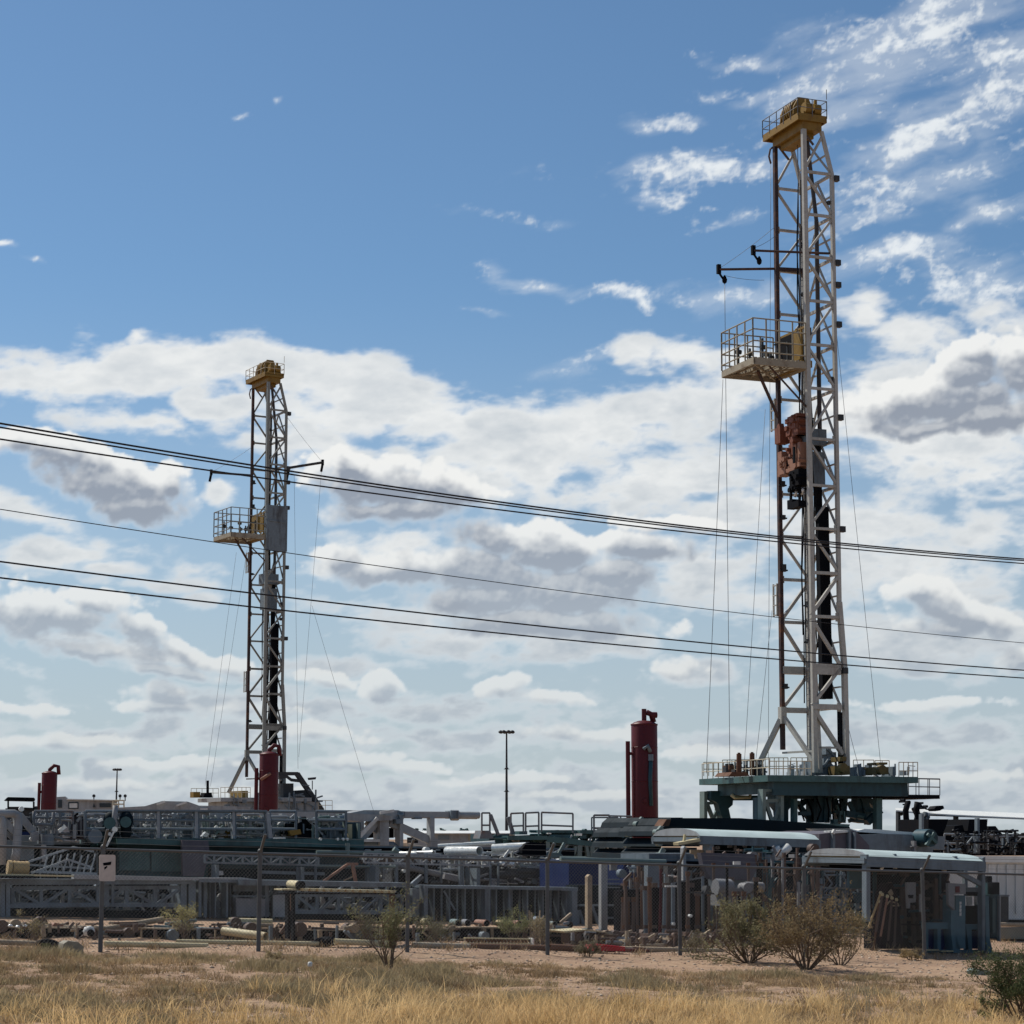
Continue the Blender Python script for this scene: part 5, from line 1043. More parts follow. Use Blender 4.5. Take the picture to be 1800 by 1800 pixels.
TH(FD, 'scrap_heap', 'heap of dark scrap fittings and hoses on the long rack', 'scrap', [
  ('dark_fitting', 'lamp', [('blob', 760, 1520, 810, 1556, .1, 1.2, 26), ('blob', 830, 1522, 900, 1558, .1, 1.2, 36), ('blob', 900, 1525, 985, 1558, .1, 1.2, 40)]),
  ('pale_fitting', 'pale', [('b', (780, 1540), (806, 1546), .16, -.1), ('b', (832, 1545), (858, 1536), .06, -.1), ('b', (905, 1544), (918, 1549), .06, -.2), ('r', 951, 1542, 963, 1546, -.2, 0), ('b', (818, 1512), (835, 1556), .03, -.2)]+[('d', R.uniform(840, 985), R.uniform(1514, 1532), .05, -.2, -.05) for _ in range(8)]),
  ('upright', 'gry', [('r', x, 1508, x+w, 1558, -.3, -.2) for x, w in ((808, 4), (813, 3), (862, 2), (876, 2))]),
  ('white_block', 'wht', [('r', 993, 1553, 1006, 1559, -.4, -.1), ('p', [(996, 1553), (1002, 1547), (1005, 1553)], -.35, -.1)])])
# blue tanks
FB2 = Fr(1040, 62)
TH(FB2, 'blue_tank', 'deep blue tank at the left of two, behind the leaning post', 'tank', [('shell', 'blue', [('r', 1000, 1512, 1056, 1562, 0, 2)]), ('foot', 'blk', [('r', 996, 1562, 1056, 1640, .4, 2)])], 'two blue tanks')
TH(FB2, 'blue_tank', 'deep blue tank at the right of two, above the standing rusty pipes', 'tank', [('shell', 'blue', [('r', 1096, 1514, 1141, 1562, 0, 2)]), ('foot', 'blk', [('r', 1090, 1562, 1141, 1650, .4, 2)])], 'two blue tanks')
FU = Fr(1040, 52)
for x0, x1, yt, yb, lab, m in ((1033, 1041, 1537, 1632, 'leaning timber post with pointed top in front of the left blue tank', 'wood'), (1057, 1068, 1508, 1634, 'tall thick grey post between the two blue tanks', 'gry2'), (1201, 1206, 1487, 1590, 'slim blue grey post under the cream lamp panel', 'gry2')):
    TH(FU, 'upright_post', lab, 'post', [('post', m, [('p', [(x0, yt+4), ((x0+x1)/2, yt), (x1, yt+3), (x1, yb), (x0, yb)], 0, .15)]), ('foot', 'gry', [('r', x0-2, yb, x1+2, yb+2, -.05, .2)])])
TH(FU, 'pipe_rail', 'horizontal pale green rail carried over the blue tanks', 'rail', [('rail', 'grn2', [('t', (985, 1510), (1170, 1515), .06, -.1), ('t', (985, 1508), (1030, 1509), .05, .2)]), ('plate', 'pale', [('r', 1074, 1517, 1085, 1530, 0, .1)])])

# ---------------------------------------------------------------- centre: green frame structure with handrails
TH(FG, 'platform_railing', 'thin handrail section left of the tall lamp post with a brace', 'railing', [('rail', 'rail', [('rail', 847, 861, 1429, 1465, 1, 0, 0, .04, (.6,)), ('b', (862, 1432), (876, 1468), .12, 0), ('b', (893, 1436), (902, 1466), .14, .3)]), ('foot', 'rail', [('p', [(843, 1474), (847, 1460), (862, 1460), (868, 1474)], -.1, .6)])], 'handrails on the green platform')
TH(FG, 'platform_railing', 'double handrail frame just right of the tall lamp post', 'railing', [('rail', 'rail', [('rail', 898, 920, 1430, 1466, 1, 0, -1, .04, (.62,)), ('rail', 924, 947, 1429, 1467, 1, 0, -1, .04, (.62,))])], 'handrails on the green platform')
TH(FG, 'platform_railing', 'wide handrail frame in the middle of the green platform', 'railing', [('rail', 'rail', [('rail', 952, 1007, 1428, 1462, 1, 0, 2, .04, (.66,))])], 'handrails on the green platform')
TH(FG, 'platform_railing', 'blue tinted handrail frame beside the large red separator', 'railing', [('rail', 'rail', [('rail', 1044, 1071, 1433, 1470, 1, 0, 0, .045, (.62,)), ('rail', 1072, 1110, 1434, 1470, 2, .4, 1, .035, (.6,)), ('rail', 1040, 1086, 1437, 1470, 1, 1.0, 0, .035, (.55,))])], 'handrails on the green platform')
TH(FG, 'green_platform', 'green steel truss platform with braces below the handrails', 'platform', [
  ('deck', 'grn', [('p', [(893, 1469), (962, 1469), (962, 1476), (893, 1477)], -.2, 3), ('p', [(962, 1470), (1000, 1473), (1050, 1481), (1110, 1476), (1110, 1486), (1045, 1488), (962, 1480)], -.2, 3), ('r', 950, 1459, 1012, 1464, .2, 1.2), ('blob', 955, 1459, 1105, 1474, 0, 1.5, 46), ('r', 913, 1461, 927, 1467, 0, .8)]),
  ('brace', 'grn2', [('b', (962, 1478), (962, 1510), .18, -.1), ('b', (1018, 1486), (1017, 1508), .2, -.1), ('b', (1030, 1486), (1034, 1508), .14, -.1), ('b', (1040, 1488), (1040, 1508), .2, -.1), ('b', (1005, 1508), (1012, 1488), .14, -.1), ('b', (1048, 1486), (1047, 1508), .14, 0), ('b', (985, 1506), (996, 1484), .14, 0), ('b', (1056, 1486), (1056, 1508), .3, -.1)]),
  ('box', 'navy', [('r', 895, 1477, 1100, 1512, 1.6, 3), ('r', 860, 1466, 895, 1485, .5, 2.5), ('r', 1010, 1488, 1018, 1508, .4, 1)]),
  ('hose', 'blk', [('c', [(1084, 1478), (1087, 1462), (1096, 1454), (1110, 1452)], .09, 0)]),
  ('painted_gap_light', 'shiny', [('r', 1067, 1487, 1070, 1507, 1.2, 1.4), ('b', (1079, 1500), (1083, 1489), .1, 1.2), ('r', 1092, 1490, 1096, 1503, 1.2, 1.4), ('r', 1013, 1465, 1023, 1469, -.2, 0), ('r', 963, 1464, 969, 1466, -.1, .1)])])  # solid bright pieces painted in for light showing through gaps
# stacked hinged box beams (left of canopy)
FK = Fr(1150, 78)
for k, (y0, y1, xl, xr, lab) in enumerate(((1437, 1454, 1120, 1200, 'topmost green box beam of the left folded stack'), (1455, 1471, 1105, 1165, 'second green box beam from the top in the left folded stack'), (1473, 1490, 1103, 1162, 'third green box beam from the top in the left folded stack'), (1492, 1512, 1103, 1162, 'lowest green box beam in the left folded stack'))):
    TH(FK, 'box_beam', lab, 'beam', [('beam', 'navyd', [('p', [(xl, y1), (xl+3, y0+8), (xl+12, y0), (xr, y0), (xr, y1)], 0, 3)]), ('lug', 'grn2', [('b', (xl-2, y1-2), (xl+9, y0+1), .14, -.2), ('d', xl+2, y1-5, .11, -.35, -.1)])], 'hinged box beams folded in two stacks')
FK2 = Fr(1180, 73)
for k, (y0, y1, xl, xr, lab) in enumerate(((1452, 1469, 1156, 1240, 'uppermost grey box beam of the right folded stack under the canopy edge'), (1473, 1488, 1160, 1230, 'middle grey box beam of the right folded stack'), (1490, 1510, 1160, 1225, 'lowest grey box beam of the right folded stack'))):
    TH(FK2, 'box_beam', lab, 'beam', [('beam', 'navyd', [('p', [(xl, y1), (xl+2, y0+9), (xl+12, y0), (xr, y0), (xr, y1)], 0, 3)]), ('lug', 'grn2', [('b', (xl-3, y1-3), (xl+7, y0+2), .14, -.2), ('d', xl+1, y1-6, .1, -.35, -.1)])], 'hinged box beams folded in two stacks')
TH(FK2, 'box_beam', 'long green box beam running under the near rig base above the canopy', 'beam', [('beam', 'navyd', [('p', [(1172, 1450), (1180, 1438), (1300, 1438), (1420, 1446), (1494, 1454), (1494, 1480), (1172, 1460)], 2, 5)]), ('lug', 'rust', [('p', [(1164, 1452), (1172, 1440), (1180, 1440), (1176, 1452)], 1.8, 2.4)])], 'hinged box beams folded in two stacks')
# rusty drill pipes standing behind the fence
FP = Fr(1100, 49)
SG = 'rusty pipes and rods standing upright behind the fence'
ords = ['first', 'second', 'third', 'fourth', 'fifth', 'sixth', 'seventh', 'eighth', 'ninth', 'tenth', 'eleventh', 'twelfth', 'thirteenth', 'fourteenth', 'fifteenth', 'sixteenth', 'seventeenth', 'eighteenth', 'nineteenth', 'twentieth', 'twenty-first', 'twenty-second', 'twenty-third', 'twenty-fourth', 'twenty-fifth', 'twenty-sixth']
xs = [1093, 1097, 1102, 1106, 1113, 1121, 1128, 1136, 1143, 1150, 1160, 1167, 1174, 1183, 1192, 1209, 1217, 1226, 1236, 1247, 1256, 1263, 1272, 1278, 1284, 1290, 1297, 1302, 1307, 1318, 1330]
ords += ['twenty-seventh', 'twenty-eighth', 'twenty-ninth', 'thirtieth', 'thirty-first']
for i, x in enumerate(xs):
    top = R.choice((1545, 1552, 1560, 1570, 1580)) if i < 8 else R.choice((1520, 1535, 1545, 1555, 1570)); m = R.choice(('rust2', 'rust2', 'rust2', 'rust', 'gry', 'blk'))
    if x in (1160,): top, m = 1522, 'red'
    v = R.uniform(0, 1.6); w = R.uniform(.03, .06)
    dx = R.uniform(-3, 3)
    TH(FP, 'drill_pipe', ords[i]+' upright rusty pipe from the left in the standing row behind the fence', 'pipe', [
      ('pipe', m, [('t', (x+dx, top), (x, 1657), w, v)]), ('collar', 'rust2' if m != 'rust2' else 'rust', [('t', (x+dx, top-3), (x+dx, top+5), w*1.35, v)]+([('t', (x, 1626), (x, 1632), w*1.3, v)] if i % 2 else []))], SG)
TH(FP, 'tool_rack', 'dark tool rack with hanging hooks behind the row of upright rusty pipes', 'rack', [
  ('back_panel', 'blk', [('p', [(1092, 1566), (1150, 1560), (1340, 1524), (1340, 1668), (1092, 1662)], 2.2, 2.6)]), ('panel', 'purp', [('p', [(1232, 1499), (1326, 1501), (1330, 1530), (1320, 1548), (1250, 1546), (1236, 1520)], 1.8, 2.0)]),
  ('steel_sheet', 'gry', [('r', 1139, 1518, 1160, 1560, 1.6, 1.8), ('p', [(1250, 1520), (1330, 1520), (1325, 1650), (1258, 1650)], 1.9, 2.1)]),
  ('hook', 'lamp', [('b', (1207, 1568), (1255, 1571), .035, -.2), ('p', [(1238, 1572), (1243, 1557), (1248, 1557), (1252, 1572)], -.3, -.1), ('r', 1174, 1520, 1184, 1536, -.2, 0), ('r', 1176, 1542, 1184, 1552, -.2, 0)]),
  ('white_tag', 'wht', [('r', 1170, 1556, 1190, 1559.5, -.3, -.25), ('d', 1185, 1624, .035, -.3, -.2), ('d', 1215, 1610, .035, -.3, -.2), ('r', 1290, 1514, 1302, 1520, -.3, -.25), ('r', 1176, 1538, 1186, 1540, -.3, -.25)]),
  ('clutter', 'rust2', [('blob', 1100, 1640, 1340, 1668, -.2, 1.2, 60)]), ('pale_clutter', 'pale', [('blob', 1262, 1540, 1330, 1600, .6, 1.4, 6)])])

# ---------------------------------------------------------------- canopies on the right
FA = Fr(1320, 60)
def canopy(F, name, lab, x0, x1, yl, yr, yel, yer, v0, v1, mat='tarp', extra=()):
    """barrel roofed canopy: arched gable facing left, sheet running right and away"""
    t = T(name, lab, 'canopy', 'barrel roofed canopies'); n = 12
    a, b = F.P(x0, yel, v0), F.P(x1, yer, v0); dv = F.V*(v1-v0)
    rise = (F.P(x0, yel-yl*0-15, v0)-a).z
    def arc(p, k=1.0): return [p+dv*(i/n)+UP*rise*k*math.sqrt(max(0, 1-(2*i/n-1)**2))*.9 for i in range(n+1)]
    A, B = arc(a), arc(b); mb = MB()
    mb.add(A+B, [(i, i+1, n+2+i, n+1+i) for i in range(n)], True)
    th = UP*-.04; mb.add([p+th for p in A+B], [(i+1, i, n+1+i, n+2+i) for i in range(n)], True)
    t.part('roof_sheet', mb, MT[mat])
    mb = MB(); mb.prism(A, F.U*.05); mb.prism([p-F.U*.05 for p in B], F.U*.05); t.part('gable', mb, MT['gry2'])
    mb = MB()
    for q in (0, 1):
        mb.bar(a+dv*q-UP*.12, b+dv*q-UP*.12, .12, .22)
    mb.bar(a-UP*.1, a+dv-UP*.1, .1, .12); mb.bar(b-UP*.1, b+dv-UP*.1, .1, .12); t.part('eave_beam', mb, MT['gry'])
    for p in extra:
        mb = MB(); draw(F, mb, p[2]); t.part(p[0], mb, MT[p[1]])
    t.done()
canopy(FA, 'pump_canopy', 'pale barrel roofed canopy with arched brackets in front of the near rig base', 1228, 1440, 0, 0, 1469, 1476, -.3, 2.4, 'tarp', [
  ('post', 'gry', [('p', [(1243, 1480), (1262, 1470), (1264, 1476), (1255, 1484), (1255, 1520), (1247, 1520), (1247, 1486)], -.3, .1), ('p', [(1330, 1476), (1355, 1477), (1348, 1484), (1347, 1512), (1339, 1512), (1338, 1484)], -.3, .1), ('p', [(1426, 1480), (1443, 1481), (1441, 1512), (1434, 1512), (1434, 1492)], -.3, .1), ('r', 1341, 1515, 1345, 1562, -.3, -.1), ('r', 1434, 1515, 1438, 1570, -.3, -.1)]),
  ('shade', 'gry', [('p', [(1337, 1516), (1343, 1502), (1355, 1502), (1362, 1516)], -.5, .2), ('p', [(1430, 1522), (1436, 1509), (1447, 1509), (1454, 1522)], -.5, .2)]),
  ('shade_back_wall', 'navyd', [('r', 1256, 1480, 1436, 1512, 2.0, 2.2), ('r', 1255, 1496, 1335, 1502, .6, .9), ('r', 1250, 1513, 1440, 1640, 1.2, 1.9)]),  # dark backing; the shade under the roof is in its colour
  ('louvre', 'gry', [('r', 1395+i*5, 1500, 1398+i*5, 1522, .8, .9) for i in range(6)]),
  ('gauge', 'pale', [('d', 1263, 1490, .05, .3, .4), ('r', 1281, 1483, 1287, 1490, .3, .4), ('r', 1293, 1485, 1295, 1496, .3, .4), ('d', 1311, 1487, .05, .3, .4), ('r', 1403, 1487, 1406, 1493, .3, .4), ('r', 1344, 1544, 1354, 1550, -.2, -.1), ('r', 1413, 1531, 1424, 1534, -.6, -.5)])])
TH(FA, 'flexible_duct', 'twisted white wrapped duct hanging under the first canopy', 'duct', [('duct', 'wht', [('c', [(1362, 1490), (1366, 1498), (1366, 1508), (1371, 1514)], .14, -.4), ('c', [(1368, 1505), (1378, 1496), (1387, 1488)], .12, -.5), ('c', [(1377, 1503), (1376, 1514), (1372, 1526), (1366, 1522)], .07, -.4), ('c', [(1366, 1522), (1368, 1530), (1378, 1536)], .05, -.5), ('c', [(1364, 1544), (1372, 1546), (1382, 1548)], .03, -.3)])])
TH(FA, 'light_panel', 'tilted cream lamp panel on a bracket at the left end of the first canopy', 'lamp', [('panel', 'strw', [('p', [(1192, 1481), (1230, 1474), (1232, 1479), (1193, 1486)], -.4, -.1)]), ('bracket', 'strw', [('b', (1204, 1467), (1202, 1481), .06, -.2)])])
TH(FA, 'small_board', 'small rust stained board hanging left of the first canopy post', 'board', [('board', 'wood', [('p', [(1214, 1494), (1237, 1494), (1236, 1500), (1234, 1510), (1223, 1509), (1222, 1502), (1214, 1500)], 0, .06)])])
# grey walled tanks behind
FW = Fr(1520, 72)
TH(FW, 'steel_tank', 'purple grey panelled tank with buttresses between the two canopies', 'tank', [
  ('wall', 'purp', [('p', [(1440, 1466), (1493, 1460), (1505, 1461), (1528, 1486), (1528, 1540), (1440, 1540)], 0, 4)]),
  ('buttress', 'gry', [('r', 1464, 1461, 1468, 1520, -.15, .05), ('r', 1492, 1460, 1496, 1520, -.15, .05), ('r', 1502, 1463, 1505, 1520, -.15, .05)]), ('cap', 'wht', [('p', [(1468, 1460), (1490, 1459), (1492, 1463), (1468, 1465)], -.1, .6), ('b', (1464, 1465), (1467, 1459), .1, -.2)])])
TH(FW, 'steel_tank', 'dark slate walled tank with a pale cover sheet right of the panelled tank', 'tank', [
  ('wall', 'gry', [('p', [(1506, 1467), (1560, 1466), (1640, 1470), (1640, 1500), (1528, 1500)], .8, 4)]), ('cover', 'roofw', [('p', [(1493, 1456), (1508, 1460), (1520, 1457), (1545, 1458), (1590, 1462), (1626, 1464), (1626, 1468), (1560, 1466), (1505, 1462)], 1.2, 4)]),
  ('valve_stem', 'pale', [('r', 1607, 1478, 1611, 1500, .4, .6), ('r', 1603, 1487, 1613, 1489, .4, .6)])])
TH(FW, 'fan_housing', 'round fan housing with metal guard right of the slate walled tank', 'fan', [('drum', 'navy', [('d', 1636, 1473, .3, .2, .9)]), ('body', 'gry', [('p', [(1622, 1492), (1624, 1470), (1640, 1462), (1650, 1470), (1660, 1470), (1660, 1494)], .95, 1.8)]), ('blade', 'grn', [('b', (1628, 1486), (1642, 1464), .1, .1), ('b', (1630, 1466), (1646, 1482), .1, .12)])])
# second canopy cabin at the fence
FQ = Fr(1600, 48.2)
canopy(FQ, 'workshop_canopy', 'pale barrel roofed canopy over blue grey cabin frame right behind the fence', 1522, 1730, 0, 0, 1505, 1514, 0, 2.6, 'tarp', [
  ('post', 'gry', [('r', 1523, 1518, 1530, 1620, .02, .2), ('p', [(1727, 1508), (1732, 1506), (1732, 1672), (1727, 1672)], .02, .2), ('r', 1696, 1530, 1701, 1560, 1.2, 1.3)]),
  ('brace', 'gry', [('b', (1684, 1533), (1727, 1556), .1, .1), ('r', 1455, 1510, 1520, 1513, 2.2, 2.4), ('r', 1700, 1560, 1728, 1568, .3, .5)]),
  ('side_board', 'bluec', [('r', 1493, 1517, 1521, 1562, 2.0, 2.1)]),
  ('rail_beam', 'gry', [('p', [(1453, 1559), (1521, 1561), (1521, 1564), (1453, 1562)], 2.0, 2.2)]),
  ('purlin_stub', 'gry', [('r', 1572, 1501, 1576, 1507, .1, .3), ('r', 1678, 1505, 1683, 1512, .1, .3), ('r', 1523, 1502, 1527, 1510, -.05, .2)]),
  ('inner_beam', 'blk', [('p', [(1530, 1521), (1700, 1526), (1694, 1532), (1530, 1530)], .6, 2.3)]),
  ('strip_light', 'shiny', [('b', (1549, 1528), (1553, 1522), .05, .5), ('r', 1574, 1523, 1577, 1527, .5, .6), ('r', 1660, 1529, 1664, 1533, .5, .6)]),
  ('shade_back_wall', 'blk', [('r', 1531, 1532, 1668, 1668, 2.0, 2.3)])])  # black backing stands for the deep shade under this canopy
TH(FQ, 'workbench_frame', 'blue grey steel cabin frame with panels at knee height behind the last fence post', 'frame', [
  ('frame', 'bluec', [('r', 1628, 1622, 1672, 1633, .3, .5), ('r', 1628, 1670, 1740, 1675, .3, .6), ('r', 1648, 1633, 1654, 1670, .3, .45), ('r', 1628, 1633, 1632, 1670, .3, .45), ('p', [(1672, 1600), (1680, 1600), (1682, 1650), (1690, 1675), (1676, 1675), (1672, 1640)], .2, .5),
     ('p', [(1698, 1625), (1731, 1625), (1731, 1633), (1708, 1634), (1709, 1670), (1703, 1670)], .3, .5), ('p', [(1732, 1575), (1738, 1575), (1740, 1650), (1746, 1676), (1734, 1676)], .1, .4)]),
  ('lower_panel', 'blue', [('r', 1632, 1634, 1648, 1669, .5, .55), ('r', 1654, 1634, 1672, 1669, .5, .55), ('r', 1709, 1637, 1731, 1668, .5, .55)]),
  ('shelf', 'strw', [('r', 1628, 1669, 1650, 1671, .2, .29), ('r', 1655, 1671, 1676, 1673, .2, .29)]),
  ('dark_panel', 'blk', [('r', 1699, 1592, 1731, 1624, .8, .9), ('r', 1699, 1560, 1731, 1575, .8, .9)]),
  ('window', 'wht', [('p', [(1700, 1576), (1709, 1576), (1709, 1590), (1701, 1592)], .7, .75), ('p', [(1714, 1575), (1726, 1576), (1726, 1591), (1717, 1590)], .7, .75)])])
TH(FQ, 'control_cabinet', 'blue cabinet door with white vertical script and a small red notice above', 'cabinet', [
  ('body', 'bluec', [('r', 1680, 1574, 1697, 1668, .2, .7)]), ('top_board', 'pale', [('p', [(1667, 1552), (1698, 1554), (1698, 1572), (1678, 1572), (1678, 1600), (1668, 1590)], .05, .15)]),
  ('notice', 'red', [('r', 1680, 1558, 1687, 1569, .02, .045)]), ('script', 'wht', [('r', 1687, 1585, 1690, 1590, .17, .195), ('r', 1687.2, 1591, 1690, 1596, .17, .195), ('r', 1687, 1597, 1690, 1603, .17, .195), ('r', 1687.4, 1604, 1690.2, 1610, .17, .195)])])
TH(FQ, 'hydraulic_unit', 'narrow green and blue machine standing right of the cabin frame', 'machine', [
  ('body', 'navy', [('p', [(1740, 1580), (1744, 1552), (1756, 1553), (1757, 1650), (1742, 1650)], .3, .9)]), ('strip', 'grn', [('r', 1745, 1580, 1750, 1640, .2, .29)]), ('post', 'gry2', [('r', 1757.2, 1575, 1759, 1655, .2, .3)]), ('head', 'blk', [('r', 1736, 1540, 1744, 1572, .5, .9), ('r', 1745, 1551, 1757, 1572, .1, .29)])])
TH(FQ, 'meter_board', 'pale meter board with a dark dial on the cabin post', 'board', [('board', 'pale', [('p', [(1594, 1551), (1610, 1551), (1610, 1586), (1600, 1587), (1600, 1597), (1596, 1597)], .5, .58)]), ('dial', 'blk', [('p', [(1597, 1573), (1606, 1573), (1605, 1579), (1599, 1579)], .46, .495)]), ('edge_strip', 'pale', [('r', 1617.5, 1572, 1621, 1603, .3, .35)])])
for i, (xt, xb, m) in enumerate(((1548, 1527, 'tan'), (1551, 1540, 'rust2'), (1560, 1548, 'pnk'), (1568, 1561, 'rust2'), (1576, 1572, 'rust2'), (1545, 1536, 'rust'))):
    TH(FQ, 'leaning_rod', ords[i]+' rod leaning together under the second canopy, counted from the front', 'rod', [('rod', m, [('t', (xt, 1570+i*3), (xb, 1630+i*8), .025, .4+i*.1)]), ('tip', 'strw', [('l', (xt, 1572+i*3), .4+i*.1, [(.03, 0), (.04, .03), (.025, .07)])])], 'leaning rods under the canopy')
TH(FQ, 'draped_tarpaulin', 'dark red brown tarpaulin cone hanging with a pale patch under the second canopy', 'tarpaulin', [('cloth', 'maroon', [('p', [(1555, 1580), (1560, 1556), (1566, 1552), (1572, 1558), (1580, 1582), (1584, 1640), (1590, 1665), (1548, 1668), (1552, 1620)], 1.0, 1.4)]), ('patch', 'wood', [('p', [(1562, 1568), (1567, 1563), (1571, 1571), (1567, 1576)], .95, .99), ('c', [(1559, 1590), (1564, 1584), (1578, 1588), (1580, 1592), (1570, 1592)], .02, .9)])])
# white container and far right equipment
FZ = Fr(1765, 58)
TH(FZ, 'shipping_container', 'white ribbed container at the right edge behind the cabin', 'container', [
  ('body', 'wht', [('r', 1722, 1512, 1960, 1614, 0, 2.4, 4)]), ('roof', 'roofw', [('p', [(1690, 1504), (1965, 1507), (1965, 1517), (1736, 1516)], -.1, 2.5)]),
  ('rib', 'wht', [('r', 1738+i*16, 1520, 1741+i*16, 1606, -.05, -.001) for i in range(12)]), ('base_rail', 'gry2', [('r', 1722, 1614, 1960, 1616, -.05, 2.4, 4)]), ('block', 'blk', [('r', 1772, 1616.2, 1900, 1622, .3, 2)])], None)
TH(FZ, 'tool_box', 'dark upright box leaning on the white container', 'box', [('box', 'lamp', [('r', 1759, 1576, 1773, 1620, -.6, -.1)]), ('frame', 'gry', [('r', 1758, 1573, 1775, 1575.8, -.65, -.08)])])
TH(FZ, 'low_wall', 'low pale pipe along the ground behind the dark bush at the right', 'pipe', [('pipe', 'wood', [('t', (1755, 1625), (1850, 1626), .06, -1)]), ('bank', 'deck', [('p', [(1756, 1632), (1860, 1630), (1860, 1652), (1756, 1650)], -.6, 0)])])
FR_ = Fr(1700, 92)
TH(FR_, 'generator_skid', 'black generator skid with hoods and pale railing at the right edge', 'generator', [
  ('base', 'blk', [('r', 1655, 1466, 1900, 1504, .6, 5)]), ('hood', 'blk', [('p', [(1632, 1440), (1667, 1440), (1662, 1456), (1655, 1470), (1632, 1470)], .8, 3), ('p', [(1704, 1440), (1736, 1440), (1734, 1470), (1699, 1470)], .8, 3), ('p', [(1675, 1466), (1678, 1452), (1692, 1450), (1697, 1466)], 1, 2.6), ('p', [(1735, 1468), (1738, 1453), (1750, 1452), (1757, 1461), (1764, 1468)], 1, 2.6)]),
  ('railing', 'gry2', [('rail', 1660, 1751, 1466, 1500, 3, 0, 2, .045, (.48,)), ('rail', 1737, 1830, 1470, 1502, 4, .1, 2, .04, (.5,))]), ('post', 'gry', [('r', 1718, 1438, 1722, 1500, -.2, 0), ('r', 1620, 1431, 1624, 1470, -.2, 0)])])
TH(Fr(1700, 97), 'open_shed', 'open sided shed with a thin white roof sheet above the black generators', 'shed', [
  ('roof', 'roofw', [('s', [(1575, 1424), (1622, 1429), (1700, 1433), (1900, 1442)], [(1574, 1420), (1622, 1422), (1700, 1425), (1900, 1434)], -.4, 4)]), ('purlin', 'blk', [('p', [(1630, 1431.5), (1700, 1434), (1900, 1442), (1900, 1444), (1700, 1436), (1630, 1433.5)], -.3, .2)]),
  ('post', 'lamp', [('r', 1579, 1426, 1583, 1500, 0, .2), ('r', 1680, 1434, 1685, 1500, 0, .2), ('b', (1583, 1432), (1590, 1426), .12, .1), ('r', 1840, 1441, 1845, 1500, 0, .2)]),
  ('lamp', 'blk', [('p', [(1642, 1422), (1646, 1417), (1658, 1416), (1660, 1421), (1652, 1425), (1644, 1426)], -.8, -.3), ('blob', 1588, 1406, 1600, 1422, -.2, .5, 5), ('blob', 1610, 1410, 1630, 1424, -.2, .5, 9)])])
TH(Fr(1600, 94), 'hanging_hose', 'black hose loop hanging below the rig walkway beside the open shed', 'hose', [('hose', 'blk', [('c', [(1596, 1410), (1592, 1425), (1593, 1440), (1598, 1450), (1604, 1453), (1610, 1448), (1613, 1436), (1611, 1424), (1613, 1410)], .14, 0), ('c', [(1606, 1420), (1616, 1440), (1620, 1458)], .12, .2)]), ('coupling', 'gry', [('blob', 1622, 1430, 1632, 1466, 0, .5, 10)])])

# ---------------------------------------------------------------- separators and lamp posts
def vessel(px, Y, wpx, ytop, ybot, lab, side=None, elbow=True, mat='red'):
    F = Fr(px, Y, radians(15)); r = wpx/2/F_PX*Y*cos(PITCH); b = F.P(px, ybot); tz = F.P(px, ytop+wpx*.14).z; hgt = tz-b.z
    t = T('gas_separator', lab, 'separator', 'tall red separator vessels'); mb = MB(); base = Vector((b.x, b.y, gz(b.x, b.y))); hg = tz-base.z
    mb.lathe(base, [(r*.95, .25), (r, .3), (r, hg), (r*.97, hg+.04), (r*.8, hg+r*.2), (r*.45, hg+r*.32), (.02, hg+r*.36)], 32); i = t.part('shell', mb, MT[mat])
    mb = MB(); mb.lathe(base, [(r*1.03, hg-.02), (r*1.04, hg), (r*1.03, hg+.05)], 32)
    for k in range(4):
        a = k*pi/2+.6; q = base+Vector((cos(a), sin(a), 0))*r*.9; mb.bar(q, q+UP*.6, .14)
    t.part('ring', mb, MT[mat], i)
    for k in (.22, .44, .66, .86): mb = MB(); mb.lathe(base+UP*hg*k, [(r*1.0, 0), (r*1.012, .015), (r*1.012, .05), (r*1.0, .065)], 32); t.part('weld_seam', mb, MT[mat], i)
    mb = MB(); q = base-F.V*r*.98+F.U*r*.15; mb.tube(q+UP*hg*.16, q+UP*hg*.16-F.V*.12, .16, 14); mb.tube(q-F.U*r*.5+UP*hg*.55, q-F.U*r*.5+UP*hg*.55-F.V*.1, .09, 12); t.part('flange', mb, MT[mat])
    top = base+UP*(hg+r*.3)
    mb = MB()
    if elbow: mb.tube(top-UP*.1, top+UP*.55, .11, 12); mb.path([top+F.U*.12+UP*.4, top+F.U*.35+UP*.3, top+F.U*.45-UP*.05], .13, 10); mb.tube(top+F.U*.3+UP*.28, top+F.U*.6+UP*.28, .14, 10)
    else: mb.path([top-UP*.2, top+UP*.1, top+F.U*.25+UP*.35, top+F.U*.5+UP*.3, top+F.U*.55-UP*.2], .12, 8)
    t.part('outlet_elbow', mb, MT[mat])
    if side:
        xs_, yt_ = side; p = F.P(xs_, yt_); q = Vector((p.x, p.y, base.z)); mb = MB(); mb.tube(q, p, .1, 12); mb.tube(p-UP*.55, p-UP*.55+(base-q).normalized()*(base-q).length, .07, 8); t.part('side_pipe', mb, MT[mat])
    return t, F, r, base, hg
t, F, r, base, hg = vessel(1134, 96, 46.5, 1268, 1452, 'largest red separator vessel with a grey hose, left of the near rig', (1103.5, 1303))
fr = base-F.V*(r+.06)
mb = MB(); zz = lambda py: F.P(1134, py).z
mb.path([fr-F.U*.25+UP*(zz(1318)-base.z), fr-F.U*.1-F.V*.12+UP*(zz(1312)-base.z), fr+F.U*.05+UP*(zz(1322)-base.z)], .09, 8); mb.tube(fr+F.U*.08+UP*(zz(1327)-base.z), fr+F.U*.08+UP*(zz(1338)-base.z), .12, 10); t.part('valve', mb, MT['gry'])
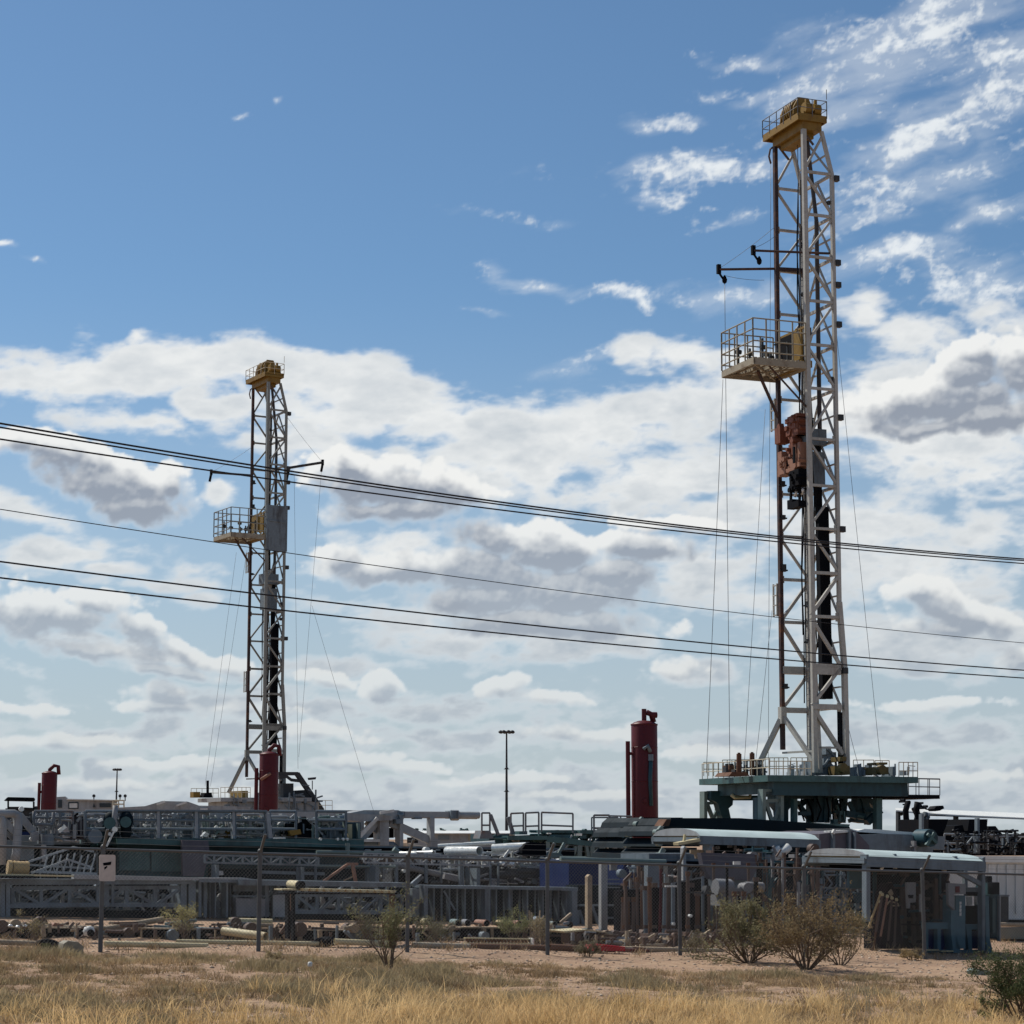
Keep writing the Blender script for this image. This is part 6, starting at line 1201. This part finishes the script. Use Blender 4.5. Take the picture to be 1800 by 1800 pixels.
mb = MB(); mb.path([fr+F.U*.08+UP*(zz(1336)-base.z), fr+F.U*.04+UP*(zz(1370)-base.z), fr+F.U*.08+UP*(zz(1417)-base.z)], .09, 8); t.part('hose', mb, MT['navy']); t.done()
t, F, r, base, hg = vessel(471.5, 112, 34, 1322, 1430, 'red separator vessel standing in front of the distant rig', (451, 1350), False)
mb = MB(); fr = base-F.V*(r+.05); mb.path([fr-F.U*.5+UP*(F.P(471, 1371).z-base.z), fr+F.U*.0+UP*(F.P(471, 1360).z-base.z)], .08, 8); t.part('handle_pipe', mb, MT['pnk']); t.done()
t, F, r, base, hg = vessel(85, 130, 27, 1356, 1430, 'small red separator vessel at the far left edge of the yard', (69.5, 1376), False); t.done()

def lamp_post(px, Y, ytop, ybot, lab, heads, wpx):
    F = Fr(px, Y, 0.0); p = F.P(px, ytop); b = Vector((p.x, p.y, gz(p.x, p.y))); t = T('lamp_post', lab, 'lamp post', 'high mast lamp posts')
    R0 = wpx/2/F_PX*Y; mb = MB(); mb.tube(b, p, .16, 12, .07); i = t.part('pole', mb, MT['lamp'])
    mb = MB()
    for k in (.25, .55, .72): q = b.lerp(p, k); mb.lathe(q, [(.16, 0), (.17, .06), (.16, .12)], 10); mb.bar(q-Vector((.25, 0, 0)), q+Vector((.25, 0, 0)), .05)
    t.part('collar', mb, MT['lamp'], i)
    mb = MB(); mb.lathe(p-UP*.1, [(.12, 0), (R0*.5, .05), (R0*.5, .12), (.12, .2)], 16)
    for k in range(heads): a = 2*pi*k/heads; mb.bar(p, p+Vector((cos(a), sin(a), 0))*R0*.8, .05)
    t.part('head_frame', mb, MT['lamp'])
    for k in range(heads):
        a = 2*pi*k/heads+.3; q = p+Vector((cos(a), sin(a), 0))*R0*.85; mb = MB(); mb.lathe(q-UP*.12, [(.1, 0), (.2, .08), (.2, .16), (.12, .26), (.03, .28)], 10); t.part('lamp_head', mb, MT['lamp'])
    t.done()
lamp_post(890.5, 190, 1287, 1460, 'tall lamp post with a ring of lamps in the middle of the yard', 8, 26)
lamp_post(206, 260, 1353, 1420, 'shorter distant lamp post left of the distant rig', 8, 13)

# ---------------------------------------------------------------- far left buildings and frames
F1 = Fr(150, 120, radians(10))
TH(F1, 'site_trailer', 'grey site trailer with dark windows behind the left machinery', 'trailer', [
  ('wall', 'gry2', [('p', [(99, 1425), (99, 1401), (115, 1400), (119, 1405), (205, 1407), (205, 1440), (99, 1440)], 0, 4)]), ('roof', 'roofw', [('p', [(117, 1404), (206, 1406), (206, 1407.5), (117, 1406)], -.2, 4.2)]),
  ('window', 'glass', [('r', 120, 1410, 138, 1422, -.05, -.01), ('r', 175, 1412, 195, 1419, -.05, -.01), ('p', [(163, 1419), (165, 1412), (168, 1419)], -.05, -.01), ('r', 102, 1406, 109, 1420, -.05, -.01)]), ('frame', 'wht', [('r', 122, 1412, 136, 1420, -.08, -.055)])])
for x, lab in ((165, 'small round lamp on the trailer roof, left of three'), (211, 'small round lamp above the trailer, middle of three'), (220, 'small round lamp above the trailer, right of three')):
    TH(F1, 'roof_lamp', lab, 'lamp', [('head', 'lamp', [('d', x, 1399, .09, -.3, 0)]), ('stem', 'lamp', [('t', (x, 1400), (x, 1408), .03, -.1)])], 'roof lamps on the trailer')
TH(F1, 'handrail_stand', 'small cream rail stand at the right end of the site trailer', 'railing', [('rail', 'crm', [('rail', 199, 218, 1407, 1420, 2, -.5, 0, .04)])])
TH(Fr(280, 170, radians(10)), 'storage_shed', 'wide grey shed roof sloping up behind the railed deck', 'shed', [
  ('roof', 'gry2', [('p', [(200, 1420), (255, 1417), (285, 1408), (330, 1409), (350, 1416), (440, 1418), (440, 1424), (200, 1424)], 0, 8)]), ('wall', 'gry', [('r', 200, 1424.2, 640, 1475, .3, 8)]), ('trim', 'wht', [('b', (275, 1414), (290, 1409), .15, -.2), ('b', (310, 1416), (328, 1410), .15, -.2), ('b', (352, 1424), (365, 1424), .3, -.2)])])
TH(Fr(35, 100, radians(15)), 'open_shelter', 'small open shelter with a dark purple roof at the far left', 'shelter', [
  ('roof', 'blk', [('p', [(9, 1406), (14, 1401), (60, 1402), (62, 1405), (61, 1408), (12, 1407)], 0, 2)]), ('post', 'blk', [('r', 13, 1408, 16, 1425, .2, .4), ('r', 58, 1409, 61, 1425, .2, .4)]), ('machine', 'lamp', [('blob', 10, 1418, 66, 1436, .5, 1.8, 22), ('r', 0, 1424, 70, 1445, .8, 2)])])
TH(Fr(100, 100, radians(15)), 'equipment_row', 'row of grey machinery beyond the left tube frame', 'machinery', [('body', 'gry', [('r', -60, 1436, 210, 1500, 2, 5), ('blob', 60, 1428, 150, 1450, 1, 2, 26)]), ('panel', 'pale', [('blob', 60, 1432, 200, 1470, .8, 1.6, 12)])])

# distant treeline
for i, (x, w) in enumerate(((732, 8), (748, 10), (778, 9), (812, 8), (820, 6))):
    F = Fr(x, 420, 0); p = F.P(x, 1462); mb = MB()
    for k in range(60):
        q = p+Vector((R.gauss(0, w*.028), R.gauss(0, .5), R.uniform(-.6, .55))); s_ = R.uniform(.1, .3)
        a = Vector((R.gauss(0, 1), R.gauss(0, 1), R.gauss(0, 1))).normalized(); b_ = a.cross(UP).normalized()
        mb.add([q-a*s_-b_*s_, q+a*s_-b_*s_, q+a*s_+b_*s_, q-a*s_+b_*s_], [(0, 1, 2, 3)])
    t = T('distant_tree', ords[i]+' tiny treetop from the left on the horizon above the shed', 'tree', 'distant trees on the horizon'); t.part('crown', mb, MT['grn'])
    mb = MB(); mb.tube(Vector((p.x, p.y, gz(p.x, p.y))), p, .12, 6); t.part('trunk', mb, MT['bark']); t.done()

# ---------------------------------------------------------------- overhead power lines
def wire(lab, pts, Yl, Yr, r=.016):
    """runs above the verge roughly along the fence; catenary through the photographed heights"""
    xs_ = np.array([p[0] for p in pts], float); ys_ = np.array([p[1] for p in pts], float); P_ = []
    a = Vector(((pts[0][0]-900)/F_PX*Yl, Yl, 0)); b = Vector(((pts[-1][0]-900)/F_PX*Yr, Yr, 0)); ang = atan2((b-a).y, (b-a).x); F = Fr(pts[0][0], Yl, ang)
    W_ = [F.L(x, y) for x, y in pts]; co = np.polyfit([w[0] for w in W_], [w[1] for w in W_], 2)
    Lx = W_[-1][0]; mb = MB(); mb.path([F.W(u, 0, float(np.polyval(co, u))) for u in np.linspace(-12, Lx+14, 60)], r, 6)
    one('power_line', lab, 'power line', mb, MT['cable'], 'overhead power lines')
wire('upper overhead cable, highest of the top three', [(0, 744), (240, 783), (490, 828), (900, 885), (1365, 942), (1800, 983)], 34, 50, .017)
wire('upper overhead cable, middle of the top three', [(0, 750), (240, 790), (490, 834), (900, 889), (1365, 945), (1800, 986)], 34.6, 50.6, .015)
wire('upper overhead cable, lowest of the top three', [(0, 771), (240, 808), (490, 846), (900, 899), (1365, 951), (1800, 991)], 35, 51, .015)
wire('lower overhead cable, upper of the bottom pair', [(0, 990), (220, 1012), (490, 1047), (900, 1097), (1365, 1142), (1800, 1178)], 34, 50, .015)
wire('lower overhead cable, lower of the bottom pair', [(0, 1017), (220, 1040), (490, 1071), (900, 1117), (1365, 1158), (1800, 1192)], 35, 51, .015)
wire('thin single overhead wire between the upper and lower cables', [(0, 897), (200, 925), (370, 952), (640, 988), (1000, 1043), (1365, 1085), (1800, 1130)], 60, 90, .014)
# ================================================================== GROUND AND PLANTS
def np_mesh(name, V, F, mat, tint=None, loc=(0, 0, 0)):
    me = bpy.data.meshes.new(name); n = len(F)
    me.vertices.add(len(V)); me.vertices.foreach_set('co', np.asarray(V, np.float32).ravel())
    me.loops.add(n*3); me.loops.foreach_set('vertex_index', np.asarray(F, np.int32).ravel())
    me.polygons.add(n); me.polygons.foreach_set('loop_start', np.arange(0, n*3, 3, dtype=np.int32))
    me.update(calc_edges=True); me.materials.append(mat)
    if tint is not None:
        at = me.attributes.new('tint', 'FLOAT', 'POINT'); at.data.foreach_set('value', np.asarray(tint, np.float32))
    o = bpy.data.objects.new(name, me); o.location = loc; scn.collection.objects.link(o); return o
def hsh(x, y, s=1.0, seed=0):
    """smooth value noise in numpy"""
    x = np.asarray(x)*s+seed*17.3; y = np.asarray(y)*s+seed*9.1
    xi, yi = np.floor(x), np.floor(y); xf, yf = x-xi, y-yi
    h = lambda a, b: np.modf(np.abs(np.sin(a*127.1+b*311.7)*43758.5453))[0]
    u = xf*xf*(3-2*xf); v = yf*yf*(3-2*yf)
    return (h(xi, yi)*(1-u)+h(xi+1, yi)*u)*(1-v)+(h(xi, yi+1)*(1-u)+h(xi+1, yi+1)*u)*v
def bump(x, y):
    k = np.clip((60-np.asarray(y))/15, 0, 1)*np.clip((np.asarray(y)-5)/5, 0, 1)
    return k*(.10*(hsh(x, y, .45, 1)-.5)+.05*(hsh(x, y, 1.4, 2)-.5)+.025*(hsh(x, y, 4.0, 3)-.5))
def gzn(x, y): return -0.032*45*np.tanh(np.asarray(x)/45)+bump(x, y)

def soil():
    m, t, b = mat_new('dry_soil'); n = t.nodes; l = t.links; tcn = n.new('ShaderNodeTexCoord')
    def nz(s, d=8, r=.6):
        q = n.new('ShaderNodeTexNoise'); q.inputs['Scale'].default_value = s; q.inputs['Detail'].default_value = d; q.inputs['Roughness'].default_value = r; l.new(tcn.outputs['Object'], q.inputs['Vector']); return q.outputs[0]
    def ramp(x, *st):
        q = n.new('ShaderNodeValToRGB'); l.new(x, q.inputs[0]); e = q.color_ramp.elements
        e[0].position, e[0].color = st[0][0], (*st[0][1], 1); e[1].position, e[1].color = st[-1][0], (*st[-1][1], 1)
        for p, c_ in st[1:-1]: k = e.new(p); k.color = (*c_, 1)
        return q.outputs[0]
    a = ramp(nz(.55), (.32, (.235, .145, .095)), (.5, (.30, .192, .122)), (.68, (.365, .245, .15)))
    g = ramp(nz(7, 9, .7), (.35, (.18, .11, .08)), (.6, (.52, .38, .27)))
    x = n.new('ShaderNodeMix'); x.data_type = 'RGBA'; x.inputs[0].default_value = .38; l.new(a, x.inputs[6]); l.new(g, x.inputs[7]); l.new(x.outputs[2], b.inputs['Base Color'])
    bp = n.new('ShaderNodeBump'); bp.inputs['Strength'].default_value = .6; bp.inputs['Distance'].default_value = .05; l.new(nz(12, 8, .7), bp.inputs['Height']); l.new(bp.outputs[0], b.inputs['Normal'])
    b.inputs['Roughness'].default_value = .95; b.inputs['Specular IOR Level'].default_value = .15; return m
xs_ = np.concatenate([-np.geomspace(9000, 16, 40), np.arange(-15.5, 15.51, .2), np.geomspace(16, 9000, 40)])
ys_ = np.concatenate([[-4000, -1500, -500, -150, -40, 0, 8, 14], np.arange(18, 52, .2), np.geomspace(52, 12000, 60)])
X, Y = np.meshgrid(xs_, ys_); Z = gzn(X, Y); V = np.stack([X.ravel(), Y.ravel(), Z.ravel()], 1); nx, ny = len(xs_), len(ys_)
I = (np.arange(ny-1)[:, None]*nx+np.arange(nx-1)[None]).ravel()
Fq = np.concatenate([np.stack([I, I+1, I+nx+1], 1), np.stack([I, I+nx+1, I+nx], 1)])
g = np_mesh('ground', V, Fq, soil()); g['kind'] = 'structure'; g['label'] = 'pinkish tan dry ground of the verge and the yard'; g['category'] = 'ground'
g.data.polygons.foreach_set('use_smooth', np.ones(len(Fq), bool))

def plant_mat(name, c0, c1, trans=.35, rough=.7):
    m, t, b = mat_new(name); n = t.nodes; l = t.links
    at = n.new('ShaderNodeAttribute'); at.attribute_name = 'tint'
    x = n.new('ShaderNodeMix'); x.data_type = 'RGBA'; l.new(at.outputs['Fac'], x.inputs[0]); x.inputs[6].default_value = (*c0, 1); x.inputs[7].default_value = (*c1, 1)
    l.new(x.outputs[2], b.inputs['Base Color']); b.inputs['Roughness'].default_value = rough; b.inputs['Specular IOR Level'].default_value = .2
    tr = n.new('ShaderNodeBsdfTranslucent'); l.new(x.outputs[2], tr.inputs[0]); mx = n.new('ShaderNodeMixShader'); mx.inputs[0].default_value = trans
    o = n['Material Output']; l.new(b.outputs[0], mx.inputs[1]); l.new(tr.outputs[0], mx.inputs[2]); l.new(mx.outputs[0], o.inputs[0]); return m
def blades(cx, cy, h, w, lean, tint, spread=None):
    n = len(cx); a = NR.uniform(0, 2*pi, n); dx, dy = np.cos(a), np.sin(a); la = NR.uniform(0, 2*pi, n); lx, ly = np.cos(la)*lean*h, np.sin(la)*lean*h
    z = gzn(cx, cy)-.02; V = np.zeros((n, 5, 3))
    V[:, 0] = np.stack([cx-dx*w, cy-dy*w, z], 1); V[:, 1] = np.stack([cx+dx*w, cy+dy*w, z], 1)
    V[:, 2] = np.stack([cx+lx*.35-dx*w*.7, cy+ly*.35-dy*w*.7, z+h*.55], 1); V[:, 3] = np.stack([cx+lx*.35+dx*w*.7, cy+ly*.35+dy*w*.7, z+h*.55], 1)
    V[:, 4] = np.stack([cx+lx, cy+ly, z+h*np.sqrt(np.clip(1-lean*lean*.5, .2, 1))], 1)
    b = np.arange(n)[:, None]*5; F = np.concatenate([b+[0, 1, 3], b+[0, 3, 2], b+[2, 3, 4]]); return V.reshape(-1, 3), F, np.repeat(tint, 5)
def stuff(name, lab, cat, V, F, mat, tint):
    o = np_mesh(name, V, F, mat, tint); o['kind'] = 'stuff'; o['label'] = lab; o['category'] = cat; return o
m_straw = plant_mat('straw_grass', (.38, .25, .105), (.88, .65, .34), .42)
m_olive = plant_mat('olive_scrub', (.20, .160, .090), (.46, .37, .22), .35)
m_twig = plant_mat('brown_twigs', (.12, .08, .045), (.52, .38, .22), .3)
# straw grass: dense band nearest the camera, patchy further out, denser to the right
def field(n, y0, y1, dens, cl=.35):
    ncl = n//14; x = NR.uniform(-15, 15, ncl); y = NR.uniform(y0, y1, ncl); keep = NR.uniform(0, 1, ncl) < dens(x, y); x, y = x[keep], y[keep]
    k = NR.integers(6, 24, len(x)); X = np.repeat(x, k)+NR.normal(0, .06, k.sum()); Yv = np.repeat(y, k)+NR.normal(0, .06, k.sum()); return X, Yv, np.repeat(NR.uniform(0, 1, len(x)), k)
sm = lambda a, lo, hi: np.clip((a-lo)/(hi-lo), 0, 1)
def d_straw(x, y):
    edge = 30.6+1.6*np.clip(x/6, -1.2, 1.5)+2.2*(hsh(x, y, .5, 5)-.5)
    return np.clip(sm(edge-y, -.8, 1.6)*(.04+.96*sm(hsh(x, y, .8, 6)*.6+hsh(x, y, 2.1, 16)*.4, .32, .62)), 0, 1)*np.where(x < -2.2, .55*sm(hsh(x, y, .6, 8), .35, .7)+.08, 1)
gx, gy, gt = field(380000, 21, 36, d_straw)
V, F, tt = blades(gx, gy, NR.uniform(.12, .40, len(gx))*(.35+.9*gt)*(.55+.9*hsh(gx, gy, 1.3, 44)), NR.uniform(.003, .007, len(gx)), NR.uniform(.2, 1.1, len(gx)), np.clip(gt*.35+NR.uniform(0, .35, len(gx))+.5*hsh(gx, gy, 1.1, 45)-.1, 0, 1))
stuff('dry_grass', 'dry straw coloured grass along the bottom of the picture', 'grass', V, F, m_straw, tt)
def mounds(n, dens, rmin, rmax, hmin, hmax, per, col0=0.0):
    x = NR.uniform(-14, 14, n); y = NR.uniform(24.5, 39.2, n); kp = NR.uniform(0, 1, n) < dens(x, y); x, y = x[kp], y[kp]; m = len(x)
    r = NR.uniform(rmin, rmax, m)*NR.choice([.5, .8, 1.0, 1.3], m); h = NR.uniform(hmin, hmax, m)*(.5+.5*r/rmax); k = (per*(r/rmax)**1.6).astype(int)+30; id_ = np.repeat(np.arange(m), k); t_ = len(id_)
    rad = np.sqrt(NR.uniform(0, 1, t_)); an = NR.uniform(0, 2*pi, t_); wob = .75+.5*hsh(np.cos(an)*1.5+id_, np.sin(an)*1.5, 1.0, 7)
    X = x[id_]+np.cos(an)*rad*r[id_]*wob; Y_ = y[id_]+np.sin(an)*rad*r[id_]*wob*.8; H = h[id_]*(1-.75*rad**2)*NR.uniform(.5, 1.15, t_)
    return X, Y_, H, np.clip(np.repeat(NR.uniform(0, 1, m), k)*.6+NR.uniform(0, .45, t_), 0, 1)
far_ = lambda y: .45+.55*sm(39.5-y, 0, 2.0)
def d_ol(x, y): return np.clip(.15+sm(hsh(x, y, .5, 12), .35, .6), 0, 1)*np.where(x < -1.0, 1, .30)*far_(y)
gx, gy, gh, gt = mounds(1900, d_ol, .16, .60, .10, .32, 420)
V, F, tt = blades(gx, gy, gh, NR.uniform(.004, .009, len(gx)), NR.uniform(.2, .9, len(gx)), gt)
stuff('low_scrub', 'low olive green scrub mounds covering the left verge', 'ground cover', V, F, m_olive, tt)
def d_tw(x, y): return np.clip(.35+sm(hsh(x, y, .6, 22), .35, .65), 0, 1)*far_(y)
gx, gy, gh, gt = mounds(4200, d_tw, .08, .45, .06, .26, 200)
V, F, tt = blades(gx, gy, gh, NR.uniform(.003, .007, len(gx)), NR.uniform(.4, 1.2, len(gx)), gt)
stuff('dead_weeds', 'brown dead weeds scattered over the bare soil', 'ground cover', V, F, m_twig, tt)
gx = NR.uniform(-14, 14, 30000); gy = NR.uniform(23, 39.5, 30000)
V, F, tt = blades(gx, gy, NR.uniform(.01, .06, 30000), NR.uniform(.004, .012, 30000), NR.uniform(.6, 1.3, 30000), NR.uniform(0, 1, 30000))
stuff('plant_litter', 'dry leaf and twig litter strewn over the soil', 'litter', V, F, m_twig, tt)
# sparse weeds behind the fence
def d_y(x, y): return sm(hsh(x, y, .9, 31), .5, .8)*.6
ncl = 2600; gx = NR.uniform(-14, 16, ncl); gy = 39.5+.447*(gx+7.5)+NR.uniform(-.8, 8, ncl); kp = NR.uniform(0, 1, ncl) < d_y(gx, gy); gx, gy = gx[kp], gy[kp]
k = NR.integers(5, 22, len(gx)); gx = np.repeat(gx, k)+NR.normal(0, .07, k.sum()); gy = np.repeat(gy, k)+NR.normal(0, .07, k.sum())
V, F, tt = blades(gx, gy, NR.uniform(.05, .25, len(gx)), NR.uniform(.004, .009, len(gx)), NR.uniform(.2, .9, len(gx)), NR.uniform(0, 1, len(gx)))
stuff('fence_weeds', 'thin tan weeds growing along and behind the fence line', 'ground cover', V, F, m_twig, tt)
# pebbles and clods
n = 12000; px_ = NR.uniform(-14, 14, n); py_ = NR.uniform(24, 50, n); s = NR.uniform(.15, .42, n)**3.2*.75+.006; z = gzn(px_, py_)
oc = np.array([[1,0,0],[-1,0,0],[0,1,0],[0,-1,0],[0,0,.6],[0,0,-.6]]); V = (np.stack([px_, py_, z], 1)[:, None]+oc[None]*s[:, None, None]*NR.uniform(.6, 1.4, (n, 6, 3))).reshape(-1, 3)
fo = np.array([[0,2,4],[2,1,4],[1,3,4],[3,0,4],[2,0,5],[1,2,5],[3,1,5],[0,3,5]]); F = (np.arange(n)[:, None, None]*6+fo[None]).reshape(-1, 3)
m_peb = plant_mat('pebbles', (.22, .15, .11), (.50, .40, .31), 0.0, .9)
stuff('pebbles', 'small pebbles and clods on the bare soil', 'gravel', V, F, m_peb, np.repeat(NR.uniform(0, 1, n), 6))

# ---- shrubs: stems grow from the base, twigs fork, small leaves spread through the crown
def shrub(name, lab, cat, px, Yd, hgt, wid, c0, c1, nst=9, nleaf=9000, lsz=.018, up=1.0, bare=.15, group=None, seed=1, skew=0.0, trans=.35):
    rr = random.Random(seed); nr = np.random.default_rng(seed)
    x = (px-900)/F_PX*Yd*cos(PITCH); b = Vector((x, Yd, gz(x, Yd)+float(bump(x, Yd)))); mb = MB(); tips = []
    def grow(p, d, ln, r, lv):
        q = p; pts = [p]
        for k in range(4):
            d = (d+Vector((rr.gauss(0, .16), rr.gauss(0, .16), rr.gauss(.05*up, .1)))).normalized(); q = q+d*ln/4; pts.append(q)
        for k in range(4): mb.tube(pts[k], pts[k+1], r*(1-.18*k), 5 if lv < 2 else 3, r*(1-.18*(k+1)), cap=False)
        if lv < 3:
            for k in range(rr.choice((2, 3, 3)) if lv else 4):
                q = pts[rr.choice((2, 3, 4)) if lv else rr.choice((1, 2, 3, 4))]; nd = (d+Vector((rr.gauss(0, .6), rr.gauss(0, .6), rr.gauss(.1, .35)))).normalized(); grow(q, nd, ln*rr.uniform(.5, .72), r*.55, lv+1)
        if lv >= 1: tips.extend(pts[2:])
    for i in range(nst):
        a = 2*pi*i/nst+rr.uniform(-.4, .4); tl = rr.uniform(.15, 1.0)*wid/hgt; d = Vector((cos(a)*tl+skew, sin(a)*tl*.8, 1)).normalized()
        grow(b+Vector((cos(a)*.05, sin(a)*.05, -.03)), d, hgt*rr.uniform(.38, .52), .006+.008*hgt, 0)
    P = np.array([tuple(t_) for t_ in tips]); top = b.z+hgt; P = P[(P[:, 2] < top*1.0+.02) & (P[:, 2] > b.z+hgt*bare)]
    cl = NR.uniform(0, 1, len(P)); w_ = np.clip(hsh(P[:, 0]*1.3+P[:, 1]*.6, P[:, 2]*1.3, 4.6/max(hgt, .4), seed)*2.2-.65, .01, 1)**1.6; ix = nr.choice(len(P), nleaf, p=w_/w_.sum())
    C_ = P[ix]+nr.normal(0, .035*max(hgt, .5)**.7, (nleaf, 3)); a = nr.normal(0, 1, (nleaf, 3)); a /= np.linalg.norm(a, axis=1)[:, None]; c_ = np.cross(a, nr.normal(0, 1, (nleaf, 3))); c_ /= np.linalg.norm(c_, axis=1)[:, None]
    s = (lsz*nr.uniform(.5, 1.5, nleaf))[:, None]; V = np.stack([C_-a*s, C_+c_*s*.35, C_+a*s, C_-c_*s*.35], 1).reshape(-1, 3)
    k = np.arange(nleaf)[:, None]*4; F = np.concatenate([k+[0, 1, 2], k+[0, 2, 3]]); tn = np.repeat(np.clip(cl[ix]*.6+nr.uniform(0, .5, nleaf), 0, 1), 4)
    root = bpy.data.objects.new(name, None); scn.collection.objects.link(root); root.location = b; root['label'] = lab; root['category'] = cat
    if group: root['group'] = group
    o = np_mesh('foliage', V-np.array(tuple(b)), F, plant_mat('foliage_%d' % seed, c0, c1, trans), tn); o.parent = root
    me = make_mesh('branches', [tuple(Vector(v)-b) for v in mb.v], mb.f, MT['bark']); o2 = bpy.data.objects.new('branches', me); scn.collection.objects.link(o2); o2.parent = root
OL0, OL1 = (.075, .085, .035), (.20, .20, .09); BR0, BR1 = (.12, .085, .045), (.27, .20, .11)
shrub('mesquite_shrub', 'slender grey green shrub with bare lower stems in front of the fence, left of centre', 'shrub', 686, 37.2, 1.6, .72, (.12, .12, .06), (.27, .26, .14), 6, 2700, .022, 1.2, .22, seed=3)
shrub('mesquite_shrub', 'large spreading olive shrub in front of the first canopy, left half of the pair', 'shrub', 1312, 42.8, 1.6, 3.6, (.10, .10, .05), (.30, .27, .15), 16, 9000, .026, .5, .02, seed=4, skew=-.25)
shrub('mesquite_shrub', 'large brown tinged shrub with upright top right beside the olive one', 'shrub', 1412, 41.0, 1.9, 2.3, BR0, (.32, .24, .13), 15, 9500, .024, 1.1, .05, seed=5)
shrub('mesquite_shrub', 'low olive bush behind the fence right of the large brown shrub', 'shrub', 1472, 42.5, 1.3, 1.8, (.09, .09, .045), (.25, .22, .12), 7, 2200, .022, 1, .05, seed=6)
shrub('mesquite_shrub', 'dark green bush standing at the right edge in the grass', 'shrub', 1786, 29.5, 1.3, 1.0, (.035, .05, .02), (.12, .14, .06), 12, 13000, .016, 1, .12, seed=7)
shrub('weed_sapling', 'small dark sprig at the left foot of the right edge bush', 'plant', 1728, 29.8, .42, .2, (.04, .06, .02), (.13, .17, .06), 5, 1200, .016, 1.4, .15, seed=8)
shrub('weed_sapling', 'pale yellow green upright sapling behind the fence left of centre', 'plant', 330, 43.6, .92, .22, (.22, .20, .08), (.46, .42, .20), 6, 1900, .02, 2, .25, seed=9)
shrub('weed_sapling', 'thin dry brown sapling behind the fence left of the sign', 'plant', 64, 41.5, .80, .22, (.17, .14, .07), (.34, .29, .16), 5, 900, .018, 2, .2, seed=10)
shrub('weed_sapling', 'bright olive sapling behind the fence right of centre', 'plant', 903, 47.0, .92, .3, (.16, .18, .07), (.36, .36, .17), 6, 2400, .02, 1.6, .2, seed=12)
shrub('weed_sapling', 'leafy weed beside the fourth visible fence post', 'plant', 948, 46.0, .7, .25, (.15, .12, .06), (.38, .31, .18), 6, 1200, .02, 1.6, .1, seed=13)
shrub('small_bush', 'grey green rounded bush in front of the red barrier', 'bush', 1031, 42.9, .42, .28, (.14, .13, .08), (.32, .28, .19), 8, 2200, .018, 1, .05, seed=14)
shrub('small_bush', 'pale dry tuft in front of the dark rods under the second canopy', 'bush', 1597, 46.5, .32, .3, (.25, .18, .09), (.50, .38, .2), 8, 1500, .016, 1, .02, seed=15)
shrub('small_bush', 'dark olive bush left of the sign post foot', 'bush', 88, 38.2, .26, .35, (.07, .075, .03), (.17, .16, .08), 8, 2000, .016, .6, .02, seed=16)
shrub('small_bush', 'low tan tuft below the second fence post', 'bush', 482, 38.8, .20, .28, (.22, .17, .09), (.42, .34, .2), 8, 1400, .015, .6, .02, seed=17)
shrub('small_bush', 'brushy weeds at the fence right of the slender shrub', 'bush', 765, 44.5, .85, .7, (.09, .09, .045), (.24, .22, .13), 8, 2600, .018, 1, .1, seed=18)
shrub('small_bush', 'brushy weeds behind the fence left of the slender shrub', 'bush', 655, 43.5, .9, .5, (.09, .085, .045), (.22, .20, .12), 7, 1600, .018, 1, .1, seed=19)
shrub('small_bush', 'scraggly weeds at the foot of the upright rusty pipes', 'bush', 1215, 45.4, .5, .6, (.13, .11, .06), (.30, .25, .15), 8, 1700, .018, 1, .05, seed=20)
# a few tall pale stalks standing out of the grass
mb = MB()
for i in range(46):
    x0 = R.choice((1470, 1500, 1515, 1600, 1250, 1100))+R.uniform(-25, 25); Yd = R.uniform(27.6, 31); x = (x0-900)/F_PX*Yd; b = Vector((x, Yd, gz(x, Yd))); h = R.uniform(.3, .62); l = R.uniform(-.15, .1)
    mb.path([b, b+Vector((l*.3, 0, h*.5)), b+Vector((l, .02, h))], .0035, 3)
t = T('tall_stalks', 'tall pale grass stalks rising from the dry grass at the right', 'grass stalks', kind='stuff'); t.part('stalks', mb, MT['strw']); t.done()
